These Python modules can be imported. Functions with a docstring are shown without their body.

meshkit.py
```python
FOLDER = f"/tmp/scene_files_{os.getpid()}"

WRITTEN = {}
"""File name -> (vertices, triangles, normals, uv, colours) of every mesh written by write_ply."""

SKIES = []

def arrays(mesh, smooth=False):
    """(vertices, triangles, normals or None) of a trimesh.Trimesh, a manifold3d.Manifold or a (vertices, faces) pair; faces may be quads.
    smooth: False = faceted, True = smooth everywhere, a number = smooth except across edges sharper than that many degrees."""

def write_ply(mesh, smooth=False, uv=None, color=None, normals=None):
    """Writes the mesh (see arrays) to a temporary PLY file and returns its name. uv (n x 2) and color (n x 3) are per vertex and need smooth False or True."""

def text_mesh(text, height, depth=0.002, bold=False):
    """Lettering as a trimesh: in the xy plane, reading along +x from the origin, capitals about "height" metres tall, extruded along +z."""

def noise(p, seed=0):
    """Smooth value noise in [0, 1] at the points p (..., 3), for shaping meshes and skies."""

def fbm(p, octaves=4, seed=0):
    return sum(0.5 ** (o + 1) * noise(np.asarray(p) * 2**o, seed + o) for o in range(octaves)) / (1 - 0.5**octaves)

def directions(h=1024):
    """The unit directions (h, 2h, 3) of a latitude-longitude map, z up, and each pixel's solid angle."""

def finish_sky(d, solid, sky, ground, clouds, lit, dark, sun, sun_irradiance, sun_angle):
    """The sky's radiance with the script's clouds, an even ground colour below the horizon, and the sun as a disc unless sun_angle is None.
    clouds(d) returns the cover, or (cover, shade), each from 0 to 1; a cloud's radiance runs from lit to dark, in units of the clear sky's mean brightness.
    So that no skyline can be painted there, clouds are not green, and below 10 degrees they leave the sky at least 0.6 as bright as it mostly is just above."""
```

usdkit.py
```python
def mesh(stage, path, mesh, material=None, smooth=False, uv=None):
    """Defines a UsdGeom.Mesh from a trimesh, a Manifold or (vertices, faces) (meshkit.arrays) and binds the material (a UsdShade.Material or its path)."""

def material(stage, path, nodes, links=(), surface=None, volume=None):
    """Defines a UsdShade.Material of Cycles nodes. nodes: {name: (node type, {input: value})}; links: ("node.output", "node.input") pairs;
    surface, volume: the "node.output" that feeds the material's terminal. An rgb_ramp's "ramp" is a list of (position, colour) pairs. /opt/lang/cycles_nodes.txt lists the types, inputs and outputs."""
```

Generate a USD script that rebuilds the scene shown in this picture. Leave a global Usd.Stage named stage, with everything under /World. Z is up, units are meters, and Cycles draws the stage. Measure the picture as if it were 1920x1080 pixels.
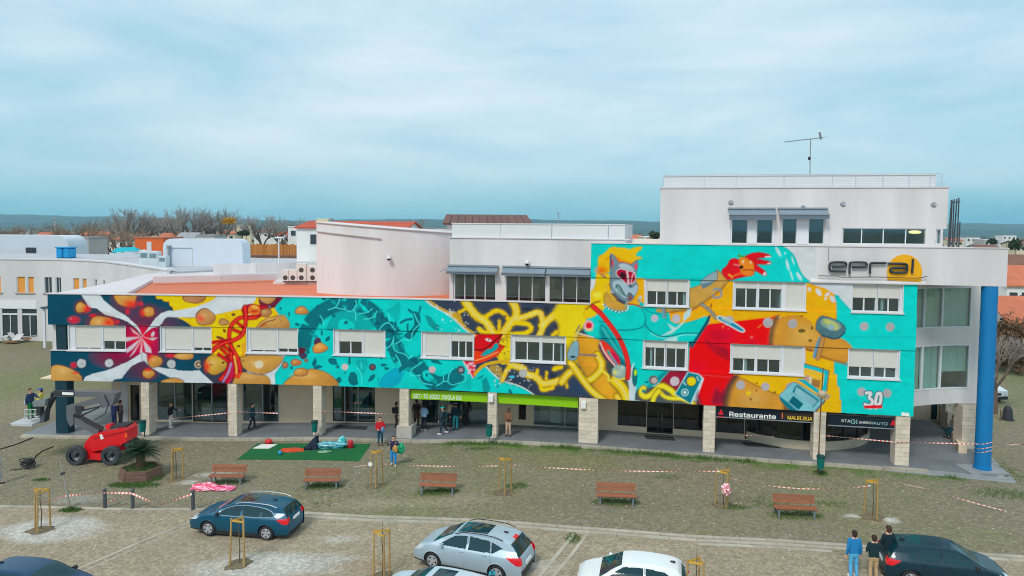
import math, random
import numpy as np, trimesh, manifold3d, usdkit, meshkit
from pxr import Usd, UsdGeom, UsdLux, UsdShade, Gf, Sdf, Vt

stage = Usd.Stage.CreateInMemory()
UsdGeom.SetStageUpAxis(stage, 'Z')
WORLD = UsdGeom.Xform.Define(stage, '/World')
UsdGeom.Scope.Define(stage, '/World/Looks')

# ---------------------------------------------------------------- camera
CAM_H, FPX, VC, PITCH, ROLL = 13.0, 1300.0, 487.0, math.radians(2.7), math.radians(0.48)
_r0, _u0 = np.array([1., 0, 0]), np.array([0, math.sin(PITCH), math.cos(PITCH)])
FWD = np.array([0, math.cos(PITCH), -math.sin(PITCH)])
RGT = math.cos(ROLL) * _r0 + math.sin(ROLL) * _u0
UPV = -math.sin(ROLL) * _r0 + math.cos(ROLL) * _u0
EYE = np.array([0., 0, CAM_H])
cam = UsdGeom.Camera.Define(stage, '/World/camera')
cam.AddTransformOp().Set(Gf.Matrix4d(*[float(x) for x in (*RGT, 0, *UPV, 0, *(-FWD), 0, *EYE, 1)]))
cam.CreateHorizontalApertureAttr(36.0)
cam.CreateVerticalApertureAttr(36.0 * 1080 / 1920)
cam.CreateFocalLengthAttr(36.0 * FPX / 1920)
cam.CreateVerticalApertureOffsetAttr(36.0 * (VC - 540.0) / 1920)
cam.CreateClippingRangeAttr(Gf.Vec2f(0.1, 30000))
cam.CreateExposureAttr(0.55)

# ---------------------------------------------------------------- sky and sun (overcast day, broad soft sun behind the camera's left shoulder)
SUN_EL, SUN_AZ = math.radians(48), math.radians(-152)
sky_mat = usdkit.material(stage, '/World/Looks/sky_look', {
    'sky': ('sky_texture', dict(sky_type='single_scattering', sun_disc=False, sun_elevation=SUN_EL, sun_rotation=SUN_AZ % (2 * math.pi), altitude=100., air_density=1., aerosol_density=1.6, ozone_density=1.)),
    'tc': ('texture_coordinate', {}),
    'sep': ('separate_xyz', {}),
    'lay': ('rgb_ramp', dict(ramp=[(0, (1.2, 3.1, 3.85)), (.02, (1.4, 3.25, 3.95)), (.035, (1.65, 3.42, 4.1)), (.067, (2.15, 3.68, 4.32)), (.12, (2.35, 3.85, 4.5)), (.22, (2.55, 4.0, 4.68)), (.35, (2.75, 4.15, 4.85)), (1, (3.0, 4.3, 5.0))])),
    'hx': ('map_range', dict(from_min=.2, from_max=.65, to_min=0., to_max=.85, clamp=True)), 'hz': ('map_range', dict(from_min=.0, from_max=.09, to_min=1., to_max=0., clamp=True)), 'hf': ('math', dict(math_type='multiply')), 'teal': ('mix', dict(mix_type='mix', color2=(.5, 2.5, 3.4))),
    'map': ('mapping', dict(scale=(1.2, 1.2, 5.))),
    'no': ('noise_texture', dict(scale=1.7, detail=7., roughness=.55, distortion=.35)),
    'cr': ('rgb_ramp', dict(ramp=[(.38, (0, 0, 0)), (.66, (1, 1, 1))])),
    'up': ('map_range', dict(from_min=0.0, from_max=.16, to_min=.04, to_max=.66, clamp=True)),
    'cf': ('math', dict(math_type='multiply')),
    'pale': ('mix', dict(mix_type='mix', color2=(4.9, 5.25, 5.6))),
    'no2': ('noise_texture', dict(scale=3.4, detail=6., roughness=.6)),
    'cr2': ('rgb_ramp', dict(ramp=[(.3, (.90, .94, .955)), (.62, (1.06, 1.025, 1.015))])),
    'mul': ('mix', dict(mix_type='multiply', fac=1.0)),
    'mx': ('mix', dict(mix_type='mix', fac=.93)),
    'bg': ('background_shader', dict(strength=0.125)),
}, [('tc.generated', 'sep.vector'), ('sep.z', 'lay.fac'), ('tc.generated', 'map.vector'), ('map.vector', 'no.vector'), ('map.vector', 'no2.vector'), ('no.fac', 'cr.fac'),
    ('sep.z', 'up.value'), ('cr.color', 'cf.value1'), ('up.result', 'cf.value2'), ('cf.value', 'pale.fac'), ('sep.x', 'hx.value'), ('sep.z', 'hz.value'), ('hx.result', 'hf.value1'), ('hz.result', 'hf.value2'), ('hf.value', 'teal.fac'), ('lay.color', 'teal.color1'), ('teal.color', 'pale.color1'), ('no2.fac', 'cr2.fac'),
    ('pale.color', 'mul.color1'), ('cr2.color', 'mul.color2'), ('sky.color', 'mx.color1'), ('mul.color', 'mx.color2'), ('mx.color', 'bg.color')], surface='bg.background')
dome = UsdLux.DomeLight.Define(stage, '/World/sky')
UsdShade.MaterialBindingAPI.Apply(dome.GetPrim()).Bind(sky_mat)
dome.GetPrim().SetCustomDataByKey('kind', 'structure')
sun = UsdLux.DistantLight.Define(stage, '/World/sun')
sun.CreateIntensityAttr(0.38); sun.CreateAngleAttr(14.0); sun.CreateNormalizeAttr(True); sun.CreateColorAttr(Gf.Vec3f(1.0, .95, .88))
_sd = np.array([math.sin(SUN_AZ) * math.cos(SUN_EL), math.cos(SUN_AZ) * math.cos(SUN_EL), math.sin(SUN_EL)])
_sx = np.cross([0, 0, 1.], _sd); _sx /= np.linalg.norm(_sx); _sy = np.cross(_sd, _sx)
sun.AddTransformOp().Set(Gf.Matrix4d(*[float(x) for x in (*_sx, 0, *_sy, 0, *_sd, 0, 0, 0, 100, 1)]))

# ---------------------------------------------------------------- pixel of the photograph -> direction -> place
def ray(u, v):
    return FWD + (u - 960.0) / FPX * RGT - (v - VC) / FPX * UPV
def px_of(p):
    d = np.asarray(p, float) - EYE
    w = d @ FWD
    return np.stack([960 + FPX * (d @ RGT) / w, VC - FPX * (d @ UPV) / w], -1)
def at_y(u, v, y):
    d = ray(u, v); return EYE + d * (y / d[1])
def at_z(u, v, z):
    d = ray(u, v); return EYE + d * ((z - CAM_H) / d[2])

ZX, ZZ = [-30, -18, -12, -6, -1, 4], [-.62, -.58, -.36, -.26, .02, .10]
def zplat(x): return np.interp(x, ZX, ZZ)                 # level of the arcade's paving
def zground(x, y=40.):                                     # level of the square
    return np.interp(x, ZX, ZZ) - .13
def at_ground(u, v, plat=False, dz=0.0):
    p = at_z(u, v, 0)
    for _ in range(8): p = at_z(u, v, float((zplat if plat else zground)(p[0])) + dz)
    return p

# ---------------------------------------------------------------- the facade's line in plan: y as a function of x
_fx = np.array([-60, -29.5, -22, -15.2, -9, -3.3, 1, 4.7, 10, 16, 21.6, 26.2, 60.])
_fy = np.array([45.2, 44.35, 44.1, 43.8, 43.25, 42.5, 41.75, 40.95, 39.75, 38.5, 37.45, 36.6, 30.3])
from scipy.interpolate import PchipInterpolator
_fc = PchipInterpolator(_fx, _fy)
_fd = _fc.derivative()
def yf(x): return _fc(x)
def fpt(x, off=0.0):
    """A point of the facade line moved OFF metres inwards (away from the square)."""
    x = np.asarray(x, float); s = _fd(x); n = np.sqrt(1 + s * s)
    return np.stack([x - s / n * off, yf(x) + off / n], -1)
def wall_at(u, v, off=0.0):
    """(x, z) on the facade's surface seen at a pixel."""
    d = ray(u, v); a = d[0] / d[1]; x = a * 42.0
    for _ in range(25):
        p = fpt(x, off); x = x + (a * p[1] - p[0])
    p = fpt(x, off)
    return float(x), float(CAM_H + d[2] * p[1] / d[1])

# ---------------------------------------------------------------- colours and materials
def lin(*c):
    c = np.array(c, float) / 255.0
    return np.where(c <= .04045, c / 12.92, ((c + .055) / 1.055) ** 2.4)
LOOKS = {}
def M(name, rgb, rough=.6, var=.12, scale=2.0, bump=0.0, bscale=None, metallic=0.0, spec=.4, stretch=None, coat=0.0, obj=False, rnd=0.0, var2=0.0, scale2=.15):
    """A procedural look: colour with noise on it. rgb is linear base colour."""
    if name in LOOKS: return LOOKS[name]
    rgb = np.asarray(rgb, float)
    n = {'p': ('principled_bsdf', dict(roughness=rough, metallic=metallic, specular_ior_level=spec, coat_weight=coat, coat_roughness=.04)),
         'g': ('texture_coordinate', {}) if obj else ('geometry', {}),
         'm': ('mapping', dict(scale=stretch or (1, 1, 1))),
         'n': ('noise_texture', dict(scale=scale, detail=6., roughness=.6)),
         'r': ('rgb_ramp', dict(ramp=[(.25, tuple(rgb * (1 - var))), (.75, tuple(np.minimum(rgb * (1 + var), .95)))]))}
    l = [('g.object' if obj else 'g.position', 'm.vector'), ('m.vector', 'n.vector'), ('n.fac', 'r.fac')]
    last = 'r.color'
    if var2:
        n['n2'] = ('noise_texture', dict(scale=scale2, detail=4.)); n['r2'] = ('rgb_ramp', dict(ramp=[(.3, (1 - var2,) * 3), (.7, (1 + var2,) * 3)])); n['x2'] = ('mix', dict(mix_type='multiply', fac=1.))
        l += [('m.vector', 'n2.vector'), ('n2.fac', 'r2.fac'), (last, 'x2.color1'), ('r2.color', 'x2.color2')]; last = 'x2.color'
    if rnd:
        n['oi'] = ('geometry' if rnd < 0 else 'object_info', {}); rr = abs(rnd)
        n['r3'] = ('rgb_ramp', dict(ramp=[(0, (1 - rr, 1 - rr, 1 - rr)), (1, (1 + rr, 1 + rr, 1 + rr))])); n['x3'] = ('mix', dict(mix_type='multiply', fac=1.))
        l += [('oi.random_per_island' if rnd < 0 else 'oi.random', 'r3.fac'), (last, 'x3.color1'), ('r3.color', 'x3.color2')]; last = 'x3.color'
    l.append((last, 'p.base_color'))
    if bump:
        n['nb'] = ('noise_texture', dict(scale=bscale or scale * 6, detail=5., roughness=.65)); n['b'] = ('bump', dict(strength=min(1., bump * 20), distance=bump))
        l += [('m.vector', 'nb.vector'), ('nb.fac', 'b.height'), ('b.normal', 'p.normal')]
    LOOKS[name] = usdkit.material(stage, '/World/Looks/' + name, n, l, surface='p.BSDF')
    return LOOKS[name]
def pane_look(name, tint, gloss=1.0, ior=1.5):
    if name in LOOKS: return LOOKS[name]
    LOOKS[name] = usdkit.material(stage, '/World/Looks/' + name, {'t': ('transparent_bsdf', dict(color=tint)), 'g': ('glossy_bsdf', dict(color=gloss if np.ndim(gloss) else (gloss,) * 3, roughness=.02)), 'b': ('geometry', {}), 'i': ('math', dict(math_type='multiply_add', value2=1 / ior - ior, value3=ior)), 'f': ('fresnel', {}), 'm': ('mix_closure', {})},
                                  [('b.backfacing', 'i.value1'), ('i.value', 'f.IOR'), ('f.fac', 'm.fac'), ('t.BSDF', 'm.closure1'), ('g.BSDF', 'm.closure2')], surface='m.closure')
    return LOOKS[name]

# ---------------------------------------------------------------- meshes
class MB:
    """Collects boxes, bars, tubes and sheets that become one mesh."""
    def __init__(self): self.v, self.f, self.n = [], [], 0
    def add(self, v, f):
        v = np.asarray(v, float); f = np.asarray(f, int)
        if f.shape[1] == 4: f = np.vstack([f[:, [0, 1, 2]], f[:, [0, 2, 3]]])
        self.v.append(v); self.f.append(f + self.n); self.n += len(v); return self
    def hexa(self, c):
        """eight corners: bottom ring of four counter-clockwise from above, then the top ring"""
        return self.add(c, [[0, 3, 2, 1], [4, 5, 6, 7], [0, 1, 5, 4], [1, 2, 6, 5], [2, 3, 7, 6], [3, 0, 4, 7]])
    def box(self, lo, hi):
        (a, b, c), (d, e, g) = lo, hi
        return self.hexa([(a, b, c), (d, b, c), (d, e, c), (a, e, c), (a, b, g), (d, b, g), (d, e, g), (a, e, g)])
    def cbox(self, lo, hi, r=.02):
        """box with chamfered edges"""
        lo, hi = np.array(lo, float), np.array(hi, float); r = min(r, (hi - lo).min() * .45)
        pts = [lo + (hi - lo) * np.array(k) for k in np.ndindex(2, 2, 2)]
        q = []
        for p, k in zip(pts, np.ndindex(2, 2, 2)):
            s = np.where(np.array(k) == 0, 1, -1) * r
            for ax in range(3):
                t = s.copy(); t[ax] = 0; q.append(p + t)
        return self.hull(q)
    def hull(self, pts):
        h = trimesh.convex.convex_hull(np.asarray(pts, float)); return self.add(h.vertices, h.faces)
    def tube(self, pts, r, sides=8, closed=False, cap=True):
        pts = np.asarray(pts, float); r = np.broadcast_to(np.asarray(r, float), (len(pts),))
        t = np.gradient(pts, axis=0) if len(pts) > 2 else np.repeat((pts[-1] - pts[0])[None], len(pts), 0)
        if closed: t = np.roll(pts, -1, 0) - np.roll(pts, 1, 0)
        t /= np.maximum(np.linalg.norm(t, axis=1, keepdims=True), 1e-9)
        a = np.cross(t, [0, 0, 1.]); bad = np.linalg.norm(a, axis=1) < .2; a[bad] = np.cross(t[bad], [1., 0, 0])
        for i in range(1, len(a)):
            q = a[i - 1] - (a[i - 1] @ t[i]) * t[i]
            if np.linalg.norm(q) > .1: a[i] = q
        a /= np.linalg.norm(a, axis=1, keepdims=True); b = np.cross(t, a)
        k = np.arange(sides) / sides * 2 * math.pi
        v = pts[:, None] + r[:, None, None] * (np.cos(k)[None, :, None] * a[:, None] + np.sin(k)[None, :, None] * b[:, None])
        m, f = len(pts), []
        for i in range(m if closed else m - 1):
            j = (i + 1) % m
            for s in range(sides): f.append((i * sides + s, i * sides + (s + 1) % sides, j * sides + (s + 1) % sides, j * sides + s))
        v = v.reshape(-1, 3); f = np.array(f)[:, ::-1]
        f = np.vstack([f[:, [0, 1, 2]], f[:, [0, 2, 3]]])
        if cap and not closed:
            v = np.vstack([v, pts[0], pts[-1]]); n = m * sides
            e = [(n, s, (s + 1) % sides) for s in range(sides)] + [(n + 1, (m - 1) * sides + (s + 1) % sides, (m - 1) * sides + s) for s in range(sides)]
            f = np.vstack([f, np.array(e)[:, ::-1] if False else np.array(e)])
        return self.add(v, f)
    def cyl(self, p, q, r, sides=20, r2=None):
        return self.tube([p, q], [r, r if r2 is None else r2], sides)
    def bar(self, p, q, w, h, up=(0, 0, 1.)):
        """a straight bar of rectangular section w (sideways) by h (along up)"""
        p, q = np.asarray(p, float), np.asarray(q, float); t = (q - p) / np.linalg.norm(q - p)
        s = np.cross(t, up); s = s / np.linalg.norm(s) if np.linalg.norm(s) > 1e-6 else np.array([1., 0, 0]); u = np.cross(s, t)
        c = [o + s * a * w / 2 + u * b * h / 2 for b in (-1, 1) for o, a in ((p, -1), (q, -1), (q, 1), (p, 1))]
        return self.hexa(np.array(c)[[0, 3, 2, 1, 4, 7, 6, 5]])
    def lathe(self, prof, c=(0, 0, 0), sides=24, axis='z'):
        prof = np.asarray(prof, float); k = np.arange(sides) / sides * 2 * math.pi
        v = np.stack([prof[:, None, 0] * np.cos(k), prof[:, None, 0] * np.sin(k), np.repeat(prof[:, 1:2], sides, 1)], -1).reshape(-1, 3)
        if axis == 'y': v = v[:, [0, 2, 1]] * [1, 1, -1]
        if axis == 'x': v = v[:, [2, 0, 1]]
        f = [(i * sides + s, i * sides + (s + 1) % sides, (i + 1) * sides + (s + 1) % sides, (i + 1) * sides + s) for i in range(len(prof) - 1) for s in range(sides)]
        return self.add(v + np.asarray(c, float), f)
    def prism(self, poly, z0, z1):
        """polygon in plan [(x, y)], from z0 to z1 (numbers, or one per corner)"""
        from shapely.geometry import Polygon
        poly = np.asarray(poly, float)
        if np.sum(poly[:, 0] * np.roll(poly[:, 1], -1) - poly[:, 1] * np.roll(poly[:, 0], -1)) < 0: poly = poly[::-1]
        n = len(poly); vv, ff = trimesh.creation.triangulate_polygon(Polygon(poly), engine='earcut')
        idx = [int(np.argmin(((poly - q) ** 2).sum(1))) for q in vv]; ff = np.array(idx)[ff]
        a = poly[ff[:, 1]] - poly[ff[:, 0]]; b = poly[ff[:, 2]] - poly[ff[:, 0]]; neg = a[:, 0] * b[:, 1] - a[:, 1] * b[:, 0] < 0; ff[neg] = ff[neg][:, ::-1]
        v = np.vstack([np.c_[poly, np.full(n, z0)], np.c_[poly, np.full(n, z1)]])
        side = [(i, (i + 1) % n, n + (i + 1) % n, n + i) for i in range(n)]
        self.add(v, np.vstack([ff[:, ::-1], ff + n])); return self.add(v, side)
    def sheet(self, grid):
        """a grid of points (m, n, 3)"""
        g = np.asarray(grid, float); m, n = g.shape[:2]; i = np.arange(m * n).reshape(m, n)
        return self.add(g.reshape(-1, 3), np.stack([i[:-1, :-1], i[1:, :-1], i[1:, 1:], i[:-1, 1:]], -1).reshape(-1, 4))
    def mesh(self): return np.vstack(self.v), np.vstack(self.f)
    def xf(self, m):
        m = np.asarray(m, float); self.v = [v @ m[:3, :3].T + m[:3, 3] for v in self.v]; return self

USED = {}
def numbered(parent, name):
    k = (str(parent), name); USED[k] = USED.get(k, -1) + 1
    return name if USED[k] == 0 else f'{name}_{USED[k]:03d}'
BASE = {}
def tag(p, label=None, cat=None, group=None, kind=None):
    for k, v in (('label', label), ('category', cat), ('group', group), ('kind', kind)):
        if v: p.SetCustomDataByKey(k, v)
    return p
def thing(name, label, cat, loc=(0, 0, 0), rz=0.0, group=None, kind=None):
    x = UsdGeom.Xform.Define(stage, '/World/' + numbered('/World', name))
    x.AddTranslateOp().Set(Gf.Vec3d(*[float(q) for q in loc]))
    if rz: x.AddRotateZOp().Set(math.degrees(rz))
    BASE[str(x.GetPath())] = np.asarray(loc, float)
    return tag(x.GetPrim(), label, cat, group, kind)
def part(parent, name, mesh, mat, smooth=False, label=None, world=True, kind=None, color=None):
    """ONE Mesh under parent. world: the vertices are in world space and the parent's base is taken off."""
    if isinstance(mesh, MB): mesh = mesh.mesh()
    pp = str(parent.GetPath()); path = pp + '/' + numbered(pp, name)
    v, f, n = meshkit.arrays(mesh, False)
    if world:
        top = '/'.join(pp.split('/')[:3]); v = v - BASE.get(top, 0)
    m = usdkit.mesh(stage, path, (v, f), mat, smooth)
    if color is not None:
        UsdGeom.PrimvarsAPI(m).CreatePrimvar('paint', Sdf.ValueTypeNames.Color3fArray, 'vertex').Set(Vt.Vec3fArray.FromNumpy(np.asarray(color, np.float32)))
    p = m.GetPrim()
    return tag(p, label, None, None, kind)
def single(name, mesh, mat, label=None, cat=None, group=None, kind=None, smooth=False, color=None):
    """A thing that is one mesh, in world space."""
    return tag(part(WORLD.GetPrim(), name, mesh, mat, smooth, color=color), label, cat, group, kind)
def copy_of(src, loc, rz=0.0, label=None, group=None, scale=None):
    c = src.GetCustomData(); name = src.GetName().rstrip('0123456789').rstrip('_')
    x = UsdGeom.Xform.Define(stage, '/World/' + numbered('/World', name))
    p = x.GetPrim(); p.GetReferences().AddInternalReference(src.GetPath()); p.SetInstanceable(True)
    x.ClearXformOpOrder(); x = UsdGeom.Xformable(p)
    tr = x.AddTranslateOp() if not p.GetAttribute('xformOp:translate') else UsdGeom.XformOp(p.GetAttribute('xformOp:translate'))
    tr.Set(Gf.Vec3d(*[float(q) for q in loc])); ops = [tr]
    ro = UsdGeom.XformOp(p.GetAttribute('xformOp:rotateZ')) if p.GetAttribute('xformOp:rotateZ') else x.AddRotateZOp()
    ro.Set(math.degrees(rz)); ops.append(ro)
    if scale is not None:
        so = UsdGeom.XformOp(p.GetAttribute('xformOp:scale')) if p.GetAttribute('xformOp:scale') else x.AddScaleOp()
        so.Set(Gf.Vec3f(*[float(q) for q in np.broadcast_to(scale, 3)])); ops.append(so)
    x.SetXformOpOrder(ops)
    return tag(p, label or c.get('label'), c.get('category'), group or c.get('group'))
def group_xf(name):
    """an empty Mesh-less sub-part holder is not allowed; use part() meshes as holders"""
# ---------------------------------------------------------------- the square
def gpt(u, v, dz=0.0): return at_ground(u, v, dz=dz)
_xs = np.unique(np.r_[np.linspace(-130, -46, 22), np.arange(-46, 46.01, .2), np.linspace(46, 130, 22), ZX])
_ys = np.unique(np.r_[np.linspace(-90, 20, 12), np.arange(20, 50, .2), np.arange(50, 100, 1.0), np.linspace(100, 130, 4)])
GX, GY = np.meshgrid(_xs, _ys, indexing='ij')
GZ = zground(GX)
gv = np.stack([GX, GY, GZ], -1)
P3 = np.stack([GX, GY, 0 * GX], -1)
n1, n2, n3 = meshkit.fbm(P3 * .12, 4, 1), meshkit.fbm(P3 * .45, 4, 2), meshkit.fbm(P3 * 1.6, 4, 3)
def kerb_y(x):
    pts = np.array([gpt(u, v)[:2] for u, v in ((-200, 945), (70, 951), (360, 955), (570, 962), (760, 971), (960, 980), (1095, 991), (1310, 1007), (1440, 1013), (1560, 1021), (1920, 1045), (2200, 1065))])
    return np.interp(x, pts[:, 0], pts[:, 1])
GREY, MOSS, SAND, PALE, DRY = np.array([.215, .188, .132]), np.array([.165, .172, .070]), np.array([.36, .29, .215]), np.array([.50, .48, .45]), np.array([.27, .175, .095])
col = np.repeat(GREY[None, None], GX.shape[0], 0).repeat(GX.shape[1], 1).copy()
def blend(c, a): col[:] = col * (1 - a[..., None]) + np.asarray(c) * a[..., None]
behind = GY > kerb_y(GX); blend((.335, .272, .196), np.where(behind, 0., .85))
moss = np.clip((n1 - .38) * 3.2 + (n2 - .5) * 2.2 + (n3 - .5) * .9, 0, 1)
blend(MOSS, moss * np.where(behind, .75, .22) * np.clip(1.15 - np.abs(GX + 6) / 60, .4, 1))
blend(MOSS, np.clip((GY - 46) / 6, 0, 1) * .8 * np.clip(.5 + (n1 - .4) * 2, 0, 1))
blend(SAND, np.where(behind, .12, .75) * np.clip((n1 * .6 + n2 * .6 - .42) * 3.0, 0, 1))
def spot(u, v, ru, rv, c, st=1.0, soft=.5, seed=1):
    """a worn or pale patch of the paving, about the place seen at a pixel"""
    q = gpt(u, v); rx = abs(gpt(u + ru, v)[0] - q[0]); ry = abs(gpt(u, v - rv)[1] - q[1])
    k = np.hypot((GX - q[0]) / rx, (GY - q[1]) / ry) + (n2 - .5) * .7 + (n3 - .5) * .25
    blend(c, np.clip((1 - k) / soft, 0, 1) ** .8 * st)
for a in ((85, 992, 115, 26, PALE, .95, .35), (470, 1062, 120, 34, PALE, .85, .5), (600, 1055, 110, 22, PALE, .6, .7), (640, 1010, 60, 10, PALE, .5, .6), (690, 1060, 70, 14, DRY, .55, .6), (1000, 1062, 70, 16, PALE, .5, .7),
          (400, 890, 50, 6, PALE, .5, .6), (345, 905, 26, 5, PALE, .9, .4), (1600, 968, 22, 4, PALE, .9, .4), (1668, 975, 20, 6, PALE, .9, .4), (1355, 948, 34, 6, DRY, .6, .6), (950, 925, 46, 8, DRY, .4, .7), (1640, 975, 22, 7, DRY, .8, .4), (140, 935, 60, 14, PALE, .35, .7), (330, 905, 26, 5, DRY, .6, .5),
          (280, 835, 90, 7, SAND * .8, .6, .6), (620, 820, 40, 6, DRY, .5, .6), (1640, 1040, 90, 30, GREY, .8, .5), (1100, 940, 330, 26, GREY * .95, .6, .8), (700, 945, 300, 14, SAND, .5, .8), (60, 760, 120, 40, SAND * .8, .5, .8), (1200, 1030, 120, 12, SAND * 1.05, .8, .6), (250, 1000, 160, 30, SAND, .5, .8)):
    spot(*a)
dk = GY - np.array([fpt(min(float(x), 22.), -.6)[1] for x in _xs])[:, None]; blend((.09, .16, .03), np.clip(1.3 - np.abs(dk + .25) / (.7 + .6 * n2), 0, 1) * np.clip((n3 - .3) * 2.5, 0, 1) * np.clip((GX + 6) / 3, 0, 1) * (GX < 26))
GM = usdkit.material(stage, '/World/Looks/cobbles', {
    'a': ('attribute', dict(attribute='paint')), 'g': ('geometry', {}),
    'v': ('voronoi_texture', dict(scale=8.5, randomness=.9)), 'vc': ('rgb_ramp', dict(ramp=[(0, (.74, .74, .74)), (1, (1.24, 1.24, 1.24))])), 'sp': ('separate_color', {}),
    'e': ('voronoi_texture', dict(scale=8.5, randomness=.9, feature='distance_to_edge')), 'er': ('rgb_ramp', dict(ramp=[(0, (.66, .68, .56)), (.08, (1, 1, 1))])),
    'n': ('noise_texture', dict(scale=4.5, detail=8., roughness=.7)), 'nr': ('rgb_ramp', dict(ramp=[(.3, (.84, .85, .82)), (.7, (1.16, 1.15, 1.15))])),
    's': ('noise_texture', dict(scale=6.5, detail=2.)), 'sr': ('rgb_ramp', dict(ramp=[(.66, (0, 0, 0)), (.72, (1, 1, 1))])),
    'm1': ('mix', dict(mix_type='multiply', fac=.8)), 'm2': ('mix', dict(mix_type='multiply', fac=.9)), 'm3': ('mix', dict(mix_type='multiply', fac=1.)), 'm4': ('mix', dict(mix_type='mix', color2=(.44, .42, .38))),
    'sf': ('math', dict(math_type='multiply', value2=.55)),
    'b': ('bump', dict(strength=.6, distance=.015)), 'p': ('principled_bsdf', dict(roughness=.85, specular_ior_level=.25))},
    [('g.position', 'v.vector'), ('g.position', 'e.vector'), ('g.position', 'n.vector'), ('g.position', 's.vector'), ('v.color', 'sp.color'), ('sp.r', 'vc.fac'), ('e.distance', 'er.fac'), ('n.fac', 'nr.fac'), ('s.fac', 'sr.fac'),
     ('a.color', 'm1.color1'), ('vc.color', 'm1.color2'), ('m1.color', 'm2.color1'), ('er.color', 'm2.color2'), ('m2.color', 'm3.color1'), ('nr.color', 'm3.color2'), ('m3.color', 'm4.color1'), ('sr.color', 'sf.value1'), ('sf.value', 'm4.fac'),
     ('e.distance', 'b.height'), ('b.normal', 'p.normal'), ('m4.color', 'p.base_color')], surface='p.BSDF')
_m = MB().sheet(gv)
single('square', _m, GM, kind='structure', color=col.reshape(-1, 3))
# far country: a sheet to the horizon, a little below the square
_t = np.r_[0, np.geomspace(60, 9000, 40)]
_a = np.linspace(0, 2 * math.pi, 97)
R_, A_ = np.meshgrid(_t, _a, indexing='ij')
TX, TY = R_ * np.sin(A_), R_ * np.cos(A_) + 30
TZ = -1.25 + (meshkit.fbm(np.stack([TX, TY, 0 * TX], -1) * .0012, 4, 4) - .5) * np.clip((R_ - 400) / 1500, 0, 1) * 30 - np.clip((R_ - 200) / 900, 0, 1) * 9
TERR = M('countryside', (.105, .092, .052), .95, .45, .012, var2=.5, scale2=.12)
single('terrain', MB().sheet(np.stack([TX, TY, TZ], -1)[:, ::-1]), TERR, kind='structure', smooth=True)
# wooded ridges along the horizon
def ridge(name, y0, x0, x1, h0, hs, seed, mat):
    n = 220; xs = np.linspace(x0, x1, n); ks = np.linspace(0, 1, 9)
    X, K = np.meshgrid(xs, ks, indexing='ij')
    h = h0 + hs * (meshkit.fbm(np.stack([X * .0011, K * 0, X * 0 + seed], -1), 5, seed) - .35) + 9 * (meshkit.noise(np.stack([X * .02, K * 3, X * 0], -1), seed) - .5)
    Z = -14 + np.maximum(h, 4) * np.sin(np.clip(K * 1.2, 0, 1) * math.pi / 2); Y = y0 + K * 900
    single(name, MB().sheet(np.stack([X, Y, Z], -1)[:, ::-1]), mat, kind='structure', smooth=True)
WOODS = M('far_woods', (.03, .06, .05), .95, .4, .02)
ridge('hills', 3600, -3600, 3600, 58, 46, 3, WOODS)
ridge('hills', 2300, -3000, 3000, 20, 30, 8, WOODS)

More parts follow.
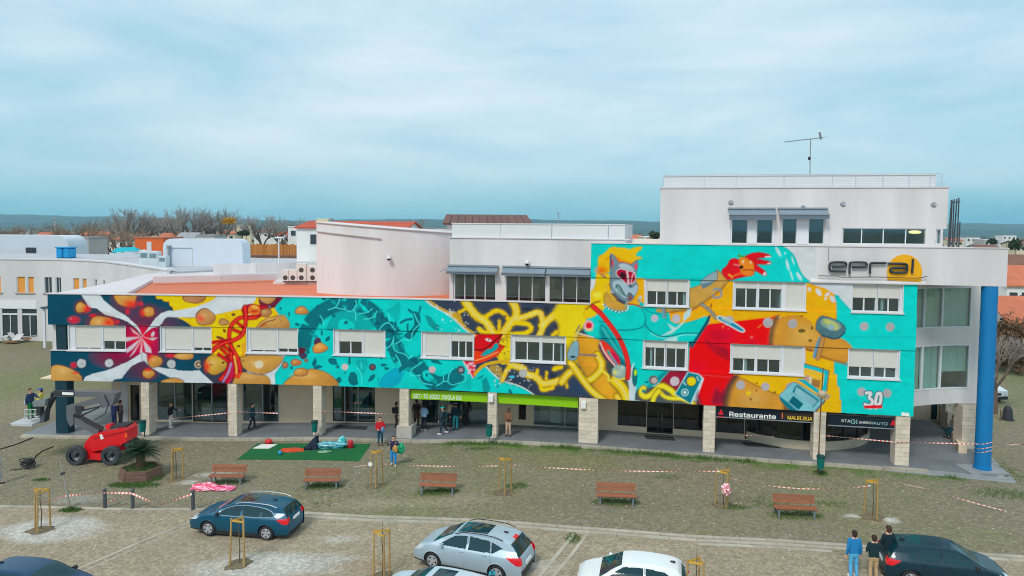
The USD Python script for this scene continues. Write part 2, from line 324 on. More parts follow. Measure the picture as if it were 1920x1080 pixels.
# ---------------------------------------------------------------- arcade paving, its kerb and the corner steps
PAVE = M('arcade_paving', (.17, .185, .2), .5, .18, .7, var2=.12, scale2=6., bump=.002)
xs = np.unique(np.r_[np.linspace(-31.5, 22.0, 108), ZX[:-1]])
rows = []
for x in xs:
    z = float(zplat(x)); rows.append([[*fpt(x, o), z] for o in (-.30, .5, 1.5, 3.0, 9.0)])
pv = MB().sheet(np.array(rows))
CORNER = [fpt(22.0, -.30), fpt(23.5, -.35), (25.7, 36.0), (27.0, 39.3), (28.2, 47.0), (30.5, 62), (24, 62), fpt(22.0, 9.0)]
pv.prism([tuple(map(float, q)) for q in CORNER], -.2, .1)
single('arcade_pavement', pv, PAVE, kind='structure')
ST = M('step_stone', (.27, .285, .29), .6, .14, 1.5, bump=.002)
KS = M('kerb_limestone', (.40, .36, .29), .75, .22, 1.3, rnd=.12, bump=.004)
kerb = single('arcade_kerb', MB().sheet(np.array([[[*fpt(x, -.32), float(zground(x)) - .05], [*fpt(x, -.32), float(zplat(x)) - .01]] for x in xs])), KS, kind='structure')
x = -31.4
while x < 21.6:
    w = 1.15; m = MB(); a, b = fpt(x + .012, -.62), fpt(x + w - .012, -.62); c, d = fpt(x + w - .012, -.30), fpt(x + .012, -.30)
    z0, z1 = [float(zground(q)) - .06 for q in (x, x + w)]; t0, t1 = [float(zplat(q)) + .006 for q in (x, x + w)]
    m.hexa([(*a, z0), (*b, z1), (*c, z1), (*d, z0), (*a, t0), (*b, t1), (*c, t1), (*d, t0)]); part(kerb, 'kerb_stone', m, KS, world=True); x += w
stp = thing('corner_steps', 'wide grey stone steps under the blue pillar at the building corner', 'steps', (24, 36, 0))
for k, (o, z) in enumerate(((.0, .055), (.36, -.015))):
    a0 = [fpt(20.5, -.32 - o), (26.0 + o * .7, 35.65 - o), (27.35 + o, 39.3), (28.5 + o, 47.0), (28.0, 47.0), (25.5, 37.5), fpt(20.5, -.1)]
    part(stp, 'step', MB().prism([tuple(map(float, q)) for q in a0], -.2, z), ST)
# flush stone lines that divide the square
kl = None
def stone_line(pts, w=.22, L=1.0, h=.02):
    global kl
    P = np.array([gpt(*q)[:2] for q in pts]); seg = np.r_[0, np.cumsum(np.hypot(*np.diff(P, axis=0).T))]
    s, n = 0.0, seg[-1]
    if kl is None: kl = single('paving_kerb', MB().box((-.1, 30, -1.2), (.1, 30.2, -1.1)), KS, kind='structure')
    while s < n - .2:
        e = min(s + L, n); a = np.array([np.interp(s + .01, seg, P[:, k]) for k in (0, 1)]); b = np.array([np.interp(e - .01, seg, P[:, k]) for k in (0, 1)])
        t = (b - a) / np.linalg.norm(b - a); q = np.array([-t[1], t[0]]) * w / 2; za, zb = float(zground(a[0])), float(zground(b[0]))
        part(kl, 'kerb_stone', MB().hexa([(*(a - q), za - .08), (*(b - q), zb - .08), (*(b + q), zb - .08), (*(a + q), za - .08), (*(a - q), za + h), (*(b - q), zb + h), (*(b + q), zb + h), (*(a + q), za + h)]), KS); s = e
KA = [(-60, 949), (70, 951), (360, 955), (570, 962), (760, 971), (960, 980), (1095, 991), (1310, 1007), (1440, 1013), (1560, 1021), (1920, 1045), (1990, 1050)]
stone_line(KA, .24, 1.1, .03)
stone_line([(u, v + 6.5) for u, v in KA if u > 500], .24, 1.1, .02)
stone_line([(u, v + 13) for u, v in KA if u > 1200 and u < 1900], .2, 1.1, .016)
stone_line([(367, 975), (260, 1018), (150, 1066), (60, 1105)], .14, .9, .02); stone_line([(367, 981), (262, 1025), (160, 1070), (70, 1110)], .08, .9, .012)
stone_line([(1077, 1001), (1045, 1040), (1010, 1082), (990, 1105)], .16, .9, .02); stone_line([(1101, 1001), (1072, 1040), (1038, 1080), (1020, 1105)], .16, .9, .02)

# ---------------------------------------------------------------- the day's haze
HZ = usdkit.material(stage, '/World/Looks/haze_air', {'v': ('principled_volume', dict(color=(.45, .82, .97), density=.00012, anisotropy=.2))}, volume='v.volume')
single('haze', MB().box((-9600, -9600, -60), (9600, 9600, 95)), HZ, 'thin bluish haze over the town and the far hills', 'haze', kind='stuff')
# ---------------------------------------------------------------- the mural's paint, laid down shape by shape over the wall's points
def chaikin(p, n=2, closed=True):
    p = np.asarray(p, float)
    for _ in range(n):
        q = np.roll(p, -1, 0) if closed else p[1:]
        b = p if closed else p[:-1]
        m = np.empty((2 * len(b), 2)); m[0::2] = .75 * b + .25 * q; m[1::2] = .25 * b + .75 * q
        p = m if closed else np.vstack([p[:1], m, p[-1:]])
    return p
class Paint:
    """Colours for wall points given by their design coordinates (u, v)."""
    def __init__(self, uv): self.uv = np.asarray(uv, float); self.c = np.ones((len(uv), 3)) * lin(222, 224, 228); self.fr = (0, 0, 1)
    def frame(self, x0, y0, s): self.fr = (x0, y0, s)
    def _p(self, pts): return np.asarray(pts, float) / self.fr[2] + np.array(self.fr[:2])
    def _near(self, lo, hi):
        u = self.uv; return np.nonzero((u[:, 0] > lo[0]) & (u[:, 0] < hi[0]) & (u[:, 1] > lo[1]) & (u[:, 1] < hi[1]))[0]
    def _segd(self, q, a, b):
        d = b - a; L = max(d @ d, 1e-9); t = np.clip(((q - a) @ d) / L, 0, 1); e = q - a - t[:, None] * d
        return np.hypot(e[:, 0], e[:, 1]), t
    def _sdf(self, q, P):
        best = np.full(len(q), 1e9); ins = np.zeros(len(q), bool)
        for a, b in zip(P, np.roll(P, -1, 0)):
            best = np.minimum(best, self._segd(q, a, b)[0])
            if a[1] != b[1]:
                c = ((a[1] > q[:, 1]) != (b[1] > q[:, 1])) & (q[:, 0] < (b[0] - a[0]) * (q[:, 1] - a[1]) / (b[1] - a[1]) + a[0]); ins ^= c
        return np.where(ins, -best, best)
    def mixin(self, i, col, a): self.c[i] = self.c[i] * (1 - a[:, None]) + np.asarray(col) * a[:, None]
    def wob(self, q, amp, freq, seed=0):
        return (meshkit.fbm(np.c_[q * freq, np.full(len(q), seed * 7.3)], 3, seed) - .5) * 2 * amp
    def poly(self, pts, col, smooth=0, soft=.7, alpha=1.0, rough=0.0, edge=None, ew=1.2, shade=None):
        """rough: wobble of the outline; edge: colour of a soft dark outline; shade: (direction, colour, strength)"""
        P = self._p(pts); P = chaikin(P, smooth) if smooth else P; m = soft + rough + (ew * 2 if edge is not None else 0) + 1
        i = self._near(P.min(0) - m, P.max(0) + m)
        if not len(i): return
        q = self.uv[i]; d = self._sdf(q, P)
        if rough: d = d + self.wob(q, rough, .35, len(pts))
        if edge is not None: self.mixin(i, edge, np.clip(1.3 - np.abs(d) / ew, 0, 1) * .85 * (d > 0) + 0)
        a = np.clip(.5 - d / (2 * soft), 0, 1) * alpha
        self.mixin(i, col, a)
        if edge is None and len(pts) > 6 and np.min(col) < .12: self.mixin(i, np.asarray(col) * .5, a * np.clip(1 + d / 6, 0, 1) ** 1.5 * .4)
        if edge is not None: self.mixin(i, edge, np.clip(1 - np.abs(d) / ew, 0, 1) * .55 * (d <= 0))
        if shade is not None:
            (dx, dy), sc, st = shade; c = P.mean(0); w = np.array([dx, dy]) / np.hypot(dx, dy); ext = np.abs((P - c) @ w).max()
            self.mixin(i, sc, a * np.clip(((q - c) @ w) / ext, 0, 1) ** 1.3 * st)
    def ell(self, c, r, col, rot=0.0, soft=.7, alpha=1.0, fall=None, rough=0.0):
        c = self._p(c); r = np.broadcast_to(np.asarray(r, float), (2,)) / self.fr[2]; m = r.max() * 1.6 + 3
        i = self._near(c - m, c + m)
        if not len(i): return
        q = self.uv[i] - c; cs, sn = math.cos(rot), math.sin(rot); e = np.c_[q[:, 0] * cs + q[:, 1] * sn, -q[:, 0] * sn + q[:, 1] * cs] / r
        k = np.hypot(e[:, 0], e[:, 1])
        if rough: k = k + self.wob(self.uv[i], rough, .3, 3)
        if fall is not None: a = np.clip(1 - k, 0, 1) ** fall
        else: a = np.clip(.5 - (k - 1) * r.min() / (2 * soft), 0, 1)
        self.mixin(i, col, a * alpha)
    def ring(self, c, r, w, col, alpha=1.0):
        k = np.arange(25) / 24 * 2 * math.pi; self.line(np.c_[c[0] + r * np.cos(k), c[1] + r * np.sin(k)], w, col, smooth=0, alpha=alpha)
    def line(self, pts, w, col, smooth=2, soft=.6, alpha=1.0, core=None, cw=.35, edge=None, taper=0.0, rough=0.0):
        P = self._p(pts); P = chaikin(P, smooth, False) if smooth else P; w = w / self.fr[2]; m = w + soft * 2 + 3
        i = self._near(P.min(0) - m, P.max(0) + m)
        if not len(i): return
        q = self.uv[i]; best = np.full(len(q), 1e9); n = len(P) - 1
        for k, (a, b) in enumerate(zip(P[:-1], P[1:])):
            d, t = self._segd(q, a, b); h = w / 2 * (1 - taper * (k + t) / n); best = np.minimum(best, d - h)
        if rough: best = best + self.wob(q, rough, .3, n)
        if edge is not None: self.mixin(i, edge, np.clip(.5 - (best - 1.6) / 2.2, 0, 1) * .8)
        self.mixin(i, col, np.clip(.5 - best / (2 * soft), 0, 1) * alpha)
        if core is not None: self.mixin(i, core, np.clip(.5 - (best + w / 2 * (1 - cw)) / (w * .28 + .3), 0, 1) * .9)
    def rock(self, pts, col=None, smooth=2, hot=None, light=True):
        col = lin(208, 145, 64) if col is None else col
        self.poly(pts, col, smooth, edge=lin(86, 46, 34), ew=1.5, shade=((.5, 1), lin(150, 88, 44), .55))
        if hot is not None:
            c, r = hot; self.ell(c, r, lin(235, 40, 28), fall=.8)
        if light:
            P = np.asarray(pts, float); c = P.mean(0) + (P.min(0) - P.mean(0)) * .25; self.ell(c, (np.ptp(P[:, 0]) * .3, np.ptp(P[:, 1]) * .25), lin(226, 180, 110), fall=1.2, alpha=.8)
def oval(cx, cy, rx, ry, n=18, wob=.06, seed=1):
    k = np.arange(n) / n * 2 * math.pi; r = 1 + wob * np.sin(3 * k + seed) + wob * .6 * np.cos(5 * k + 2 * seed); return np.c_[cx + rx * r * np.cos(k), cy + ry * r * np.sin(k)]

def paint_mural(uv):
    p = Paint(uv)
    DK, TQ, SL, YL, WH = lin(6, 70, 92), lin(0, 198, 190), lin(54, 62, 82), lin(255, 192, 0), lin(226, 232, 236)
    Y2, TN, RD, DT, MG = lin(255, 164, 0), lin(204, 140, 46), lin(252, 2, 8), lin(0, 108, 118), lin(170, 10, 68)
    GR, CR = lin(176, 170, 174), lin(190, 14, 40)
    # ---- left end: dark space with rocks and white rays
    p.frame(80, 545, 6)
    p.poly([(-60, -60), (2300, -60), (2300, 1200), (-60, 1200)], DK)
    p.ell((1120, 520), (520, 400), lin(120, 24, 62), fall=.7)
    p.ell((700, 330), (330, 230), lin(70, 50, 74), fall=.9, alpha=.9)
    p.ell((830, 740), (330, 160), lin(140, 10, 60), fall=.7)
    p.ell((1120, 900), (260, 140), lin(92, 44, 70), fall=.8)
    p.poly([(925, 405), (1296, 405), (1296, 735), (925, 735)], MG)
    p.ell((1120, 540), (180, 170), lin(238, 22, 52), fall=.8)
    WR = lin(226, 205, 216)
    for w in ([(1118, 520), (932, 525), (932, 575)], [(1118, 530), (936, 660), (945, 700), (1010, 660)], [(1120, 540), (980, 745), (1030, 700)], [(1125, 545), (1160, 690), (1225, 700), (1215, 650)], [(1135, 520), (1190, 535), (1290, 530), (1240, 560)],
              [(1120, 525), (990, 420), (1020, 470)], [(1115, 560), (1095, 700), (1118, 700)]):
        p.poly(w, WR, soft=1.2)
    p.ell((1240, 490), (18, 30), WR, rot=.4)
    R1 = [(430, 40), (640, 40), (690, 110), (755, 165), (850, 235), (930, 275), (1000, 340), (1060, 390), (1110, 480), (1120, 510), (1060, 430), (960, 350), (860, 310), (780, 290), (700, 270), (610, 200), (520, 185), (490, 140), (460, 90)]
    p.poly([(x - 8, y + 14) for x, y in R1], lin(52, 40, 60), rough=1.2, alpha=.8)
    p.poly(R1, WH, rough=1.0)
    YT = [(1260, 40), (1280, 90), (1340, 95), (1360, 120), (1420, 125), (1425, 160), (1460, 190), (1470, 225), (1560, 240), (1720, 220), (1810, 170), (1910, 130), (2000, 40)]
    p.poly([(x - 10, y + 8) for x, y in YT], lin(30, 44, 50), rough=1.0, alpha=.8)
    p.poly(YT, YL, rough=.8)
    p.poly([(1120, 512), (1200, 405), (1270, 310), (1330, 255), (1420, 225), (1460, 230), (1560, 215), (1720, 185), (1810, 150), (1910, 110), (1990, 40), (2440, 40), (2380, 130), (2300, 175), (2220, 210), (2080, 240), (1940, 268), (1720, 300), (1560, 300), (1400, 295), (1370, 320), (1340, 370), (1300, 405), (1230, 420), (1160, 470)], WH, rough=.9)
    p.poly([(1125, 690), (1040, 750), (960, 800), (880, 830), (800, 870), (700, 905), (560, 935), (480, 970), (435, 1060), (770, 1060), (800, 1000), (890, 985), (930, 930), (1000, 850), (1060, 815), (1130, 790)], WH, rough=.9)
    p.poly([(1120, 690), (1170, 720), (1180, 800), (1215, 850), (1300, 860), (1370, 875), (1480, 880), (1530, 900), (1640, 905), (1770, 895), (1800, 940), (1880, 985), (1960, 1080), (1600, 1070), (1560, 1010), (1430, 975), (1360, 940), (1250, 885), (1190, 840), (1130, 775)], WH, rough=.9)
    for e in ((440, 188, 85, 78), (660, 360, 165, 100), (940, 80, 160, 130), (1185, 240, 95, 78), (1190, 935, 90, 65)):
        p.ell(e[:2], (e[2] * 1.25, e[3] * 1.3), lin(150, 20, 40), fall=.8, alpha=.8)
    p.rock(oval(430, 190, 62, 60), hot=((495, 205), (62, 55)))
    p.rock(oval(660, 370, 135, 85, seed=2), hot=((745, 360), (100, 70)))
    p.rock(oval(935, 70, 130, 108, seed=4), hot=((990, 150), (100, 60)))
    p.rock(oval(1190, 238, 70, 58, seed=5), hot=((1125, 245), (45, 60)))
    p.rock(oval(1705, 62, 128, 82, seed=6), lin(190, 132, 84))
    p.rock(oval(1820, 300, 102, 92, seed=7), lin(196, 140, 84), hot=((1785, 300), (60, 60)))
    p.rock([(85, 860), (150, 830), (230, 845), (330, 880), (420, 940), (450, 990), (430, 1060), (95, 1060)], lin(206, 152, 76), 1, hot=((365, 925), (50, 22)))
    p.rock(oval(1262, 795, 84, 68, seed=8), hot=((1215, 755), (60, 55)))
    p.rock(oval(1190, 935, 70, 50, seed=9), hot=((1185, 890), (50, 28)))
    p.rock(oval(1460, 1055, 132, 75, seed=10)); p.rock(oval(1590, 735, 115, 42, seed=11), lin(214, 160, 80))
    for c, r in (((350, 328), (60, 38)), ((565, 280), (36, 18)), ((955, 235), (22, 28)), ((1105, 150), (24, 24)), ((845, 350), (18, 18)), ((350, 838), (34, 30)), ((1440, 730), (50, 22))):
        p.ell(c, (r[0] * 1.4, r[1] * 1.4), lin(224, 20, 44), fall=.6)
    p.ell((320, 315), (18, 10), lin(240, 150, 160), fall=.8)
    for c, r in (((437, 818), 50), ((748, 815), 45), ((1448, 825), 47)):
        p.ell(c, r * 1.15, lin(60, 66, 84)); p.ell(c, r, lin(206, 206, 208), rough=.12); p.ell((c[0] + 4, c[1] + 8), (r * .35, r * .5), lin(150, 152, 160), fall=.9, alpha=.7)
    p.ell((1750, 830), 44, lin(206, 176, 140)); p.line([(1790, 840), (1760, 800), (1725, 820), (1740, 860), (1770, 850)], 14, lin(60, 54, 60))
    p.line([(1115, 690), (1115, 790)], 5, lin(120, 126, 140), smooth=0)
    # ---- yellow field, red strands
    p.frame(360, 545, 6)
    yf_ = [(-165, 305), (-120, 300), (0, 305), (260, 270), (400, 240), (545, 205), (640, 160), (700, 130), (745, 40), (960, 40), (930, 205), (980, 270), (700, 435), (610, 430), (610, 745), (215, 745), (215, 430), (30, 425), (-40, 370), (-100, 330)]
    p.poly([(x - 10, y + 12) for x, y in yf_[:1] + yf_[-3:] + [(215, 430)]], lin(40, 44, 40), rough=1., alpha=.7)
    p.poly(yf_, YL, rough=.7)
    rg = np.random.default_rng(5)
    for _ in range(46):
        x, y = rg.uniform(-130, 600), rg.uniform(60, 420); q = np.array([[x, y]])
        if p._sdf(q, np.array(yf_, float))[0] < -10 or (x < -60 and y < 160): p.ell((x, y), rg.uniform(3, 9), lin(150, 110, 20), alpha=.8)
    p.rock(oval(150, 300, 108, 92, seed=7), lin(198, 142, 84), hot=((100, 300), (62, 66)))
    p.rock([(300, 350), (340, 308), (425, 350), (392, 388), (320, 388)], lin(190, 140, 84), 1, light=False)
    for q in ([(440, 260), (470, 248), (492, 268), (475, 288), (445, 285)], [(345, 425), (385, 440), (378, 475), (350, 468)], [(270, 510), (320, 512), (380, 545), (340, 555), (270, 535)], [(500, 610), (550, 612), (540, 640), (505, 634)]):
        p.poly(q, lin(112, 70, 30), 1)
    p.poly([(740, 75), (1060, 60), (1000, 130), (950, 190), (860, 200), (760, 170)], lin(110, 30, 56), 1)
    p.rock(oval(850, 62, 102, 82, seed=3), lin(204, 152, 88))
    p.poly([(545, 200), (640, 145), (760, 165), (880, 170), (895, 200), (780, 300), (640, 325), (590, 300)], CR, 1, edge=lin(90, 10, 30))
    p.ell((700, 220), (68, 62), lin(228, 112, 38)); p.ell((705, 185), (40, 16), lin(245, 170, 70), rot=.2); p.ell((700, 232), (44, 14), lin(196, 60, 20)); p.ell((640, 268), (24, 10), lin(250, 190, 110))
    p.rock(oval(832, 248, 62, 48, seed=3), lin(186, 126, 74)); p.ell((872, 185), 16, lin(90, 110, 120))
    p.rock([(715, 435), (760, 360), (850, 310), (1000, 275), (1045, 280), (1100, 360), (1095, 435)], lin(200, 146, 72), 1)
    p.line([(760, 410), (830, 350), (940, 325)], 14, lin(140, 80, 40)); p.line([(780, 400), (830, 380)], 12, lin(220, 60, 30))
    for x, y in ((905, 350), (1000, 335), (935, 395), (840, 400)): p.ell((x, y), 5, lin(110, 60, 30))
    p.poly([(100, 740), (220, 735), (560, 735), (560, 1080), (280, 1080), (120, 930), (90, 800)], lin(52, 60, 78), 1)
    p.poly([(560, 600), (610, 580), (610, 745), (560, 745)], lin(222, 160, 30))
    p.rock([(545, 725), (1045, 725), (1000, 815), (920, 890), (820, 940), (700, 930), (600, 890), (540, 820)], lin(206, 150, 66), 1)
    p.ell((755, 830), (50, 45), lin(232, 216, 186), rough=.2, alpha=.9); p.ell((575, 785), 9, lin(110, 60, 30)); p.ell((650, 830), 7, lin(110, 60, 30))
    p.rock([(440, 1080), (480, 970), (560, 905), (700, 945), (840, 950), (890, 1010), (895, 1080)], lin(202, 146, 68), 1)
    p.poly([(830, 942), (945, 890), (930, 960), (950, 1080), (895, 1080), (880, 990)], WH, 0)
    p.rock(oval(265, 835, 125, 108, seed=2), lin(206, 160, 54), hot=((170, 850), (50, 90)))
    p.ell((215, 830), (14, 6), lin(70, 50, 30)); p.ell((350, 810), (18, 12), lin(80, 60, 40))
    RS, RH = lin(214, 14, 20), lin(246, 90, 60)
    p.poly([(222, 570), (300, 545), (400, 570), (400, 600), (225, 720)], lin(240, 150, 10), 1)
    for a, b in (((330, 655), (430, 755)), ((300, 715), (415, 800)), ((350, 615), (440, 690)), ((470, 440), (560, 480)), ((520, 370), (570, 410))): p.line([a, b], 28, RS, edge=lin(110, 10, 10))
    p.line([(222, 585), (300, 570), (400, 560)], 40, lin(200, 20, 20))
    for s in ([(720, 300), (640, 310), (560, 295), (480, 340), (425, 420), (415, 520), (435, 620), (460, 720), (450, 800), (390, 920), (320, 1000)], [(595, 180), (610, 300), (595, 430), (560, 510), (460, 565), (350, 590), (260, 640), (222, 690)], [(430, 610), (480, 700), (530, 800), (545, 900)], [(440, 700), (440, 860), (400, 1060)]):
        p.line(s, 38, RS, edge=lin(96, 6, 16), core=RH, cw=.12)
    p.poly([(410, 790), (470, 760), (545, 800), (550, 920), (490, 960), (400, 1060), (345, 1000)], CR, 1)
    p.line([(440, 820), (410, 930), (350, 1020)], 26, lin(170, 130, 176)); p.line([(455, 830), (450, 960), (410, 1050)], 14, lin(190, 30, 90)); p.line([(475, 740), (500, 860), (500, 930)], 22, lin(248, 170, 60)); p.line([(520, 760), (540, 880)], 18, lin(230, 40, 40))
    p.poly([(480, 960), (540, 920), (565, 930), (530, 995), (490, 985)], lin(236, 70, 30), 0, rough=.8)
    # ---- turquoise sea with the dark creature
    p.poly([(1060, 40), (3300, 40), (3300, 1300), (945, 1300), (930, 940), (1010, 820), (1045, 725), (1200, 725), (1195, 430), (1100, 430), (1102, 360), (1045, 275), (980, 270), (930, 205), (950, 160), (1000, 110)], TQ, rough=.5)
    p.frame(600, 550, 6)
    MT, BL, LT = lin(0, 150, 150), lin(0, 158, 190), lin(70, 226, 220)
    p.poly([(180, 180), (330, 160), (560, 170), (640, 260), (600, 420), (380, 420), (400, 330), (250, 270), (200, 330), (200, 420), (60, 420), (110, 300)], MT, 1, soft=2, alpha=.75)
    p.poly([(650, 1060), (700, 930), (850, 830), (1000, 800), (960, 880), (900, 1000), (820, 1065)], BL, 1, soft=2, alpha=.85)
    p.poly([(400, 740), (560, 740), (520, 880), (460, 900), (410, 830)], MT, 1, soft=2, alpha=.6)
    p.poly([(720, 200), (860, 120), (905, 80), (900, 280), (860, 340), (800, 240)], MT, 1, soft=2, alpha=.6)
    body = [(-185, 560), (-165, 460), (-110, 340), (-40, 250), (80, 170), (200, 115), (340, 110), (470, 135), (560, 180), (640, 260), (690, 330), (740, 400), (790, 480), (820, 560)]
    p.line(body, 165, DT, soft=1.2, edge=lin(0, 150, 150))
    p.line([(820, 540), (860, 640), (900, 740), (1000, 800), (1090, 800), (1150, 880), (1230, 980), (1340, 1030), (1450, 1000), (1540, 930)], 165, DT, soft=1.2, edge=lin(0, 150, 150))
    p.poly([(940, 470), (1060, 380), (1060, 300), (1040, 220), (1080, 200), (1130, 240), (1130, 360), (1080, 450), (1030, 520), (960, 500)], DT, 1)
    p.ell((1000, 950), (70, 60), TQ); p.poly([(960, 540), (1010, 530), (1100, 640), (1060, 720), (990, 720), (1000, 620)], TQ, 1); p.poly([(1150, 880), (1190, 870), (1300, 960), (1240, 1000), (1160, 960)], TQ, 1)
    p.line([(1000, 185), (1030, 215), (1075, 215)], 26, DT); p.line([(1130, 150), (1125, 190), (1110, 225)], 22, DT); p.line([(910, 330), (970, 295), (1030, 290)], 30, DT); p.line([(985, 350), (985, 420)], 24, DT); p.line([(770, 420), (860, 430), (960, 425)], 10, DT)
    p.poly([(1180, 240), (1250, 270), (1300, 340), (1340, 360), (1330, 430), (1270, 400), (1220, 350)], lin(0, 140, 140), 0, rough=.8, alpha=.9)
    gq = np.random.default_rng(31); bb = np.array(body + [(860, 640), (900, 740), (1000, 800), (1090, 800), (1150, 880), (1230, 980), (1340, 1030), (1450, 1000)], float)
    for _ in range(80):
        c = bb[gq.integers(0, len(bb) - 1)]; a = gq.uniform(0, 6.28); r = gq.uniform(50, 120); x, y = c[0] + r * math.cos(a), c[1] + r * math.sin(a); L_, w_ = gq.uniform(30, 90), gq.uniform(12, 32); d = np.array([math.cos(a + gq.uniform(-.7, .7)), math.sin(a + .3)]); n_ = np.array([-d[1], d[0]]); o = np.array([x, y]); p.poly([o - d * L_, o + n_ * w_, o + d * L_ * .6, o - n_ * w_ * .7], [TQ, MT, DT, lin(0, 86, 100)][gq.integers(0, 4)], 0, soft=.9, rough=1.0)
    for l in ([(220, 60), (205, 120), (175, 160), (90, 185)], [(175, 160), (270, 185), (290, 160)], [(400, 80), (415, 140), (350, 215), (280, 180)], [(375, 185), (405, 220), (400, 300)], [(0, 250), (30, 290), (40, 350)], [(590, 170), (540, 215), (440, 230)], [(640, 200), (600, 280), (500, 290)], [(660, 420), (700, 360), (770, 315), (850, 420)], [(770, 230), (780, 315)],
              [(830, 490), (820, 600), (850, 660), (960, 680), (1000, 740), (1040, 690)], [(850, 570), (960, 500), (990, 540), (1030, 520), (1040, 420), (1120, 350)], [(850, 690), (900, 770), (910, 820)], [(1130, 790), (1030, 850), (1010, 920), (1060, 930), (1130, 920)], [(1110, 930), (1140, 1010), (1260, 1030)], [(1390, 930), (1390, 1000), (1310, 1040)], [(1390, 990), (1440, 990), (1480, 1040), (1560, 1010), (1640, 990), (1640, 930), (1560, 890)], [(1440, 990), (1450, 900), (1500, 840)], [(1060, 230), (1090, 300), (1120, 340)], [(740, 620), (800, 590), (830, 510)], [(410, 830), (470, 900), (470, 1030)], [(460, 770), (470, 850)], [(410, 1050), (410, 1010)]):
        p.line(l, 9, LT)
    rg = np.random.default_rng(8)
    def blot(x, y, w, h, rot=0.0, col=DT):
        n = 9; k = np.arange(n) / n * 6.283; r = rg.uniform(.45, 1.1, n); q = np.c_[w * r * np.cos(k), h * r * np.sin(k)]; c, s = math.cos(rot), math.sin(rot); p.poly(np.c_[x + q[:, 0] * c - q[:, 1] * s, y + q[:, 0] * s + q[:, 1] * c], col, 1)
    for b in ((45, 62, 32, 22), (-28, 160, 22, 50, .2), (-350, 230, 14, 40), (-445, 170, 22, 22), (-255, 350, 30, 24), (290, 330, 34, 24, -.5), (345, 400, 24, 14), (20, 450, 16, 40), (80, 520, 30, 46, .5), (-30, 560, 34, 40, .7), (150, 770, 66, 50, .6), (330, 760, 22, 50), (200, 830, 26, 22), (215, 970, 36, 60, .5), (380, 960, 70, 90, -.6), (285, 895, 12, 18), (580, 950, 60, 28, -.7), (720, 805, 55, 22), (750, 845, 34, 26), (850, 360, 22, 50, .2), (870, 400, 18, 34), (1310, 770, 80, 24, .3), (690, 730, 24, 14), (-60, 770, 26, 70, .3), (-20, 830, 60, 26, -.3), (1320, 940, 60, 20, .3), (655, 975, 8, 26), (1785, 920, 60, 18, -.6), (-200, 700, 60, 44, .2, lin(70, 60, 90))): blot(*b)
    for c, r, o, i in (((280, 828), 36, lin(222, 190, 190), None), ((590, 830), 40, lin(58, 60, 78), lin(120, 84, 84)), ((1262, 860), 38, lin(214, 180, 184), None), ((1585, 862), 46, lin(60, 66, 84), lin(150, 146, 150))):
        p.ell(c, r, o)
        if i is not None: p.ell(c, r * .55, i)
    p.frame(360, 545, 6)
    BR = lin(214, 140, 66)
    p.rock([(1155, 240), (1185, 190), (1240, 170), (1290, 205), (1315, 245), (1280, 265), (1180, 262)], BR, 1)
    p.ell((1410, 575), (40, 50), lin(80, 50, 80), rot=.5); p.rock([(1352, 650), (1390, 600), (1450, 580), (1510, 620), (1538, 650), (1480, 690), (1380, 708)], lin(226, 148, 62), 1)
    p.rock(oval(1170, 808, 60, 36), lin(198, 122, 70)); p.rock(oval(1047, 838, 32, 36), lin(180, 108, 80)); p.rock(oval(1285, 785, 18, 16), lin(180, 108, 80), light=False)
    p.ell((1120, 868), 18, DT); p.poly([(1195, 635), (1250, 640), (1290, 660), (1250, 715), (1200, 712)], lin(96, 30, 50), 1)
    p.rock([(1015, 1080), (1050, 1020), (1130, 960), (1300, 880), (1430, 890), (1530, 930), (1620, 1000), (1665, 1085)], lin(208, 146, 62), 1)
    p.rock([(1140, 920), (1180, 875), (1270, 870), (1305, 915), (1280, 958), (1160, 958)], lin(206, 140, 66), 1)
    # ---- slate sky with yellow lightning
    p.frame(840, 560, 6)
    bt = [(-290, -20), (-190, 75), (-40, 150), (80, 230), (150, 310), (260, 400), (300, 420)]
    low = [(430, 765), (520, 860), (620, 930), (780, 970), (900, 1030), (990, 1100)]
    p.poly(bt + [(300, 700), (170, 700), (280, 890), (350, 800)] + low + [(990, 1300), (2000, 1300), (2000, -60), (-290, -60)], SL)
    p.poly([(1200, -60), (2000, -60), (2000, 1200), (1200, 1200)], SL)
    p.ell((600, 960), (500, 200), lin(30, 50, 66), fall=.8, alpha=.6); p.ell((1500, 1000), (260, 120), lin(30, 66, 96), fall=.8, alpha=.7)
    p.line([(x + 22, y - 6) for x, y in bt], 34, lin(196, 158, 50), rough=3.0, alpha=.9); p.poly([(-30, 140), (130, 150), (160, 230), (190, 330), (80, 260)], lin(210, 160, 30), 1, rough=2, alpha=.85)
    p.line(bt, 14, lin(226, 226, 220), rough=1.2)
    p.poly([(240, 830), (280, 890), (350, 800)] + low + [(240, 1100)], TQ)
    p.line(low, 14, lin(226, 226, 220), rough=1.0)
    p.poly([(380, 920), (430, 880), (480, 1000), (460, 1060), (400, 1060)], DT, 0, rough=.8, alpha=.7); p.poly([(530, 1000), (580, 960), (560, 1000)], DT); p.poly([(670, 1020), (710, 1020), (730, 1070), (690, 1070)], DT, 1); p.poly([(300, 910), (420, 840), (380, 900)], lin(0, 150, 150), 1)
    p.poly([(175, 700), (300, 700), (315, 870), (280, 890)], lin(216, 40, 70), 0); rg = np.random.default_rng(3)
    for _ in range(14): p.ell((rg.uniform(215, 300), rg.uniform(715, 860)), rg.uniform(8, 16), lin(244, 190, 200), alpha=.8)
    p.line([(170, 700), (280, 890)], 12, lin(240, 210, 214), smooth=0)
    YG, PE, YD = lin(252, 194, 4), lin(240, 212, 130), lin(120, 106, 30)
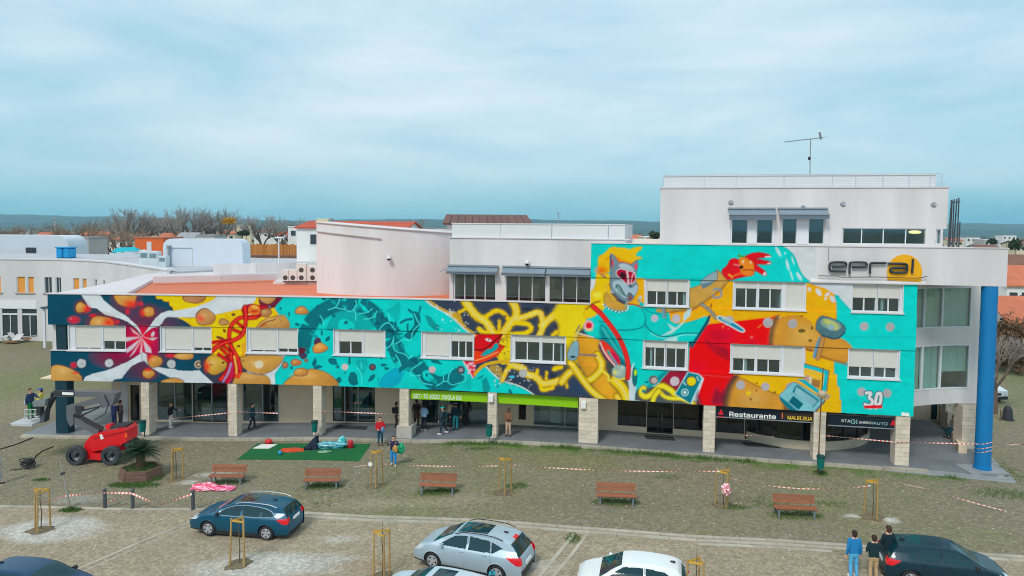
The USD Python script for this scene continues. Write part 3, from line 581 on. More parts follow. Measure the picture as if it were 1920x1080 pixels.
    L = [([(185, 10), (240, 100), (320, 200), (420, 250), (480, 340), (520, 420)], 88), ([(240, 100), (130, 150)], 34), ([(430, 200), (520, 135), (600, 140), (660, 200), (690, 260), (640, 340), (600, 410)], 46), ([(720, 20), (770, 120), (770, 200), (710, 260), (610, 410)], 86),
         ([(770, 235), (930, 180), (1040, 140), (1065, 250), (1060, 330), (1030, 415)], 66), ([(1060, 300), (1150, 220), (1230, 160), (1290, 270), (1380, 380), (1430, 440)], 78), ([(700, 275), (880, 270), (950, 330), (900, 390), (690, 405)], 50), ([(1380, 120), (1480, 140), (1580, 120)], 56), ([(1400, 130), (1430, 220), (1360, 330)], 50), ([(1470, 200), (1430, 300), (1370, 330)], 40), ([(580, 250), (570, 410)], 30), ([(350, 340), (400, 390), (600, 395)], 50), ([(1180, 410), (1260, 340)], 44),
         ([(890, 850), (1000, 880), (1060, 960), (1180, 950), (1300, 900), (1400, 790), (1480, 830), (1560, 930), (1680, 870), (1720, 740), (1680, 620)], 72), ([(1000, 880), (1005, 800)], 30), ([(1105, 900), (1110, 830)], 24), ([(1325, 920), (1340, 1000)], 26), ([(700, 730), (850, 790)], 74), ([(610, 920), (650, 820), (690, 770)], 44), ([(1040, 960), (1060, 1040), (1180, 1000)], 40), ([(1200, 790), (1270, 770)], 50)]
    p.poly([(620, 405), (705, 405), (705, 740), (600, 740), (540, 640), (560, 540)], lin(226, 196, 20)); p.poly([(1320, 420), (1480, 430), (1480, 740), (1320, 740)], lin(190, 166, 30), soft=6)
    for s, w in L: p.line(s, w * 1.35, YD, soft=3.2, alpha=.85)
    for s, w in L: p.line(s, w * .95, YG, soft=1.7, rough=2.0)
    for s, w in L:
        if w > 60: p.line(s, w * .22, PE, soft=3.0, alpha=.8, rough=2.0)
    for x, y, rx, ry in ((640, 200, 30, 22), (905, 120, 90, 30), (1110, 120, 40, 60), (1500, 330, 30, 40), (380, 300, 36, 20), (1240, 320, 40, 60), (1180, 870, 50, 40), (1540, 840, 50, 30)): p.ell((x, y), (rx, ry), lin(36, 42, 58), fall=.7)
    p.poly([(295, 400), (622, 400), (560, 500), (645, 535), (560, 640), (450, 690), (290, 745)], lin(210, 14, 24), 0)
    p.poly([(295, 560), (430, 640), (640, 535), (560, 640), (450, 690), (290, 745)], lin(232, 58, 16)); p.poly([(300, 405), (330, 405), (300, 440)], lin(240, 120, 20)); p.line([(300, 575), (400, 585), (520, 480), (600, 410)], 18, lin(110, 6, 20)); p.line([(300, 700), (430, 660), (560, 600)], 10, lin(246, 170, 90))
    p.poly([(365, 640), (430, 570), (500, 560), (520, 505), (562, 500), (570, 555), (480, 620), (390, 650)], lin(0, 160, 160), 1); p.ell((455, 465), (34, 15), lin(236, 230, 226), rot=.3); p.ell((460, 462), 9, lin(30, 30, 40))
    for _ in range(26): p.ell((rg.uniform(540, 690), rg.uniform(420, 730)), rg.uniform(4, 12), lin(120, 90, 20), alpha=.7)
    p.line([(300, 850), (350, 790), (420, 735), (600, 705), (700, 705)], 36, lin(206, 160, 30), rough=1.2); p.poly([(430, 760), (600, 740), (620, 920), (540, 850)], lin(196, 156, 40), 1, alpha=.7)
    for _ in range(60): p.ell((rg.uniform(520, 960), rg.uniform(740, 1010)), rg.uniform(3, 9), lin(220, 226, 226), alpha=.9 if rg.random() < .7 else .4)
    for _ in range(30): p.ell((rg.uniform(-160, 330), rg.uniform(60, 390)), rg.uniform(3, 11), lin(220, 226, 226), alpha=.8)
    p.line(bt, 14, lin(226, 226, 220), rough=1.2)
    p.ell((720, 880), (28, 16), lin(60, 180, 210)); p.ell((845, 840), 47, lin(178, 178, 176)); p.ell((75, 20), (16, 14), lin(170, 196, 190))
    # ---- the orange arm, brush and glass of the figure
    p.frame(1060, 600, 6)
    OR = lin(222, 156, 34)
    p.poly([(-40, -260), (180, -260), (240, -200), (300, -60), (250, 60), (140, 120), (60, 260), (0, 300), (-90, 200), (-60, 60), (-160, -60)], lin(226, 196, 16), 1, soft=4)
    p.poly([(140, 160), (260, 180), (400, 210), (360, 330), (480, 500), (560, 690), (720, 900), (390, 900), (290, 700), (150, 500), (100, 300)], OR, 1, soft=2, shade=((-1, .3), lin(150, 90, 30), .5))
    p.poly([(480, 410), (540, 520), (520, 640), (700, 650), (720, 800), (560, 700), (440, 560)], lin(70, 74, 70), 1, soft=2)
    for s, w in (([(-40, 700), (0, 640), (80, 560), (150, 610), (230, 710), (380, 600), (420, 500), (360, 390)], 70), ([(60, 480), (120, 560), (240, 740), (330, 830), (430, 900)], 66), ([(560, 680), (650, 770), (700, 900)], 110), ([(600, 890), (580, 860)], 60)):
        p.line(s, w * 1.3, lin(130, 110, 30), soft=3); p.line(s, w * .9, YG, soft=1.5, core=PE, cw=.2)
    p.line([(410, 570), (490, 620), (480, 690), (560, 665), (720, 655)], 24, lin(226, 206, 60))
    p.poly([(40, 330), (100, 230), (150, 240), (150, 400), (100, 460), (40, 450), (20, 400)], lin(130, 168, 180), 1, edge=lin(60, 80, 90)); p.ell((85, 415), (32, 14), lin(40, 60, 70)); p.line([(110, 230), (140, 120)], 24, lin(210, 190, 90)); p.line([(150, 385), (260, 395), (350, 400)], 24, lin(140, 120, 110)); p.line([(120, 130), (160, 60)], 16, lin(120, 110, 90))
    # ---- turquoise shirt
    SH = lin(0, 196, 186)
    p.poly([(210, -120), (420, -160), (1500, -260), (1900, -300), (1900, 130), (1500, 160), (1400, 300), (1390, 580), (1180, 580), (900, 800), (780, 915), (770, 560), (700, 500), (420, 230), (300, 200), (215, 130), (200, 60), (240, 0)], SH, 0)
    p.poly([(820, 560), (1180, 560), (1060, 700), (880, 830), (800, 800)], SH)
    p.poly([(390, 40), (440, 60), (520, 170), (620, 330), (700, 480), (690, 560), (560, 430), (430, 260), (390, 180)], lin(0, 118, 128), 2, soft=4, alpha=.9); p.line([(380, 15), (450, 25), (520, 60)], 12, DT)
    p.line([(420, 90), (560, 310), (690, 470)], 22, lin(70, 214, 206), soft=2, alpha=.6)
    p.ell((262, 65), (56, 60), lin(236, 170, 176)); p.ell((265, 62), (34, 36), lin(214, 20, 40)); p.ell((270, 110), (40, 16), lin(230, 200, 120), alpha=.7)
    p.line([(150, 150), (230, 170), (320, 200)], 14, lin(220, 214, 190))
    p.poly([(375, 235), (430, 228), (540, 330), (620, 450), (610, 520), (560, 530), (440, 400)], lin(228, 50, 30), 1, edge=lin(120, 20, 30)); p.poly([(500, 330), (560, 370), (620, 470), (580, 490)], lin(206, 20, 70), 1); p.line([(390, 250), (440, 370), (560, 520)], 12, lin(236, 226, 220)); p.line([(480, 350), (520, 420), (580, 500)], 26, lin(90, 140, 160)); p.ell((485, 365), (14, 26), lin(0, 150, 120), rot=-.4)
    p.ell((612, 582), (88, 78), lin(150, 172, 160)); p.ell((600, 590), (60, 50), lin(190, 200, 180), fall=.8); p.ell((560, 590), (26, 40), lin(226, 210, 40), fall=.8); p.ell((640, 540), (20, 20), lin(225, 235, 230), fall=.8)
    for l in ([(590, 110), (720, 122), (850, 90), (900, 30)], [(895, -10), (900, 60)]): p.line(l, 9, DT, alpha=.8)
    p.poly([(1100, 242), (1180, 185), (1262, 195), (1250, 245)], lin(190, 226, 228), 0, soft=2); p.poly([(1150, 40), (1240, 90), (1400, -40), (1330, 60), (1200, 150), (1080, 180), (1200, 110)], lin(190, 232, 230), 0, soft=1.5)
    p.line([(900, 60), (960, 130), (1060, 188), (1180, 190), (1300, 145), (1500, 150)], 14, lin(0, 120, 126)); p.line([(960, 150), (1080, 206), (1200, 205), (1310, 165), (1480, 165)], 8, lin(120, 232, 226)); p.ell((1370, 225), (30, 14), DT, rot=-.6, alpha=.6)
    p.poly([(720, 930), (715, 760), (740, 540), (782, 455), (745, 600), (800, 740), (785, 830), (775, 930)], lin(214, 226, 232), 1); p.ell((780, 640), (32, 112), lin(16, 104, 112)); p.ell((788, 592), (16, 34), lin(170, 220, 20))
    p.poly([(780, 930), (790, 800), (850, 760), (1180, 740), (1300, 880), (1520, 970), (1500, 990)], lin(74, 84, 92), 1)
    p.poly([(1170, 572), (1400, 572), (1250, 840), (1090, 780), (1060, 700)], lin(150, 24, 52)); p.poly([(880, 800), (1060, 690), (1170, 572), (1120, 572), (960, 700)], lin(0, 130, 136), soft=3)
    p.ell((990, 675), 52, lin(100, 100, 104)); p.ell((998, 680), 34, lin(196, 176, 172)); p.ell((915, 700), (24, 12), DT); p.ell((1230, 690), 52, lin(206, 190, 198))
    for s, w in (([(880, 770), (850, 800), (860, 850), (920, 870), (1000, 810), (1080, 730), (1140, 760), (1200, 800), (1240, 850)], 62), ([(1050, 790), (1110, 865), (1200, 885), (1300, 880), (1420, 930), (1500, 960)], 44), ([(980, 930), (1000, 860), (1050, 800)], 50)): p.line(s, w * 1.25, lin(120, 110, 20), soft=2.5); p.line(s, w * .9, lin(238, 206, 14), soft=1.2, core=lin(246, 226, 90), cw=.15)
    p.ell((880, 800), 22, lin(60, 140, 120))
    # ---- red trousers, yellow ground, tan limbs
    p.frame(1340, 610, 6)
    p.poly([(-80, -30), (50, -90), (700, -130), (700, 260), (240, 580), (240, 950), (-140, 950), (-190, 800), (-120, 600), (-160, 560), (-295, 570), (-285, 240), (-180, 80)], RD)
    p.poly([(-60, 220), (30, 290), (170, 380), (170, 250), (0, 210)], lin(168, 8, 36), 1, soft=5); p.line([(-90, 180), (-20, 280), (90, 350), (190, 400)], 40, lin(120, 14, 36), soft=5, alpha=.8); p.ell((60, 110), (260, 150), lin(186, 4, 44), fall=.7, alpha=.95); p.ell((420, 200), (160, 90), lin(190, 6, 40), fall=.9, alpha=.8); p.ell((-200, 480), (160, 120), lin(180, 6, 40), fall=.9, alpha=.7)
    p.poly([(-20, 760), (30, 660), (60, 760), (110, 700), (140, 900), (-60, 900)], lin(130, 20, 50), 2, soft=5, alpha=.9); p.line([(-170, 560), (120, 580), (240, 590)], 8, lin(250, 60, 70)); p.poly([(-200, 700), (-140, 900), (-90, 950), (-230, 950)], lin(90, 20, 46), soft=5)
    p.line([(250, 560), (170, 650), (120, 800), (110, 940)], 60, lin(100, 26, 44), soft=5); p.ell((415, 135), 16, lin(240, 90, 100)); p.line([(485, 25), (525, -5)], 14, lin(240, 110, 40))
    # yellow
    p.frame(1260, 450, 6)
    p.poly([(195, 440), (1560, 440), (1560, 480), (1640, 520), (1720, 540), (1820, 600), (1845, 700), (1850, 960), (1500, 1000), (1200, 860), (390, 950), (0, 970), (-40, 780), (195, 780)], Y2)
    p.poly([(1525, 430), (1995, 460), (1995, 800), (1890, 700), (1830, 612), (1720, 540), (1640, 518), (1545, 488)], lin(220, 224, 230))
    p.frame(1340, 610, 6)
    p.poly([(210, 552), (1020, 552), (1020, 0), (1330, 0), (1345, 545), (1375, 550), (1380, 690), (1405, 690), (1410, 840), (1425, 840), (1425, 1020), (900, 1020), (600, 760)], lin(255, 174, 0))
    p.poly([(1336, -60), (2350, -60), (2350, 1100), (1425, 1100), (1425, 840), (1410, 840), (1405, 690), (1380, 690), (1375, 550), (1345, 545)], TQ)
    p.frame(1260, 450, 6)
    p.poly([(1820, 610), (1880, 640), (1990, 760), (2010, 780), (2640, 790), (2640, 480), (2400, 470), (2800, 470), (2800, 1100), (1845, 1100), (1850, 700)], TQ); p.poly([(1830, 612), (1890, 628), (1870, 660)], lin(0, 170, 170))
    p.poly([(2190, 440), (2900, 440), (2900, 1000), (2190, 1000)], TQ)
    for c, r in (((1545, 555), (18, 26)), ((1650, 588), (24, 48)), ((1748, 612), (32, 18)), ((1728, 660), (16, 14)), ((1805, 665), (24, 42))): p.ell(c, r, lin(226, 226, 226), rot=-.6)
    p.line([(1850, 700), (1850, 930)], 8, lin(150, 160, 60), smooth=0)
    for _ in range(26): p.ell((rg.uniform(300, 1800), rg.uniform(560, 940)), rg.uniform(4, 9), lin(130, 90, 10), alpha=.7)
    p.line([(1390, 862), (1470, 855)], 16, lin(90, 60, 20), smooth=0)
    # tan: upper limb
    p.frame(1340, 610, 6)
    p.poly([(640, -80), (720, -80), (900, -120), (1050, -80), (1150, 60), (1440, 140), (1580, 270), (1500, 440), (1340, 400), (1180, 355), (1140, 300), (1000, 262), (800, 232), (610, 225), (620, 60)], TN, 1)
    p.ell((1000, 120), (220, 170), lin(214, 164, 76), fall=.8); p.line([(690, -80), (640, 60), (625, 232)], 46, lin(84, 60, 50), soft=5); p.line([(700, -70), (720, -110)], 20, lin(120, 90, 50)); p.line([(1180, 350), (1340, 400), (1500, 440)], 16, lin(130, 84, 40), soft=3); p.line([(800, 228), (1580, 272)], 5, lin(130, 100, 60), smooth=0)
    for e in ((980, 62, 42, 22), (1075, 172, 22, 16), (1095, 30, 14, 18)): p.ell(e[:2], e[2:], lin(106, 84, 30))
    p.poly([(1030, 255), (1110, 270), (1100, 300), (1020, 280)], lin(150, 90, 40)); p.line([(1190, 150), (1150, 250), (1125, 350)], 46, lin(96, 146, 170)); p.line([(1215, 150), (1190, 250), (1160, 370)], 40, lin(190, 134, 70), edge=lin(120, 80, 40))
    p.poly([(1125, 30), (1165, -90), (1230, -110), (1400, -50), (1475, 20), (1465, 80), (1370, 168), (1200, 110)], lin(76, 112, 122), 1, edge=lin(30, 50, 60)); p.poly([(1165, -20), (1230, -90), (1390, -40), (1440, 20), (1350, 80)], lin(130, 156, 140), 1); p.poly([(1200, -60), (1250, -80), (1380, -20), (1400, 40), (1340, 60)], lin(206, 200, 60), 1, alpha=.6); p.ell((1310, 20), (40, 36), lin(150, 176, 180)); p.line([(1200, 110), (1370, 168), (1465, 80)], 16, lin(30, 74, 90))
    # tan: lower limb
    p.poly([(250, 565), (320, 600), (500, 690), (610, 740), (720, 790), (880, 980), (860, 1020), (110, 1020), (130, 800), (170, 680)], TN, 1, soft=1); p.line([(245, 575), (165, 700), (130, 850), (125, 1000)], 60, lin(88, 60, 50), soft=5, alpha=.9); p.ell((430, 830), (200, 130), lin(212, 160, 78), fall=.8); p.line([(330, 605), (500, 690), (720, 785)], 10, lin(150, 104, 40)); p.poly([(770, 860), (860, 980), (780, 980)], lin(110, 70, 40), soft=4)
    p.ell((378, 765), 26, lin(232, 186, 14)); p.poly([(385, 815), (425, 825), (405, 850)], lin(120, 76, 40)); p.poly([(640, 760), (690, 735), (690, 765)], lin(100, 90, 20), 1); p.ell((472, 650), 10, lin(110, 80, 20)); p.ell((470, 735), 9, lin(90, 60, 30))
    for c, r in (((292, 672), 50), ((570, 690), 46), ((850, 697), 50), ((-112, -47), 56), ((160, -50), 56), ((600, -30), 56), ((877, -18), 52), ((1682, 12), 48), ((1975, 18), 48), ((1652, 747), 48), ((1940, 765), 48), ((-672, -82), 42), ((-430, -76), 46)): p.ell(c, r, GR)
    # laptop
    LB, LD = lin(122, 190, 200), lin(0, 112, 126)
    p.line([(1000, 450), (1150, 490), (1262, 530), (1248, 650), (1225, 760)], 50, lin(0, 178, 188), smooth=0); p.line([(1010, 432), (1160, 470), (1285, 512), (1262, 740)], 12, lin(130, 90, 40), smooth=0); p.poly([(1000, 480), (1205, 545), (1190, 700), (1140, 690), (1010, 600)], lin(218, 172, 44)); p.ell((1040, 600), (36, 40), lin(190, 150, 130)); p.poly([(1060, 580), (1100, 585), (1090, 670), (1070, 650)], lin(226, 214, 190)); p.poly([(1090, 600), (1190, 620), (1180, 710), (1090, 680)], lin(160, 110, 50), soft=1.5)
    p.poly([(920, 600), (1010, 610), (1225, 760), (1230, 800), (1200, 800)], lin(0, 168, 178))
    p.poly([(725, 790), (880, 640), (930, 650), (1240, 850), (1130, 975), (900, 985)], LB, edge=lin(20, 90, 110)); p.poly([(725, 790), (740, 850), (870, 985), (960, 985), (850, 890)], LD); p.line([(1240, 850), (1130, 975)], 22, lin(90, 100, 100), smooth=0)
    p.poly([(900, 690), (930, 665), (1180, 840), (1110, 925), (870, 750)], lin(40, 128, 142)); p.poly([(885, 790), (1000, 885), (945, 952), (832, 862)], lin(0, 96, 112))
    for k in range(5):
        a, b = np.array([918 - k * 4, 700 + k * 14.]), np.array([1150 - k * 12, 858 + k * 14.])
        for j in range(9):
            q = a + (b - a) * (j + .12) / 9; w = a + (b - a) * (j + .8) / 9; p.line([q, w], 9, lin(170, 216, 226), smooth=0)
    p.ell((1250, 800), (50, 36), lin(170, 150, 120), rough=.1)
    # thirty years emblem
    p.frame(1615, 725, 36)
    NV = lin(20, 40, 66)
    for w, c in ((330, NV), (210, lin(240, 240, 240))):
        p.line([(330, 430), (700, 420), (480, 760), (760, 900), (720, 1230), (420, 1290), (250, 1180)], w, c, smooth=1); p.line([(1080, 480), (1260, 420), (1340, 600), (1290, 1100), (1130, 1260), (960, 1180), (980, 800), (1080, 480)], w, c, smooth=1)
    p.poly([(180, 1270), (1400, 1230), (1420, 1460), (180, 1480)], lin(222, 20, 36)); p.poly([(420, 1500), (700, 1480), (640, 1560)], lin(230, 230, 230)); p.poly([(860, 1500), (1060, 1480), (1000, 1580)], lin(230, 230, 230))
    # ---- arm, hand
    p.frame(1260, 450, 6)
    p.poly([(195, 440), (340, 440), (340, 520), (205, 550)], TQ)
    p.poly([(-930, -60), (1250, -60), (1255, 75), (1330, 120), (1390, 200), (1430, 320), (1480, 410), (1545, 460), (1545, 482), (1000, 478), (680, 462), (330, 452), (-930, 440)], TQ)
    for c, r, a in (((1195, 130), (16, 60), -.5), ((1300, 280), (14, 60), -.25), ((1430, 410), (18, 52), -.55), ((1345, 400), (8, 50), -.3), ((1360, 230), (8, 40), -.3), ((1270, 150), (8, 10), 0)): p.ell(c, r, lin(196, 230, 232), rot=a)
    p.line([(1255, 75), (1330, 120), (1390, 200), (1430, 320), (1480, 410), (1545, 460)], 8, lin(0, 170, 170))
    p.poly([(205, 550), (320, 505), (430, 440), (510, 335), (570, 390), (640, 460), (560, 560), (500, 600), (330, 720), (230, 785), (0, 812), (-180, 812), (-180, 775), (200, 770)], lin(196, 148, 66), 0, edge=lin(110, 80, 40)); p.line([(600, 500), (480, 620), (330, 725), (230, 785), (0, 808)], 24, lin(140, 96, 44), soft=3, alpha=.8)
    p.poly([(318, 470), (400, 400), (510, 345), (508, 440), (420, 505), (348, 545)], lin(146, 164, 172), 0, edge=lin(70, 80, 90)); p.poly([(320, 500), (480, 460), (430, 510), (350, 545)], lin(92, 124, 136)); p.ring((505, 600), 52, 24, lin(140, 146, 152)); p.poly([(430, 520), (480, 600), (440, 620)], lin(196, 148, 66))
    p.poly([(552, 350), (580, 320), (620, 290), (650, 220), (700, 205), (760, 220), (830, 180), (900, 145), (1000, 138), (1100, 165), (1115, 190), (1050, 195), (930, 212), (1030, 225), (1115, 245), (1112, 270), (1050, 278), (940, 268), (980, 300), (1050, 350), (1068, 390), (1040, 405), (980, 370), (930, 340), (920, 400), (800, 415), (640, 458), (598, 430)], lin(214, 14, 28), 1, edge=lin(96, 10, 34))
    for q in ([(1030, 185), (1112, 178), (1110, 196), (1060, 198)], [(1070, 262), (1112, 252), (1108, 270), (1075, 274)], [(1020, 380), (1045, 355), (1064, 390), (1035, 404)]): p.poly(q, lin(244, 220, 222), 1)
    p.poly([(750, 190), (830, 190), (880, 240), (920, 250), (925, 380), (900, 405), (800, 405), (760, 330)], lin(226, 128, 26), 1); p.poly([(735, 190), (755, 150), (790, 185), (820, 150), (810, 200)], lin(70, 150, 40)); p.ell((780, 305), (24, 20), lin(40, 20, 20)); p.ell((800, 245), (14, 18), lin(240, 200, 150)); p.ell((885, 250), (12, 18), lin(240, 190, 140)); p.line([(800, 340), (870, 335), (915, 345)], 12, lin(150, 50, 16)); p.line([(700, 275), (760, 290)], 16, lin(236, 110, 110)); p.line([(640, 390), (680, 420)], 20, lin(240, 150, 40)); p.line([(700, 400), (790, 370)], 24, lin(232, 90, 30))
    for k in range(7): p.ell((800 + k * 18, 375 + 10 * math.sin(k)), 9, lin(240, 110, 50))
    p.line([(330, 720), (430, 790), (490, 875)], 26, lin(140, 146, 140), edge=lin(80, 80, 70)); p.ell((440, 740), (10, 26), lin(140, 70, 20))
    # shirt tail over the yellow
    p.frame(1060, 600, 6)
    p.poly([(900, -140), (1000, -130), (1060, -60), (1150, -10), (1240, 38), (1330, 34), (1430, 8), (1580, -40), (1620, -30), (1590, 40), (1480, 210), (1390, 300), (1200, 240), (900, 240)], lin(0, 196, 186), 0)
    p.line([(1620, -40), (1600, 20), (1530, 130), (1420, 300)], 34, lin(0, 78, 96), soft=1.2); p.poly([(1390, 240), (1440, 240), (1390, 310)], lin(0, 78, 96))
    p.poly([(1100, 242), (1180, 185), (1262, 195), (1250, 245)], lin(190, 226, 228), 0, soft=2); p.poly([(1150, 40), (1240, 90), (1400, -40), (1420, -130), (1380, -120), (1330, -60), (1330, 40), (1200, 150), (1080, 180), (1200, 110)], lin(196, 226, 226), 0, soft=1.2)
    p.line([(900, 60), (960, 130), (1060, 188), (1180, 190), (1300, 145), (1500, 150)], 14, lin(0, 120, 126)); p.line([(960, 150), (1080, 206), (1200, 205), (1310, 165), (1480, 165)], 8, lin(120, 232, 226)); p.line([(820, -180), (900, -60), (905, 60), (850, 100), (600, 115)], 9, DT, alpha=.8)
    for c, r in (((1005, -20), 40), ((1248, -20), 44)): p.ell(c, r, lin(196, 190, 204))
    p.frame(1260, 450, 6)
    p.poly([(488, 885), (530, 838), (690, 915), (815, 1000), (825, 1035), (780, 1045), (640, 965)], lin(206, 226, 230), 1); p.poly([(510, 885), (535, 855), (680, 925), (800, 1005), (808, 1028), (780, 1030), (640, 950)], lin(0, 138, 170), 1); p.poly([(560, 860), (690, 920), (660, 945), (550, 890)], lin(170, 200, 200), 0, alpha=.7); p.ell((575, 975), (14, 22), lin(240, 80, 50)); p.ell((635, 1000), 9, lin(240, 80, 80))
    # music player
    p.frame(1060, 600, 6)
    p.poly([(1375, 580), (1500, 605), (1550, 655), (1415, 948), (1230, 835)], lin(170, 216, 226), 0); p.poly([(1385, 590), (1495, 615), (1532, 660), (1405, 938), (1240, 832)], lin(0, 124, 136), 0, shade=((-.5, 1), lin(0, 96, 110), .5)); p.ell((1418, 690), 58, lin(20, 70, 60)); p.ell((1418, 690), 50, lin(246, 196, 8)); p.ring((1345, 815), 38, 9, lin(190, 226, 230)); p.ell((1345, 815), 18, lin(214, 230, 232)); p.line([(1480, 640), (1500, 680)], 10, lin(190, 226, 230)); p.line([(1330, 700), (1355, 730)], 12, lin(190, 226, 230))
    # ---- head of the figure
    p.frame(1100, 450, 7.2)
    p.poly([(130, 430), (200, 420), (330, 460), (340, 700), (240, 780), (250, 900), (220, 950), (60, 1060), (-60, 1060), (-20, 850), (40, 700), (110, 640)], lin(234, 186, 4), 1, soft=1.5); p.ell((140, 740), (80, 60), lin(246, 214, 70), fall=.8); p.line([(170, 440), (220, 490), (250, 500)], 24, lin(150, 100, 70)); p.poly([(180, 430), (250, 480), (230, 510)], lin(170, 120, 80)); p.line([(0, 930), (90, 850), (170, 830)], 26, lin(120, 100, 10), soft=2)
    p.poly([(660, 515), (778, 515), (778, 880), (520, 880), (640, 770)], Y2); p.poly([(690, 900), (735, 820), (770, 860), (770, 930)], lin(0, 180, 176))
    hair = [(150, 215), (230, 190), (290, 120), (350, 88), (450, 105), (530, 105), (570, 130), (640, 100), (755, 86), (740, 125), (680, 170), (655, 215), (755, 236), (740, 252), (650, 275), (640, 310), (600, 370), (500, 330), (400, 270), (330, 200), (320, 420), (280, 450), (150, 450)]
    p.poly(hair, lin(252, 176, 0), 1, edge=lin(60, 170, 90), ew=1.5); p.ell((200, 410), (110, 70), lin(240, 100, 6), fall=.7); p.line([(380, 250), (480, 310), (620, 340)], 60, lin(236, 96, 10), soft=4); p.line([(260, 270), (310, 220)], 14, lin(200, 130, 10))
    SG = lin(112, 132, 144)
    p.poly([(316, 180), (350, 190), (400, 250), (425, 310), (500, 302), (600, 335), (640, 300), (688, 265), (692, 350), (672, 430), (660, 570), (692, 600), (690, 680), (640, 775), (610, 820), (540, 842), (450, 800), (350, 700), (308, 590), (330, 450), (312, 350)], SG, 1, edge=lin(60, 80, 92))
    p.poly([(430, 330), (500, 310), (600, 350), (660, 420), (560, 400), (440, 370)], lin(176, 192, 200), 1); p.ell((345, 310), (17, 52), lin(206, 60, 90)); p.line([(325, 210), (330, 370)], 14, lin(60, 70, 84)); p.ell((665, 360), (20, 38), lin(226, 70, 100))
    p.poly([(388, 430), (440, 376), (530, 400), (650, 425), (672, 500), (655, 570), (590, 604), (540, 605), (470, 540), (400, 480)], lin(226, 214, 222), 1); p.poly([(398, 432), (445, 388), (530, 412), (640, 436), (660, 500), (645, 562), (590, 594), (545, 594), (475, 530), (410, 478)], lin(176, 12, 46), 1)
    p.ell((488, 478), (46, 40), lin(52, 16, 30), rot=.4); p.line([(545, 420), (560, 520), (565, 600)], 24, lin(226, 200, 206)); p.line([(640, 440), (610, 500), (600, 590)], 14, lin(236, 170, 186)); p.poly([(560, 600), (620, 600), (590, 660)], lin(60, 90, 104))
    p.poly([(340, 560), (450, 535), (550, 620), (600, 660), (690, 590), (690, 680), (640, 765), (590, 700), (555, 720), (540, 800), (440, 740), (360, 660)], lin(166, 190, 202), 1); p.poly([(390, 620), (430, 600), (500, 700), (520, 770), (440, 720)], lin(110, 150, 140), 1); p.line([(395, 650), (400, 600), (450, 620), (500, 720), (530, 760)], 15, lin(40, 66, 74)); p.line([(550, 760), (570, 705), (620, 760)], 14, lin(50, 66, 76)); p.poly([(555, 800), (575, 735), (625, 780), (590, 822)], lin(134, 76, 70), 1)
    p.poly([(240, 690), (330, 770), (450, 845), (530, 880), (535, 940), (430, 965), (300, 915), (235, 860)], lin(196, 146, 54), 1, edge=lin(110, 80, 40)); p.line([(260, 600), (280, 700), (380, 800)], 26, lin(214, 170, 40)); p.line([(300, 590), (330, 720), (420, 800)], 12, lin(150, 110, 40))
    p.line([(230, 870), (320, 940), (440, 972), (550, 945), (562, 890)], 30, lin(70, 130, 136))
    for k in range(11):
        t = k / 10 * 4; i = min(int(t), 3); a = np.array([(230, 870), (320, 940), (440, 972), (550, 945), (562, 890)], float); q = a[i] + (a[i + 1] - a[i]) * (t - i); p.ell(q, 11, lin(230, 236, 230))
    p.line([(540, 860), (660, 875), (760, 915)], 20, lin(150, 70, 50)); p.line([(700, 830), (720, 780)], 30, lin(140, 160, 164)); p.ell((724, 776), (20, 24), lin(186, 206, 206)); p.line([(770, 920), (860, 980), (1000, 1000)], 10, DT)
    p.poly([(1018, 908), (1060, 908), (1060, 1050), (1025, 1060)], lin(110, 150, 170)); p.line([(1065, 910), (1070, 1050)], 12, lin(120, 80, 50), smooth=0)
    p.frame(1060, 600, 6)
    for w, c in ((60, lin(110, 14, 24)), (46, lin(226, 40, 36))): p.line([(312, -150), (400, -75), (460, 0), (530, 90), (610, 210), (665, 330), (700, 450), (712, 560), (700, 650)], w, c)
    p.ell((612, 212), 20, lin(120, 60, 50))
    # brush marks: slight unevenness of the coat
    g = meshkit.fbm(np.c_[p.uv * [.05, .09], np.zeros(len(p.uv))], 4, 9)[:, None]; h = meshkit.noise(np.c_[p.uv * .45, np.ones(len(p.uv))], 2)[:, None]
    w = p.c.min(1, keepdims=True); p.c = np.clip(p.c * (1.06 - .3 * w) * (.86 + .28 * g) * (.97 + .06 * h), 0.0015, .8)
    return p.c
# ---------------------------------------------------------------- the painted college building
WHT = M('white_render', lin(212, 207, 207), .8, .055, .5, var2=.12, scale2=.22, bump=.001, stretch=(1.8, 1.8, .22), spec=.2)
WHT2 = M('white_frame', lin(214, 215, 218), .45, .02, 3)
CRM = M('cream_shutter', lin(213, 209, 201), .55, .03, 2)
BEI = M('beige_wall', lin(222, 200, 172), .8, .05, .8, var2=.05, scale2=.1)
STO = M('column_stone', lin(210, 195, 177), .8, .1, 3., rnd=.10, bump=.003)
MOR = M('column_joint', lin(170, 156, 138), .9, .1, 4)
ORG = M('terrace_coating', lin(214, 116, 80), .75, .12, .25, var2=.16, scale2=.06, stretch=(.5, 1.6, 1))
COP = M('parapet_coping', lin(208, 200, 201), .7, .05, .4, var2=.05)
ALU = M('grey_aluminium', lin(150, 156, 162), .4, .05, 3, metallic=.3)
DKF = M('dark_frame', lin(52, 48, 46), .45, .1, 3)
DCL = M('dark_teal_column', lin(8, 52, 66), .5, .12, 1.5)
BLU = M('blue_pillar', lin(6, 116, 176), .5, .12, .8, stretch=(1, 1, .2), var2=.06)
ROOM = M('room_plaster', lin(205, 202, 194), .9, .15, .6)
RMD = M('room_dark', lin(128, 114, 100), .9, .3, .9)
AWN = M('grey_awning', lin(120, 136, 150), .6, .08, 2)
GLS = pane_look('window_glass', (.76, .88, .90), (.8, .93, .97), 1.9)
GLD = pane_look('tinted_glass', (.40, .36, .34), .9, 1.6)
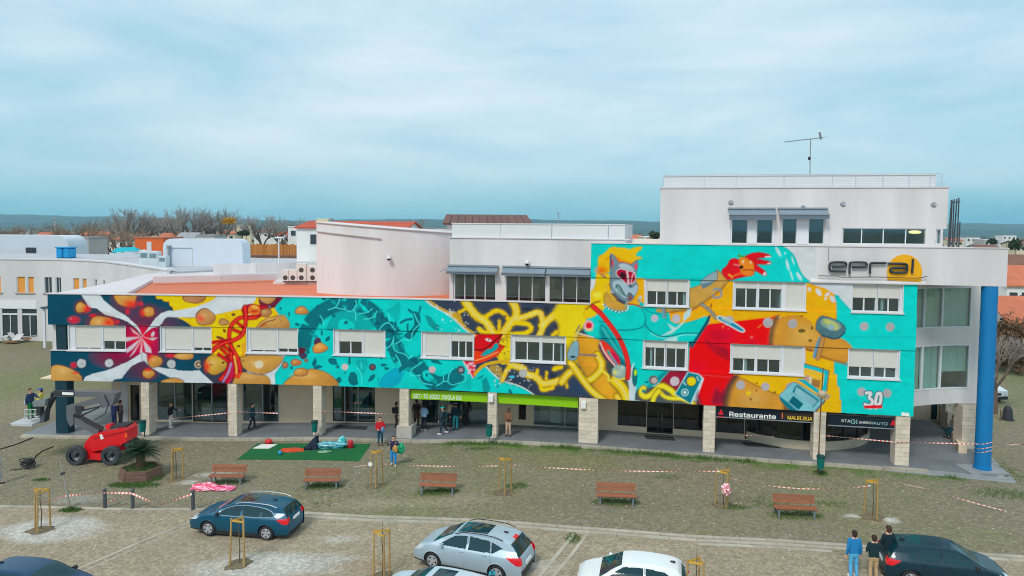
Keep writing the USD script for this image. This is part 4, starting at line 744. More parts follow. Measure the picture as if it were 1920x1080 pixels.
GLT = pane_look('teal_glass', (.80, .92, .90), .95, 1.9)
BLD = M('pale_green_blind', lin(196, 208, 202), .8, .12, .8, stretch=(1, 1, .3))
MUR = usdkit.material(stage, '/World/Looks/mural_paint', {'a': ('attribute', dict(attribute='paint')), 'g': ('geometry', {}), 'n': ('noise_texture', dict(scale=40., detail=3.)), 'b': ('bump', dict(strength=.15, distance=.004)), 'p': ('principled_bsdf', dict(roughness=.75, specular_ior_level=.08))},
                      [('g.position', 'n.vector'), ('n.fac', 'b.height'), ('b.normal', 'p.normal'), ('a.color', 'p.base_color')], surface='p.BSDF')
Z0, Z1, Z2, Z3, Z4, Z5 = 2.85, 4.80, 6.48, 8.45, 10.07, 12.07
XL, XH, XM, XR = wall_at(90, 600)[0], wall_at(1108, 500)[0], wall_at(1717, 650)[0], wall_at(1889, 500)[0]
college = thing('college_building', 'long white building with a huge colourful mural over an arcade of stone columns', 'building', (0, 42, 0))
def fbox(mb, x0, x1, z0, z1, o0, o1, step=1.0):
    """a box that follows the facade between two places along it, o0..o1 metres inwards"""
    n = max(1, int(math.ceil((x1 - x0) / step))); xs = np.linspace(x0, x1, n + 1)
    for a, b in zip(xs[:-1], xs[1:]):
        p = [fpt(a, o0), fpt(b, o0), fpt(b, o1), fpt(a, o1)]; mb.hexa([(*q, z0) for q in p] + [(*q, z1) for q in p])
    return mb
def fband(mb, x0, x1, z0, z1, o0, o1, step=1.0):
    """as fbox, one closed skin without inner faces"""
    n = max(1, int(math.ceil((x1 - x0) / step))); xs = np.linspace(x0, x1, n + 1)
    ring = np.array([[(*fpt(x, o0), z0), (*fpt(x, o0), z1), (*fpt(x, o1), z1), (*fpt(x, o1), z0), (*fpt(x, o0), z0)] for x in xs])
    mb.sheet(ring[:, ::-1])
    for r in (ring[0], ring[-1]): mb.add(r[:4], [[0, 1, 2, 3]])
    return mb
def mural_sheet(x0, x1, z0, z1, off, holes=(), step=.045, ret=0.0):
    xs = [x0, x1]; zs = [z0, z1]
    for h in holes: xs += [h[0], h[1]]; zs += [h[2], h[3]]
    def fill(q, lo, hi):
        q = np.unique(np.clip(np.round(q, 4), lo, hi)); out = []
        for a, b in zip(q[:-1], q[1:]): out += list(np.linspace(a, b, max(1, int(round((b - a) / step))) + 1)[:-1])
        return np.array(out + [hi])
    xs, zs = fill(xs, x0, x1), fill(zs, z0, z1)
    P = np.array([np.c_[np.repeat(fpt(x, off)[None], len(zs), 0), zs] for x in xs])
    i = np.arange(P.shape[0] * P.shape[1]).reshape(P.shape[:2]); q = np.stack([i[:-1, :-1], i[1:, :-1], i[1:, 1:], i[:-1, 1:]], -1)
    cx, cz = (xs[:-1] + xs[1:]) / 2, (zs[:-1] + zs[1:]) / 2; keep = np.ones(q.shape[:2], bool)
    for h in holes: keep &= ~(((cx > h[0]) & (cx < h[1]))[:, None] & ((cz > h[2]) & (cz < h[3]))[None])
    if ret:                                                  # narrow returns along the top and bottom edge, painted like the edge
        E = [np.array([(*fpt(x, off + ret), zs[j]) for x in xs]) for j in (-1, 0)]
    q = q[keep]; used = np.unique(q); re = np.full(P.shape[0] * P.shape[1], -1); re[used] = np.arange(len(used))
    V, F = P.reshape(-1, 3)[used], re[q]
    if ret:
        n = len(V); k = len(xs); ia = re[i[:, -1]]; ib = re[i[:, 0]]; a = np.arange(k)
        F = np.vstack([F, np.stack([ia[:-1], ia[1:], n + a[1:], n + a[:-1]], -1), np.stack([n + k + a[:-1], n + k + a[1:], ib[1:], ib[:-1]], -1)]); V = np.vstack([V, E[0], E[1]])
    return V, F
# windows: (left, right, top, bottom in the photograph), leaves as (from, to, open share from below, panes)
WIN = [  # first floor
    ((126, 235, 613, 660), [(.10, .565, .07, 2), (.59, 1, .36, 2)], 4), ((299, 396, 614, 662), [(.06, .61, .05, 2), (.63, 1, .14, 2)], 4), ((461, 558, 616, 664), [(.05, .58, .08, 2), (.60, 1, .16, 2)], 4), ((624, 722, 620, 669), [(.08, .555, .52, 2), (.575, .98, .0, 0)], 4),
    ((789, 888, 622, 673), [(.06, .54, .05, 2), (.56, 1, .66, 3)], 4), ((957, 1061, 628, 683), [(.05, .535, .74, 2), (.555, 1, .74, 2)], 4),
    ((1205, 1290, 640, 692), [(.02, .5, .74, 2), (.51, .98, .74, 2)], 7), ((1369, 1508, 647, 704), [(.02, .35, .48, 2), (.36, .7, .48, 2), (.735, .99, .0, 0)], 7), ((1590, 1688, 657, 712), [(.0, .5, .36, 2), (.51, .98, .36, 2)], 7),
    # second floor
    ((1209, 1292, 525, 577), [(.02, .5, .54, 2), (.51, .98, .54, 2)], 8), ((1374, 1512, 528, 584), [(.02, .34, .74, 2), (.35, .69, .74, 2), (.73, .99, .0, 0)], 8), ((1597, 1695, 533, 589), [(.0, .5, .50, 2), (.51, .97, .50, 2)], 8)]
holes = {4: [], 8: []}
def build_window(px, leaves, row):
    u0, u1, v0, v1 = px; um = (u0 + u1) / 2
    x0, x1 = wall_at(u0, (v0 + v1) / 2)[0], wall_at(u1, (v0 + v1) / 2)[0]; z1, z0 = wall_at(um, v0)[1], wall_at(um, v1)[1]
    zb = (Z1, Z2) if row in (4, 7) else (Z3, Z4)
    if z1 > zb[1] - .12: z1 = zb[1] - .004
    z0 = max(z0, zb[0] + .03)
    holes[8 if row == 8 else 4].append((x0, x1, z0, z1))
    fr = MB(); b = .05
    fband(fr, x0, x1, z0 - .0, z0 + b, .0, .34); fband(fr, x0, x1, z1 - b, z1, .06, .34); fbox(fr, x0, x0 + b, z0 + b, z1 - b, .06, .34); fbox(fr, x1 - b, x1, z0 + b, z1 - b, .06, .34)
    w = part(college, 'window', fr, WHT2)
    sill = fband(MB(), x0 - .05, x1 + .05, z0 - .05, z0 - .004, -.07, .3); part(w, 'sill', sill, COP)
    L = x1 - x0 - 2 * b; h = z1 - z0 - 2 * b
    for k, (a, c, op, n) in enumerate(leaves):
        xa, xc = x0 + b + L * a, x0 + b + L * c; zo = z0 + b + h * op
        # roller shutter of fine slats, down to the open share
        m = MB(); ns = max(2, int((z1 - b - zo) / .055)); zz = np.linspace(zo, z1 - b, ns + 1)
        for q in range(ns): fband(m, xa + .03, xc - .03, zz[q] + .004, zz[q + 1], .17, .20, 9)
        fband(m, xa + .03, xc - .03, zo, z1 - b, .185, .24, 9); part(w, 'shutter', m, CRM)
        for q in (xa, xc - .035): part(w, 'guide_rail', fbox(MB(), q, q + .035, z0 + b, z1 - b, .13, .26), WHT2)
        if n:
            ed = np.linspace(xa + .03, xc - .03, n + 1)
            for p0, p1 in zip(ed[:-1], ed[1:]):
                m = MB(); t = .035
                fband(m, p0, p1, z0 + b, z0 + b + t, .22, .29, 9); fband(m, p0, p0 + t, z0 + b + t, zo, .22, .29, 9); fband(m, p1 - t, p1, z0 + b + t, zo, .22, .29, 9)
                part(w, 'sash', m, WHT2)
                part(w, 'pane', fband(MB(), p0 + t, p1 - t, z0 + b + t, zo + .02, .25, .262, 9), GLS)
    gaps = sorted([(l[0], l[1]) for l in leaves]); ed = [0.0] + [q for g in gaps for q in g] + [1.0]
    for a, c in zip(ed[0::2], ed[1::2]):
        if (c - a) * L > .03: part(w, 'mullion', fband(MB(), x0 + b + L * a, x0 + b + L * c, z0 + b, z1 - b, .15, .3), WHT2)
for a in WIN: build_window(*a)
# painted bands and piers
def painted(name, x0, x1, z0, z1, off, hl=()):
    v, f = mural_sheet(x0, x1, z0, z1, off, hl, ret=.07 if off == 0 else 0.0); c = paint_mural(px_of(v)); part(college, name, (v, f), MUR, color=c, label=None)
painted('painted_band', XL + .12, XM, Z0, Z1, 0.0)
painted('painted_pier_wall', wall_at(234, 640)[0], XM, Z1, Z2, .055, holes[4])
painted('painted_band', XL, XM, Z2, Z3, 0.0)
painted('painted_pier_wall', XH, XM, Z3, Z4, .055, holes[8])
painted('painted_band', XH, wall_at(1530, 500)[0], Z4, Z5, 0.0)
m = MB()
fband(m, XL + .12, XM, Z0, Z1 - .004, .07, .32); fband(m, XL, XM, Z2 + .004, Z3, .07, .32); fband(m, XL + .12, XL + .16, Z0, Z1 - .004, .004, .07); fband(m, XL, XL + .04, Z2 + .004, Z3, .004, .07); fband(m, XH, XM, Z3 + .002, Z3 + .03, .06, .3)
part(college, 'wall', m, WHT)
m = fband(MB(), wall_at(1530, 500)[0], XR, Z4, Z5, 0.0, .34); fband(m, XH, wall_at(1530, 500)[0], Z4, Z5, .004, .34)
part(college, 'wall', m, WHT)
m = MB()                                                    # ledge under the name
xa, xb = wall_at(1520, 520)[0], wall_at(1735, 520)[0]
for a, b in zip(np.linspace(xa, xb, 7)[:-1], np.linspace(xa, xb, 7)[1:]):
    p = [fpt(a, -.07), fpt(b, -.07), fpt(b, -.004), fpt(a, -.004)]; m.hexa([(*q, Z4 + .0) for q in p] + [(*p[0], Z4 + .07), (*p[1], Z4 + .07), (*p[2], Z4 + .22), (*p[3], Z4 + .22)])
part(college, 'ledge', m, WHT)
# copings
part(college, 'coping', fband(MB(), XL - .05, XH - .02, Z3, Z3 + .06, -.05, .42), COP)
part(college, 'coping', fband(MB(), XH - .02, XR + .04, Z5, Z5 + .05, -.04, .42), COP)
part(college, 'coping', fband(MB(), XL + .1, wall_at(234, 660)[0], Z1 - .0, Z1 + .035, -.04, .6), COP)
# round vents in the mural are painted; floors, rooms behind the windows
m = MB()
for z0, z1, xa, xb in ((Z1 - .1, Z2 + .25, wall_at(134, 640)[0], XM), (Z3 - .3, Z4 + .3, XH, XM)):
    fband(m, xa, xb, z0 - .06, z0, .3, 5.0, 3); fband(m, xa, xb, z1, z1 + .06, .3, 5.0, 3); fband(m, xa, xb, z0, z1, 5.0, 5.1, 3)
    for x in np.arange(xa, xb, 5.2): fbox(m, x, x + .12, z0, z1, .34, 5.0)
part(college, 'room', m, ROOM)
m = fbox(MB(), wall_at(104, 640)[0], wall_at(121, 640)[0], Z1 - .0, Z2, .12, .75); part(college, 'dark_column', m, DCL)
m = fbox(MB(), wall_at(122, 640)[0], wall_at(133, 640)[0], Z1, Z2, .5, .6); part(college, 'wall', m, BEI)
m = MB(); xq = wall_at(104, 770)[0]; xr = wall_at(126, 770)[0]; fbox(m, xq, xr, float(zplat(xq)) - .1, Z0, .02, .7); part(college, 'dark_column', m, DCL)
# ---- arcade columns, each of stone courses
COLS = [(265, 280), (428, 444), (587, 603), (749, 766), (914, 931), (1085, 1121), (1319, 1341), (1526, 1549), (1680, 1707)]
def stone_column(x0, x1, o0, o1, zb, zt, course=.245, seed=0):
    g = np.random.default_rng(seed)
    c = part(college, 'column', fbox(MB(), x0 + .02, x1 - .02, zb - .1, zt, o0 + .02, o1 - .02, 9), MOR)
    n = int(round((zt - zb) / course)); zz = np.linspace(zb, zt, n + 1); xm = (x0 + x1) / 2; w = x1 - x0
    for k in range(n):
        cut = x0 + w * (.36 if k % 2 else .64)
        for a, b in ((x0, cut), (cut, x1)):
            j = g.uniform(-.006, .006)
            part(c, 'stone', fbox(MB(), a + .005 + (j if a == x0 else 0), b - .005, zz[k] + .006, zz[k + 1] - .006, o0 + j, o1 + .004, 9), STO)
for i, (a, b) in enumerate(COLS):
    xa, xb = wall_at(a, 790, .03)[0], wall_at(b, 790, .03)[0]; stone_column(xa, xb, .03, .80, float(zplat((xa + xb) / 2)), Z0 - .004, seed=i)
xa, xb = wall_at(745, 815)[0], wall_at(771, 815)[0]
part(college, 'column_base', fbox(MB(), xa - .02, xb + .05, float(zground(xa)) - .1, float(zplat(xa)) + .75, -.12, .95), M('concrete', lin(176, 170, 160), .85, .14, 1.5, bump=.004))
# ---- back wall of the arcade with shop fronts
OB = 3.0
BW0, BW1 = wall_at(214, 770, OB)[0], wall_at(1556, 790, OB)[0]
SHOP = [(245, 262, 722, 804, 'd', GLD, [1.0]), (295, 361, 700, 788, 'w', GLS, [.5]), (362, 426, 700, 796, 'd', GLS, [.55]), (455, 523, 700, 791, 'w', GLS, [.55]), (624, 703, 700, 791, 'd', GLS, [.28, .6]), (790, 914, 700, 796, 'w', GLS, [.33, .66]), (972, 986, 757, 787, 'w', GLD, []), (1000, 1084, 700, 801, 'w', GLS, [.7]),
        (1158, 1212, 700, 799, 'w', GLD, []), (1213, 1262, 700, 813, 'd', GLD, [.42, .58]), (1263, 1319, 700, 806, 'w', GLD, []), (1343, 1396, 700, 812, 'w', GLD, []), (1397, 1430, 700, 824, 'd', GLD, [.7]), (1431, 1449, 770, 826, 'd', GLD, []), (1454, 1513, 700, 820, 'w', GLD, [])]
openings = []
for (u0, u1, v0, v1, k, gl, sp) in SHOP:
    x0, x1 = wall_at(u0, 790, OB)[0], wall_at(u1, 790, OB)[0]; um = (u0 + u1) / 2; z0 = wall_at(um, v1, OB)[1]; z1 = min(2.62, wall_at(um, v0, OB)[1])
    zp = float(zplat(x0)); z0 = max(z0, zp + .04); openings.append((x0, x1, z0, z1, k, gl, sp))
m = MB(); edges = [BW0]
for o in sorted(openings):
    fbox(m, edges[-1], o[0], -.8, 2.9, OB, OB + .2) if o[0] - edges[-1] > .01 else None
    fbox(m, o[0], o[1], -.8, o[2], OB, OB + .2); fbox(m, o[0], o[1], o[3], 2.9, OB, OB + .2); edges.append(o[1])
fbox(m, edges[-1], BW1, -.8, 2.9, OB, OB + .2)
part(college, 'arcade_wall', m, BEI)
for (x0, x1, z0, z1, k, gl, sp) in openings:
    dark = DKF if gl is GLD or k == 'd' else ALU; t = .06; fr = MB()
    fbox(fr, x0, x0 + t, z0, z1, OB + .03, OB + .14); fbox(fr, x1 - t, x1, z0, z1, OB + .03, OB + .14); fbox(fr, x0 + t, x1 - t, z0, z0 + t, OB + .03, OB + .14); fbox(fr, x0 + t, x1 - t, z1 - t, z1, OB + .03, OB + .14)
    s = part(college, 'shop_door' if k == 'd' else 'shop_window', fr, dark); ed = [x0 + t] + [x0 + (x1 - x0) * q for q in sp] + [x1 - t]
    for q in sp: part(s, 'mullion', fbox(MB(), x0 + (x1 - x0) * q - .035, x0 + (x1 - x0) * q + .035, z0 + t, z1 - t, OB + .01, OB + .15), ALU if gl is not GLD else DKF)
    for a, b in zip(ed[:-1], ed[1:]): part(s, 'pane', fbox(MB(), a, b, z0 + t, z1 - t, OB + .08, OB + .09), gl)
    if k == 'd' and x1 - x0 > 1: part(s, 'handle', MB().cyl((*fpt((x0 + x1) / 2 + .12, OB - .03), z0 + .8), (*fpt((x0 + x1) / 2 + .12, OB - .03), z0 + 1.25), .018, 8), ALU)
m = MB()
fband(m, BW0, BW1, -.75, -.7, OB + .2, OB + 5, 3); fband(m, BW0, BW1, 2.75, 2.8, OB + .2, OB + 5, 3); fband(m, BW0, BW1, -.7, 2.75, OB + 5, OB + 5.1, 3)
for u in (240, 262, 293, 430, 540, 615, 706, 780, 940, 992, 1100, 1150, 1330, 1452, 1520): x = wall_at(u, 790, OB)[0]; fbox(m, x, x + .1, -.7, 2.75, OB + .2, OB + 5)
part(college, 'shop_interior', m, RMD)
g = np.random.default_rng(17); ms = [MB(), MB(), MB()]
for u in list(range(300, 425, 22)) + list(range(460, 520, 20)) + list(range(630, 700, 24)) + list(range(800, 905, 17)) + list(range(1005, 1080, 22)) + list(range(1170, 1310, 30)) + list(range(1350, 1510, 26)):
    x = wall_at(u, 790, OB)[0]; o = OB + g.uniform(.9, 3.6); zp = float(zplat(x)); h = g.choice([.75, .75, 1.1, 1.7]); w = g.uniform(.4, 1.1)
    fbox(ms[g.integers(3)], x, x + w, zp, zp + h, o, o + .5)
for mb, c in zip(ms, ((190, 170, 140), (110, 70, 40), (60, 90, 110))): part(college, 'shop_furniture', mb, M('shop_furniture_%d_tone' % c[0], lin(*c), .6, .2, 2), kind='stuff')
part(college, 'arcade_ceiling', fband(MB(), BW0 - 3.2, XM, Z0 - .0, Z0 + .08, .33, OB + .2, 2), BEI)
m = MB(); fbox(m, BW0 - .15, BW0, -.75, Z0, OB, 8, 9); part(college, 'wall', m, WHT)
m = MB(); fbox(m, wall_at(228, 770, OB)[0], wall_at(241, 770, OB)[0], -.7, Z0, OB - .06, OB - .005); part(college, 'wall', m, WHT)
# dark rubber mats at the doors
for u0, u1, v in ((630, 690, 800), (1210, 1262, 820), (1395, 1455, 833)):
    x0, x1 = at_ground(u0, v, True)[0], at_ground(u1, v, True)[0]; y = at_ground((u0 + u1) / 2, v, True)[1]; z = float(zplat(x0)); zb_ = float(zplat(x1))
    mt = MB(); mt.hexa([(x0, y - .35, z + .001), (x1, y - .35 - .2 * (x1 - x0), zb_ + .001), (x1, y + .4 - .2 * (x1 - x0), zb_ + .001), (x0, y + .4, z + .001), (x0, y - .35, z + .02), (x1, y - .35 - .2 * (x1 - x0), zb_ + .02), (x1, y + .4 - .2 * (x1 - x0), zb_ + .02), (x0, y + .4, z + .02)])
    single('door_mat', mt, M('rubber_mat', (.035, .035, .04), .9, .2, 8), {630: 'brown door mat before the glass door beside the waste bin column', 1210: 'dark door mat before the double brown glass doors', 1395: 'dark door mat under the restaurant sign'}[u0], 'door mat')
# ---- curved shop front at the right corner
cen = np.array([18.2, 44.6]); RC = 4.6
def arc(a0, a1, r, n=14): k = np.radians(np.linspace(a0, a1, n)); return np.c_[cen[0] + r * np.sin(k), cen[1] - r * np.cos(k)]
def arcwall(mb, a0, a1, r0, r1, z0, z1, n=14):
    o, i = arc(a0, a1, r0, n), arc(a0, a1, r1, n)
    for k in range(n - 1): mb.hexa([(*o[k], z0), (*o[k + 1], z0), (*i[k + 1], z0), (*i[k], z0), (*o[k], z1), (*o[k + 1], z1), (*i[k + 1], z1), (*i[k], z1)])
    return mb
part(college, 'curved_plinth', arcwall(MB(), -62, 78, RC, RC - .35, .0, .62, 26), M('plinth_stone', lin(206, 192, 168), .7, .08, 1.5))
s = part(college, 'curved_shop_window', arcwall(MB(), -62, 78, RC - .02, RC - .14, 2.5, 2.85, 26), DKF)
for k, (a, b) in enumerate(zip(np.linspace(-62, 50, 8)[:-1], np.linspace(-62, 50, 8)[1:])):
    part(s, 'pane', arcwall(MB(), a + .7, b - .7, RC - .08, RC - .09, .62, 2.5, 4), GLD); part(s, 'mullion', arcwall(MB(), b - .7, b + .7, RC - .02, RC - .14, .62, 2.5, 2), DKF)
part(college, 'wall', arcwall(MB(), 50.8, 78, RC - .06, RC - .3, .62, 2.85, 6), M('brown_cladding', lin(92, 68, 56), .6, .12, 1.5))
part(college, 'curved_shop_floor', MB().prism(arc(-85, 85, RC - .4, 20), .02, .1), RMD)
# ---- upper corner: curved glazing behind the mural's edge, under the roof slab
cpts = np.array([(at_y(1700, 600, 39.6)[0], 39.6), (at_y(1722, 600, 40.15)[0], 40.15), (at_y(1752, 600, 40.6)[0], 40.6), (at_y(1785, 600, 40.85)[0], 40.85), (at_y(1808, 600, 40.95)[0], 40.95), (at_y(1846, 600, 40.9)[0], 40.9)])
_cs = np.r_[0, np.cumsum(np.hypot(*np.diff(cpts, axis=0).T))]
def cpt(s): return np.array([np.interp(s, _cs, cpts[:, 0]), np.interp(s, _cs, cpts[:, 1])])
def cwall(mb, s0, s1, z0, z1, o0, o1, n=8):
    q = np.linspace(s0, s1, n + 1)
    for a, b in zip(q[:-1], q[1:]):
        A, B = cpt(a), cpt(b); t = (B - A) / np.linalg.norm(B - A); w = np.array([-t[1], t[0]])
        p = [A + w * o0, B + w * o0, B + w * o1, A + w * o1]; mb.hexa([(*r, z0) for r in p] + [(*r, z1) for r in p])
    return mb
def zc(v, u=1780, y=40.8): return float(at_y(u, v, y)[2])
zb_ = [zc(757), zc(729), zc(646), zc(614), zc(538)]
S1 = np.interp(at_y(1821, 600, 40.9)[0], cpts[:, 0], _cs); SE = _cs[-1]
m = MB(); cwall(m, 0, SE, zb_[0], zb_[1], 0, .25, 10); cwall(m, 0, SE, zb_[2], zb_[3], 0, .25, 10); cwall(m, S1, SE, zb_[1], zb_[2], 0, .25, 2); cwall(m, S1, SE, zb_[3], Z4, 0, .25, 2); cwall(m, 0, S1, zb_[4], Z4 + .1, .0, .25, 6)
m.box((cpts[-1][0] - .25, 41.15, zb_[0]), (cpts[-1][0], 52, Z4)); part(college, 'corner_wall', m, WHT)
for z0, z1 in ((zb_[1], zb_[2]), (zb_[3], zb_[4])):
    f = part(college, 'corner_window', cwall(MB(), 0, S1, z0, z0 + .07, -.02, .16, 8), WHT2); part(f, 'frame_top', cwall(MB(), 0, S1, z1 - .07, z1, -.02, .16, 8), WHT2)
    us = [np.interp(at_y(u, 600, 40.6)[0], cpts[:, 0], _cs) for u in (1702, 1727, 1769)] + [S1]
    for a, b in zip(us[:-1], us[1:]):
        part(f, 'pane', cwall(MB(), a + .04, b - .04, z0 + .07, z1 - .07, .06, .07, 3), GLT); part(f, 'blind', cwall(MB(), a + .06, b - .06, z0 + (.07 if z0 > 6 or a < us[2] else 1.0), z1 - .09, .2, .215, 3), BLD); part(f, 'mullion', cwall(MB(), b - .05, b + .05, z0 + .07, z1 - .07, -.02, .14, 1), WHT2)
m = MB()
for z0, z1 in ((zb_[1] - .2, zb_[2] + .1), (zb_[3] - .2, zb_[4] + .2)): m.prism([cpt(0) + [.2, .4], cpt(SE * .5) + [0, .4], cpt(SE) + [-.3, .4], (27, 47), (19, 47)], z0 - .05, z0); m.prism([cpt(0) + [.2, .4], cpt(SE * .5) + [0, .4], cpt(SE) + [-.3, .4], (27, 47), (19, 47)], z1, z1 + .05)
m.box((19, 46.9, zb_[0]), (27, 47, Z4)); part(college, 'room', m, ROOM)
part(college, 'roof_slab', MB().prism([tuple(map(float, q)) for q in (fpt(XM - 4, .35), fpt(XR, .35), (XR + .8, 41.5), (XR + 1.5, 50), (14, 50))], Z4 + .004, Z5 - .02), WHT)
px_, py_ = at_y(1843, 880, 36.95)[0], 37.0
pl = part(college, 'pillar', MB().lathe([(0, .1), (.44, .1), (.44, .28), (.39, .3), (.385, 10.06)], (px_, py_, 0), 40), BLU, smooth=40)
part(pl, 'plinth', MB().box((px_ - 1.1, py_ - .75, .05), (px_ + .95, py_ + .7, .16)), ST)
def square_column(x0, x1, y0, y1, zb, zt, seed):
    g = np.random.default_rng(seed); c = part(college, 'column', MB().box((x0 + .02, y0 + .02, zb - .1), (x1 - .02, y1 - .02, zt)), MOR); n = int(round((zt - zb) / .245)); zz = np.linspace(zb, zt, n + 1); w = x1 - x0
    for k in range(n):
        cut = x0 + w * (.36 if k % 2 else .64)
        for a, b in ((x0, cut), (cut, x1)): j = g.uniform(-.006, .006); part(c, 'stone', MB().box((a + .005, y0 + j, zz[k] + .006), (b - .005, y1, zz[k + 1] - .006)), STO)
square_column(at_y(1804, 800, 40.5)[0], at_y(1838, 800, 40.5)[0], 40.5, 41.3, .1, zb_[0] - .004, 30)
# low bench wall along the side passage, its far wall and door
pp = [at_z(u, v, .1)[:2] for u, v in ((1797, 849), (1776, 806), (1759, 787))]
def runwall(p, q, th, z1, mat, nm): t = (q - p) / np.linalg.norm(q - p); w = np.array([t[1], -t[0]]) * th; part(college, nm, MB().hexa([(*p, .05), (*(p + w), .05), (*(q + w), .05), (*q, .05), (*p, z1), (*(p + w), z1), (*(q + w), z1), (*q, z1)]), mat)
runwall(pp[0], pp[1], .42, .56, BEI, 'passage_bench_wall'); runwall(pp[1] + (pp[2] - pp[1]) * .02, pp[2], .3, 1.25, STO, 'passage_wall'); square_column(pp[1][0] + .06, pp[1][0] + .46, pp[1][1] + .35, pp[1][1] + .8, .1, zb_[0] - .004, 31)
ye = float(pp[2][1]) + .05; part(college, 'passage_wall', MB().box((cen[0] + 2.6, ye, .05), (pp[2][0] + .4, ye + .25, 3.2)), BEI); da, db = at_y(1746, 770, ye)[0], at_y(1756, 770, ye)[0]; part(college, 'passage_door', MB().box((da, ye - .06, .12), (db, ye - .004, 2.3)), DCL)
# ---- roof of the low wing: orange terrace, white rims
def rz(u, v, z): return at_z(u, v, z)
ti = [rz(225, 553, 8.22)[:2], rz(287, 528.5, 8.22)[:2], rz(415, 527, 8.22)[:2], rz(514, 524, 8.22)[:2], (-10, 62), (6.5, 62)]
part(college, 'terrace', MB().prism([fpt(wall_at(228, 553)[0], .42), *[tuple(q) for q in ti[1:]], (6.5, 55), fpt(6.0, .42), fpt(-6, .42), fpt(-15.2, .42), fpt(-20, .42)], 7.9, 8.22), ORG)
o1, o2 = rz(108, 552, 8.5)[:2], rz(277, 512, 8.5)[:2]
rim = MB().prism([fpt(XL, .34), fpt(-26, .34), fpt(wall_at(227, 553)[0], .34), tuple(ti[1]), tuple(ti[2]), tuple(ti[3]), tuple(rz(600, 522, 8.3)[:2]), tuple(rz(605, 505, 8.4)[:2]), tuple(rz(450, 507, 8.45)[:2]), tuple(rz(330, 508, 8.45)[:2]), tuple(o2), (-30.9, 53)], 7.7, 8.44)
part(college, 'roof_rim', rim, COP)
m = MB(); A = [rz(287, 528.5, 8.44)[:2], rz(415, 526, 8.44)[:2], rz(516, 523, 8.44)[:2], rz(620, 521, 8.44)[:2]]
for a, b in zip(A[:-1], A[1:]): m.bar((*a, 8.62), (*b, 8.62), .25, .5)
part(college, 'rim_wall', m, COP)
m = MB(); A = [rz(400, 512, 8.6)[:2], rz(480, 511, 8.6)[:2], rz(600, 508, 8.6)[:2]]
for a, b in zip(A[:-1], A[1:]): m.bar((*a, 9.0), (*b, 9.0), .2, .9)
part(college, 'rim_wall', m, WHT)
part(college, 'side_wall', MB().prism([fpt(XL, .36), fpt(XL + .25, .36), (-30.6, 53), tuple(o2 + [.3, 0]), tuple(o2), (-30.95, 53)], Z0, 8.43), WHT)
# ---- curved white stair tower on the terrace
tp = np.array([(-14.0, 54.0), (-13.85, 49.1), (-12.4, 48.1), (-10.6, 47.4), (-8.7, 47.05), (-6.8, 47.2), (-5.2, 47.9), (-3.9, 48.9), (-3.6, 50)])
def ztop(x): return 13.28 + (x + 13.85) * -.07
m = MB().prism([tuple(p) for p in tp] + [(-3.6, 54)], 8.0, [ztop(p[0]) for p in tp] + [ztop(-3.6)]); part(college, 'stair_tower', m, WHT, smooth=40)
m = MB(); m.tube([(*(p + [0, -.06]), ztop(p[0]) - .05) for p in tp[1:-1]], .06, 6); part(college, 'tower_coping', m, COP)
m = MB(); r0 = np.array([(-13.8, 49.0), (-12.4, 48.02), (-10.6, 47.32), (-8.9, 46.98)]); m.tube([(*(p + [0, -.03]), 12.6 - .085 * (p[0] + 13.8)) for p in r0], .055, 6); part(college, 'wall_pipe', m, M('pale_pipe', lin(196, 190, 190), .5, .05, 3))
# ---- centre block with awnings over a glazed terrace front
OC = 1.3
xa, xb = wall_at(843, 480, OC)[0], wall_at(1172, 440, OC)[0]; zcv = lambda u, v: wall_at(u, v, OC)[1]
zt_, zp_, za_ = zcv(1000, 419), zcv(1000, 447), zcv(950, 503)
m = MB(); fband(m, xa, xb, za_, zp_, OC, OC + .3); fbox(m, xa, xa + .25, 8.2, za_, OC, OC + .3); fbox(m, xa, xa + .3, za_ - .0, zp_, OC + .3, OC + 9); fbox(m, xb - .3, xb, za_, zp_ - .5, OC + .3, OC + 9)
part(college, 'centre_block', m, WHT)
part(college, 'centre_roof', fband(MB(), xa, xb, zp_ - .3, zp_ - .1, OC + .3, OC + 9, 2), COP)
m = MB(); ed = [xa + .1, wall_at(938, 440, OC)[0], wall_at(1034, 440, OC)[0], wall_at(1140, 440, OC)[0], xb]
for a, b in zip(ed[:-1], ed[1:]):
    k = MB(); fband(k, a + .02, b - .02, zp_ + .02, zt_, OC + .12, OC + .2, 2); fband(k, a, b, zt_ - .06, zt_, OC + .08, OC + .24, 2); part(college, 'parapet_panel', k, WHT2)
part(college, 'parapet_panel', fbox(MB(), xb - .1, xb, zp_, zt_, OC + .2, OC + 8), WHT2)
part(college, 'coping', fband(MB(), xa - .06, xb + .06, zp_ - .03, zp_ + .02, OC - .06, OC + .3), COP)
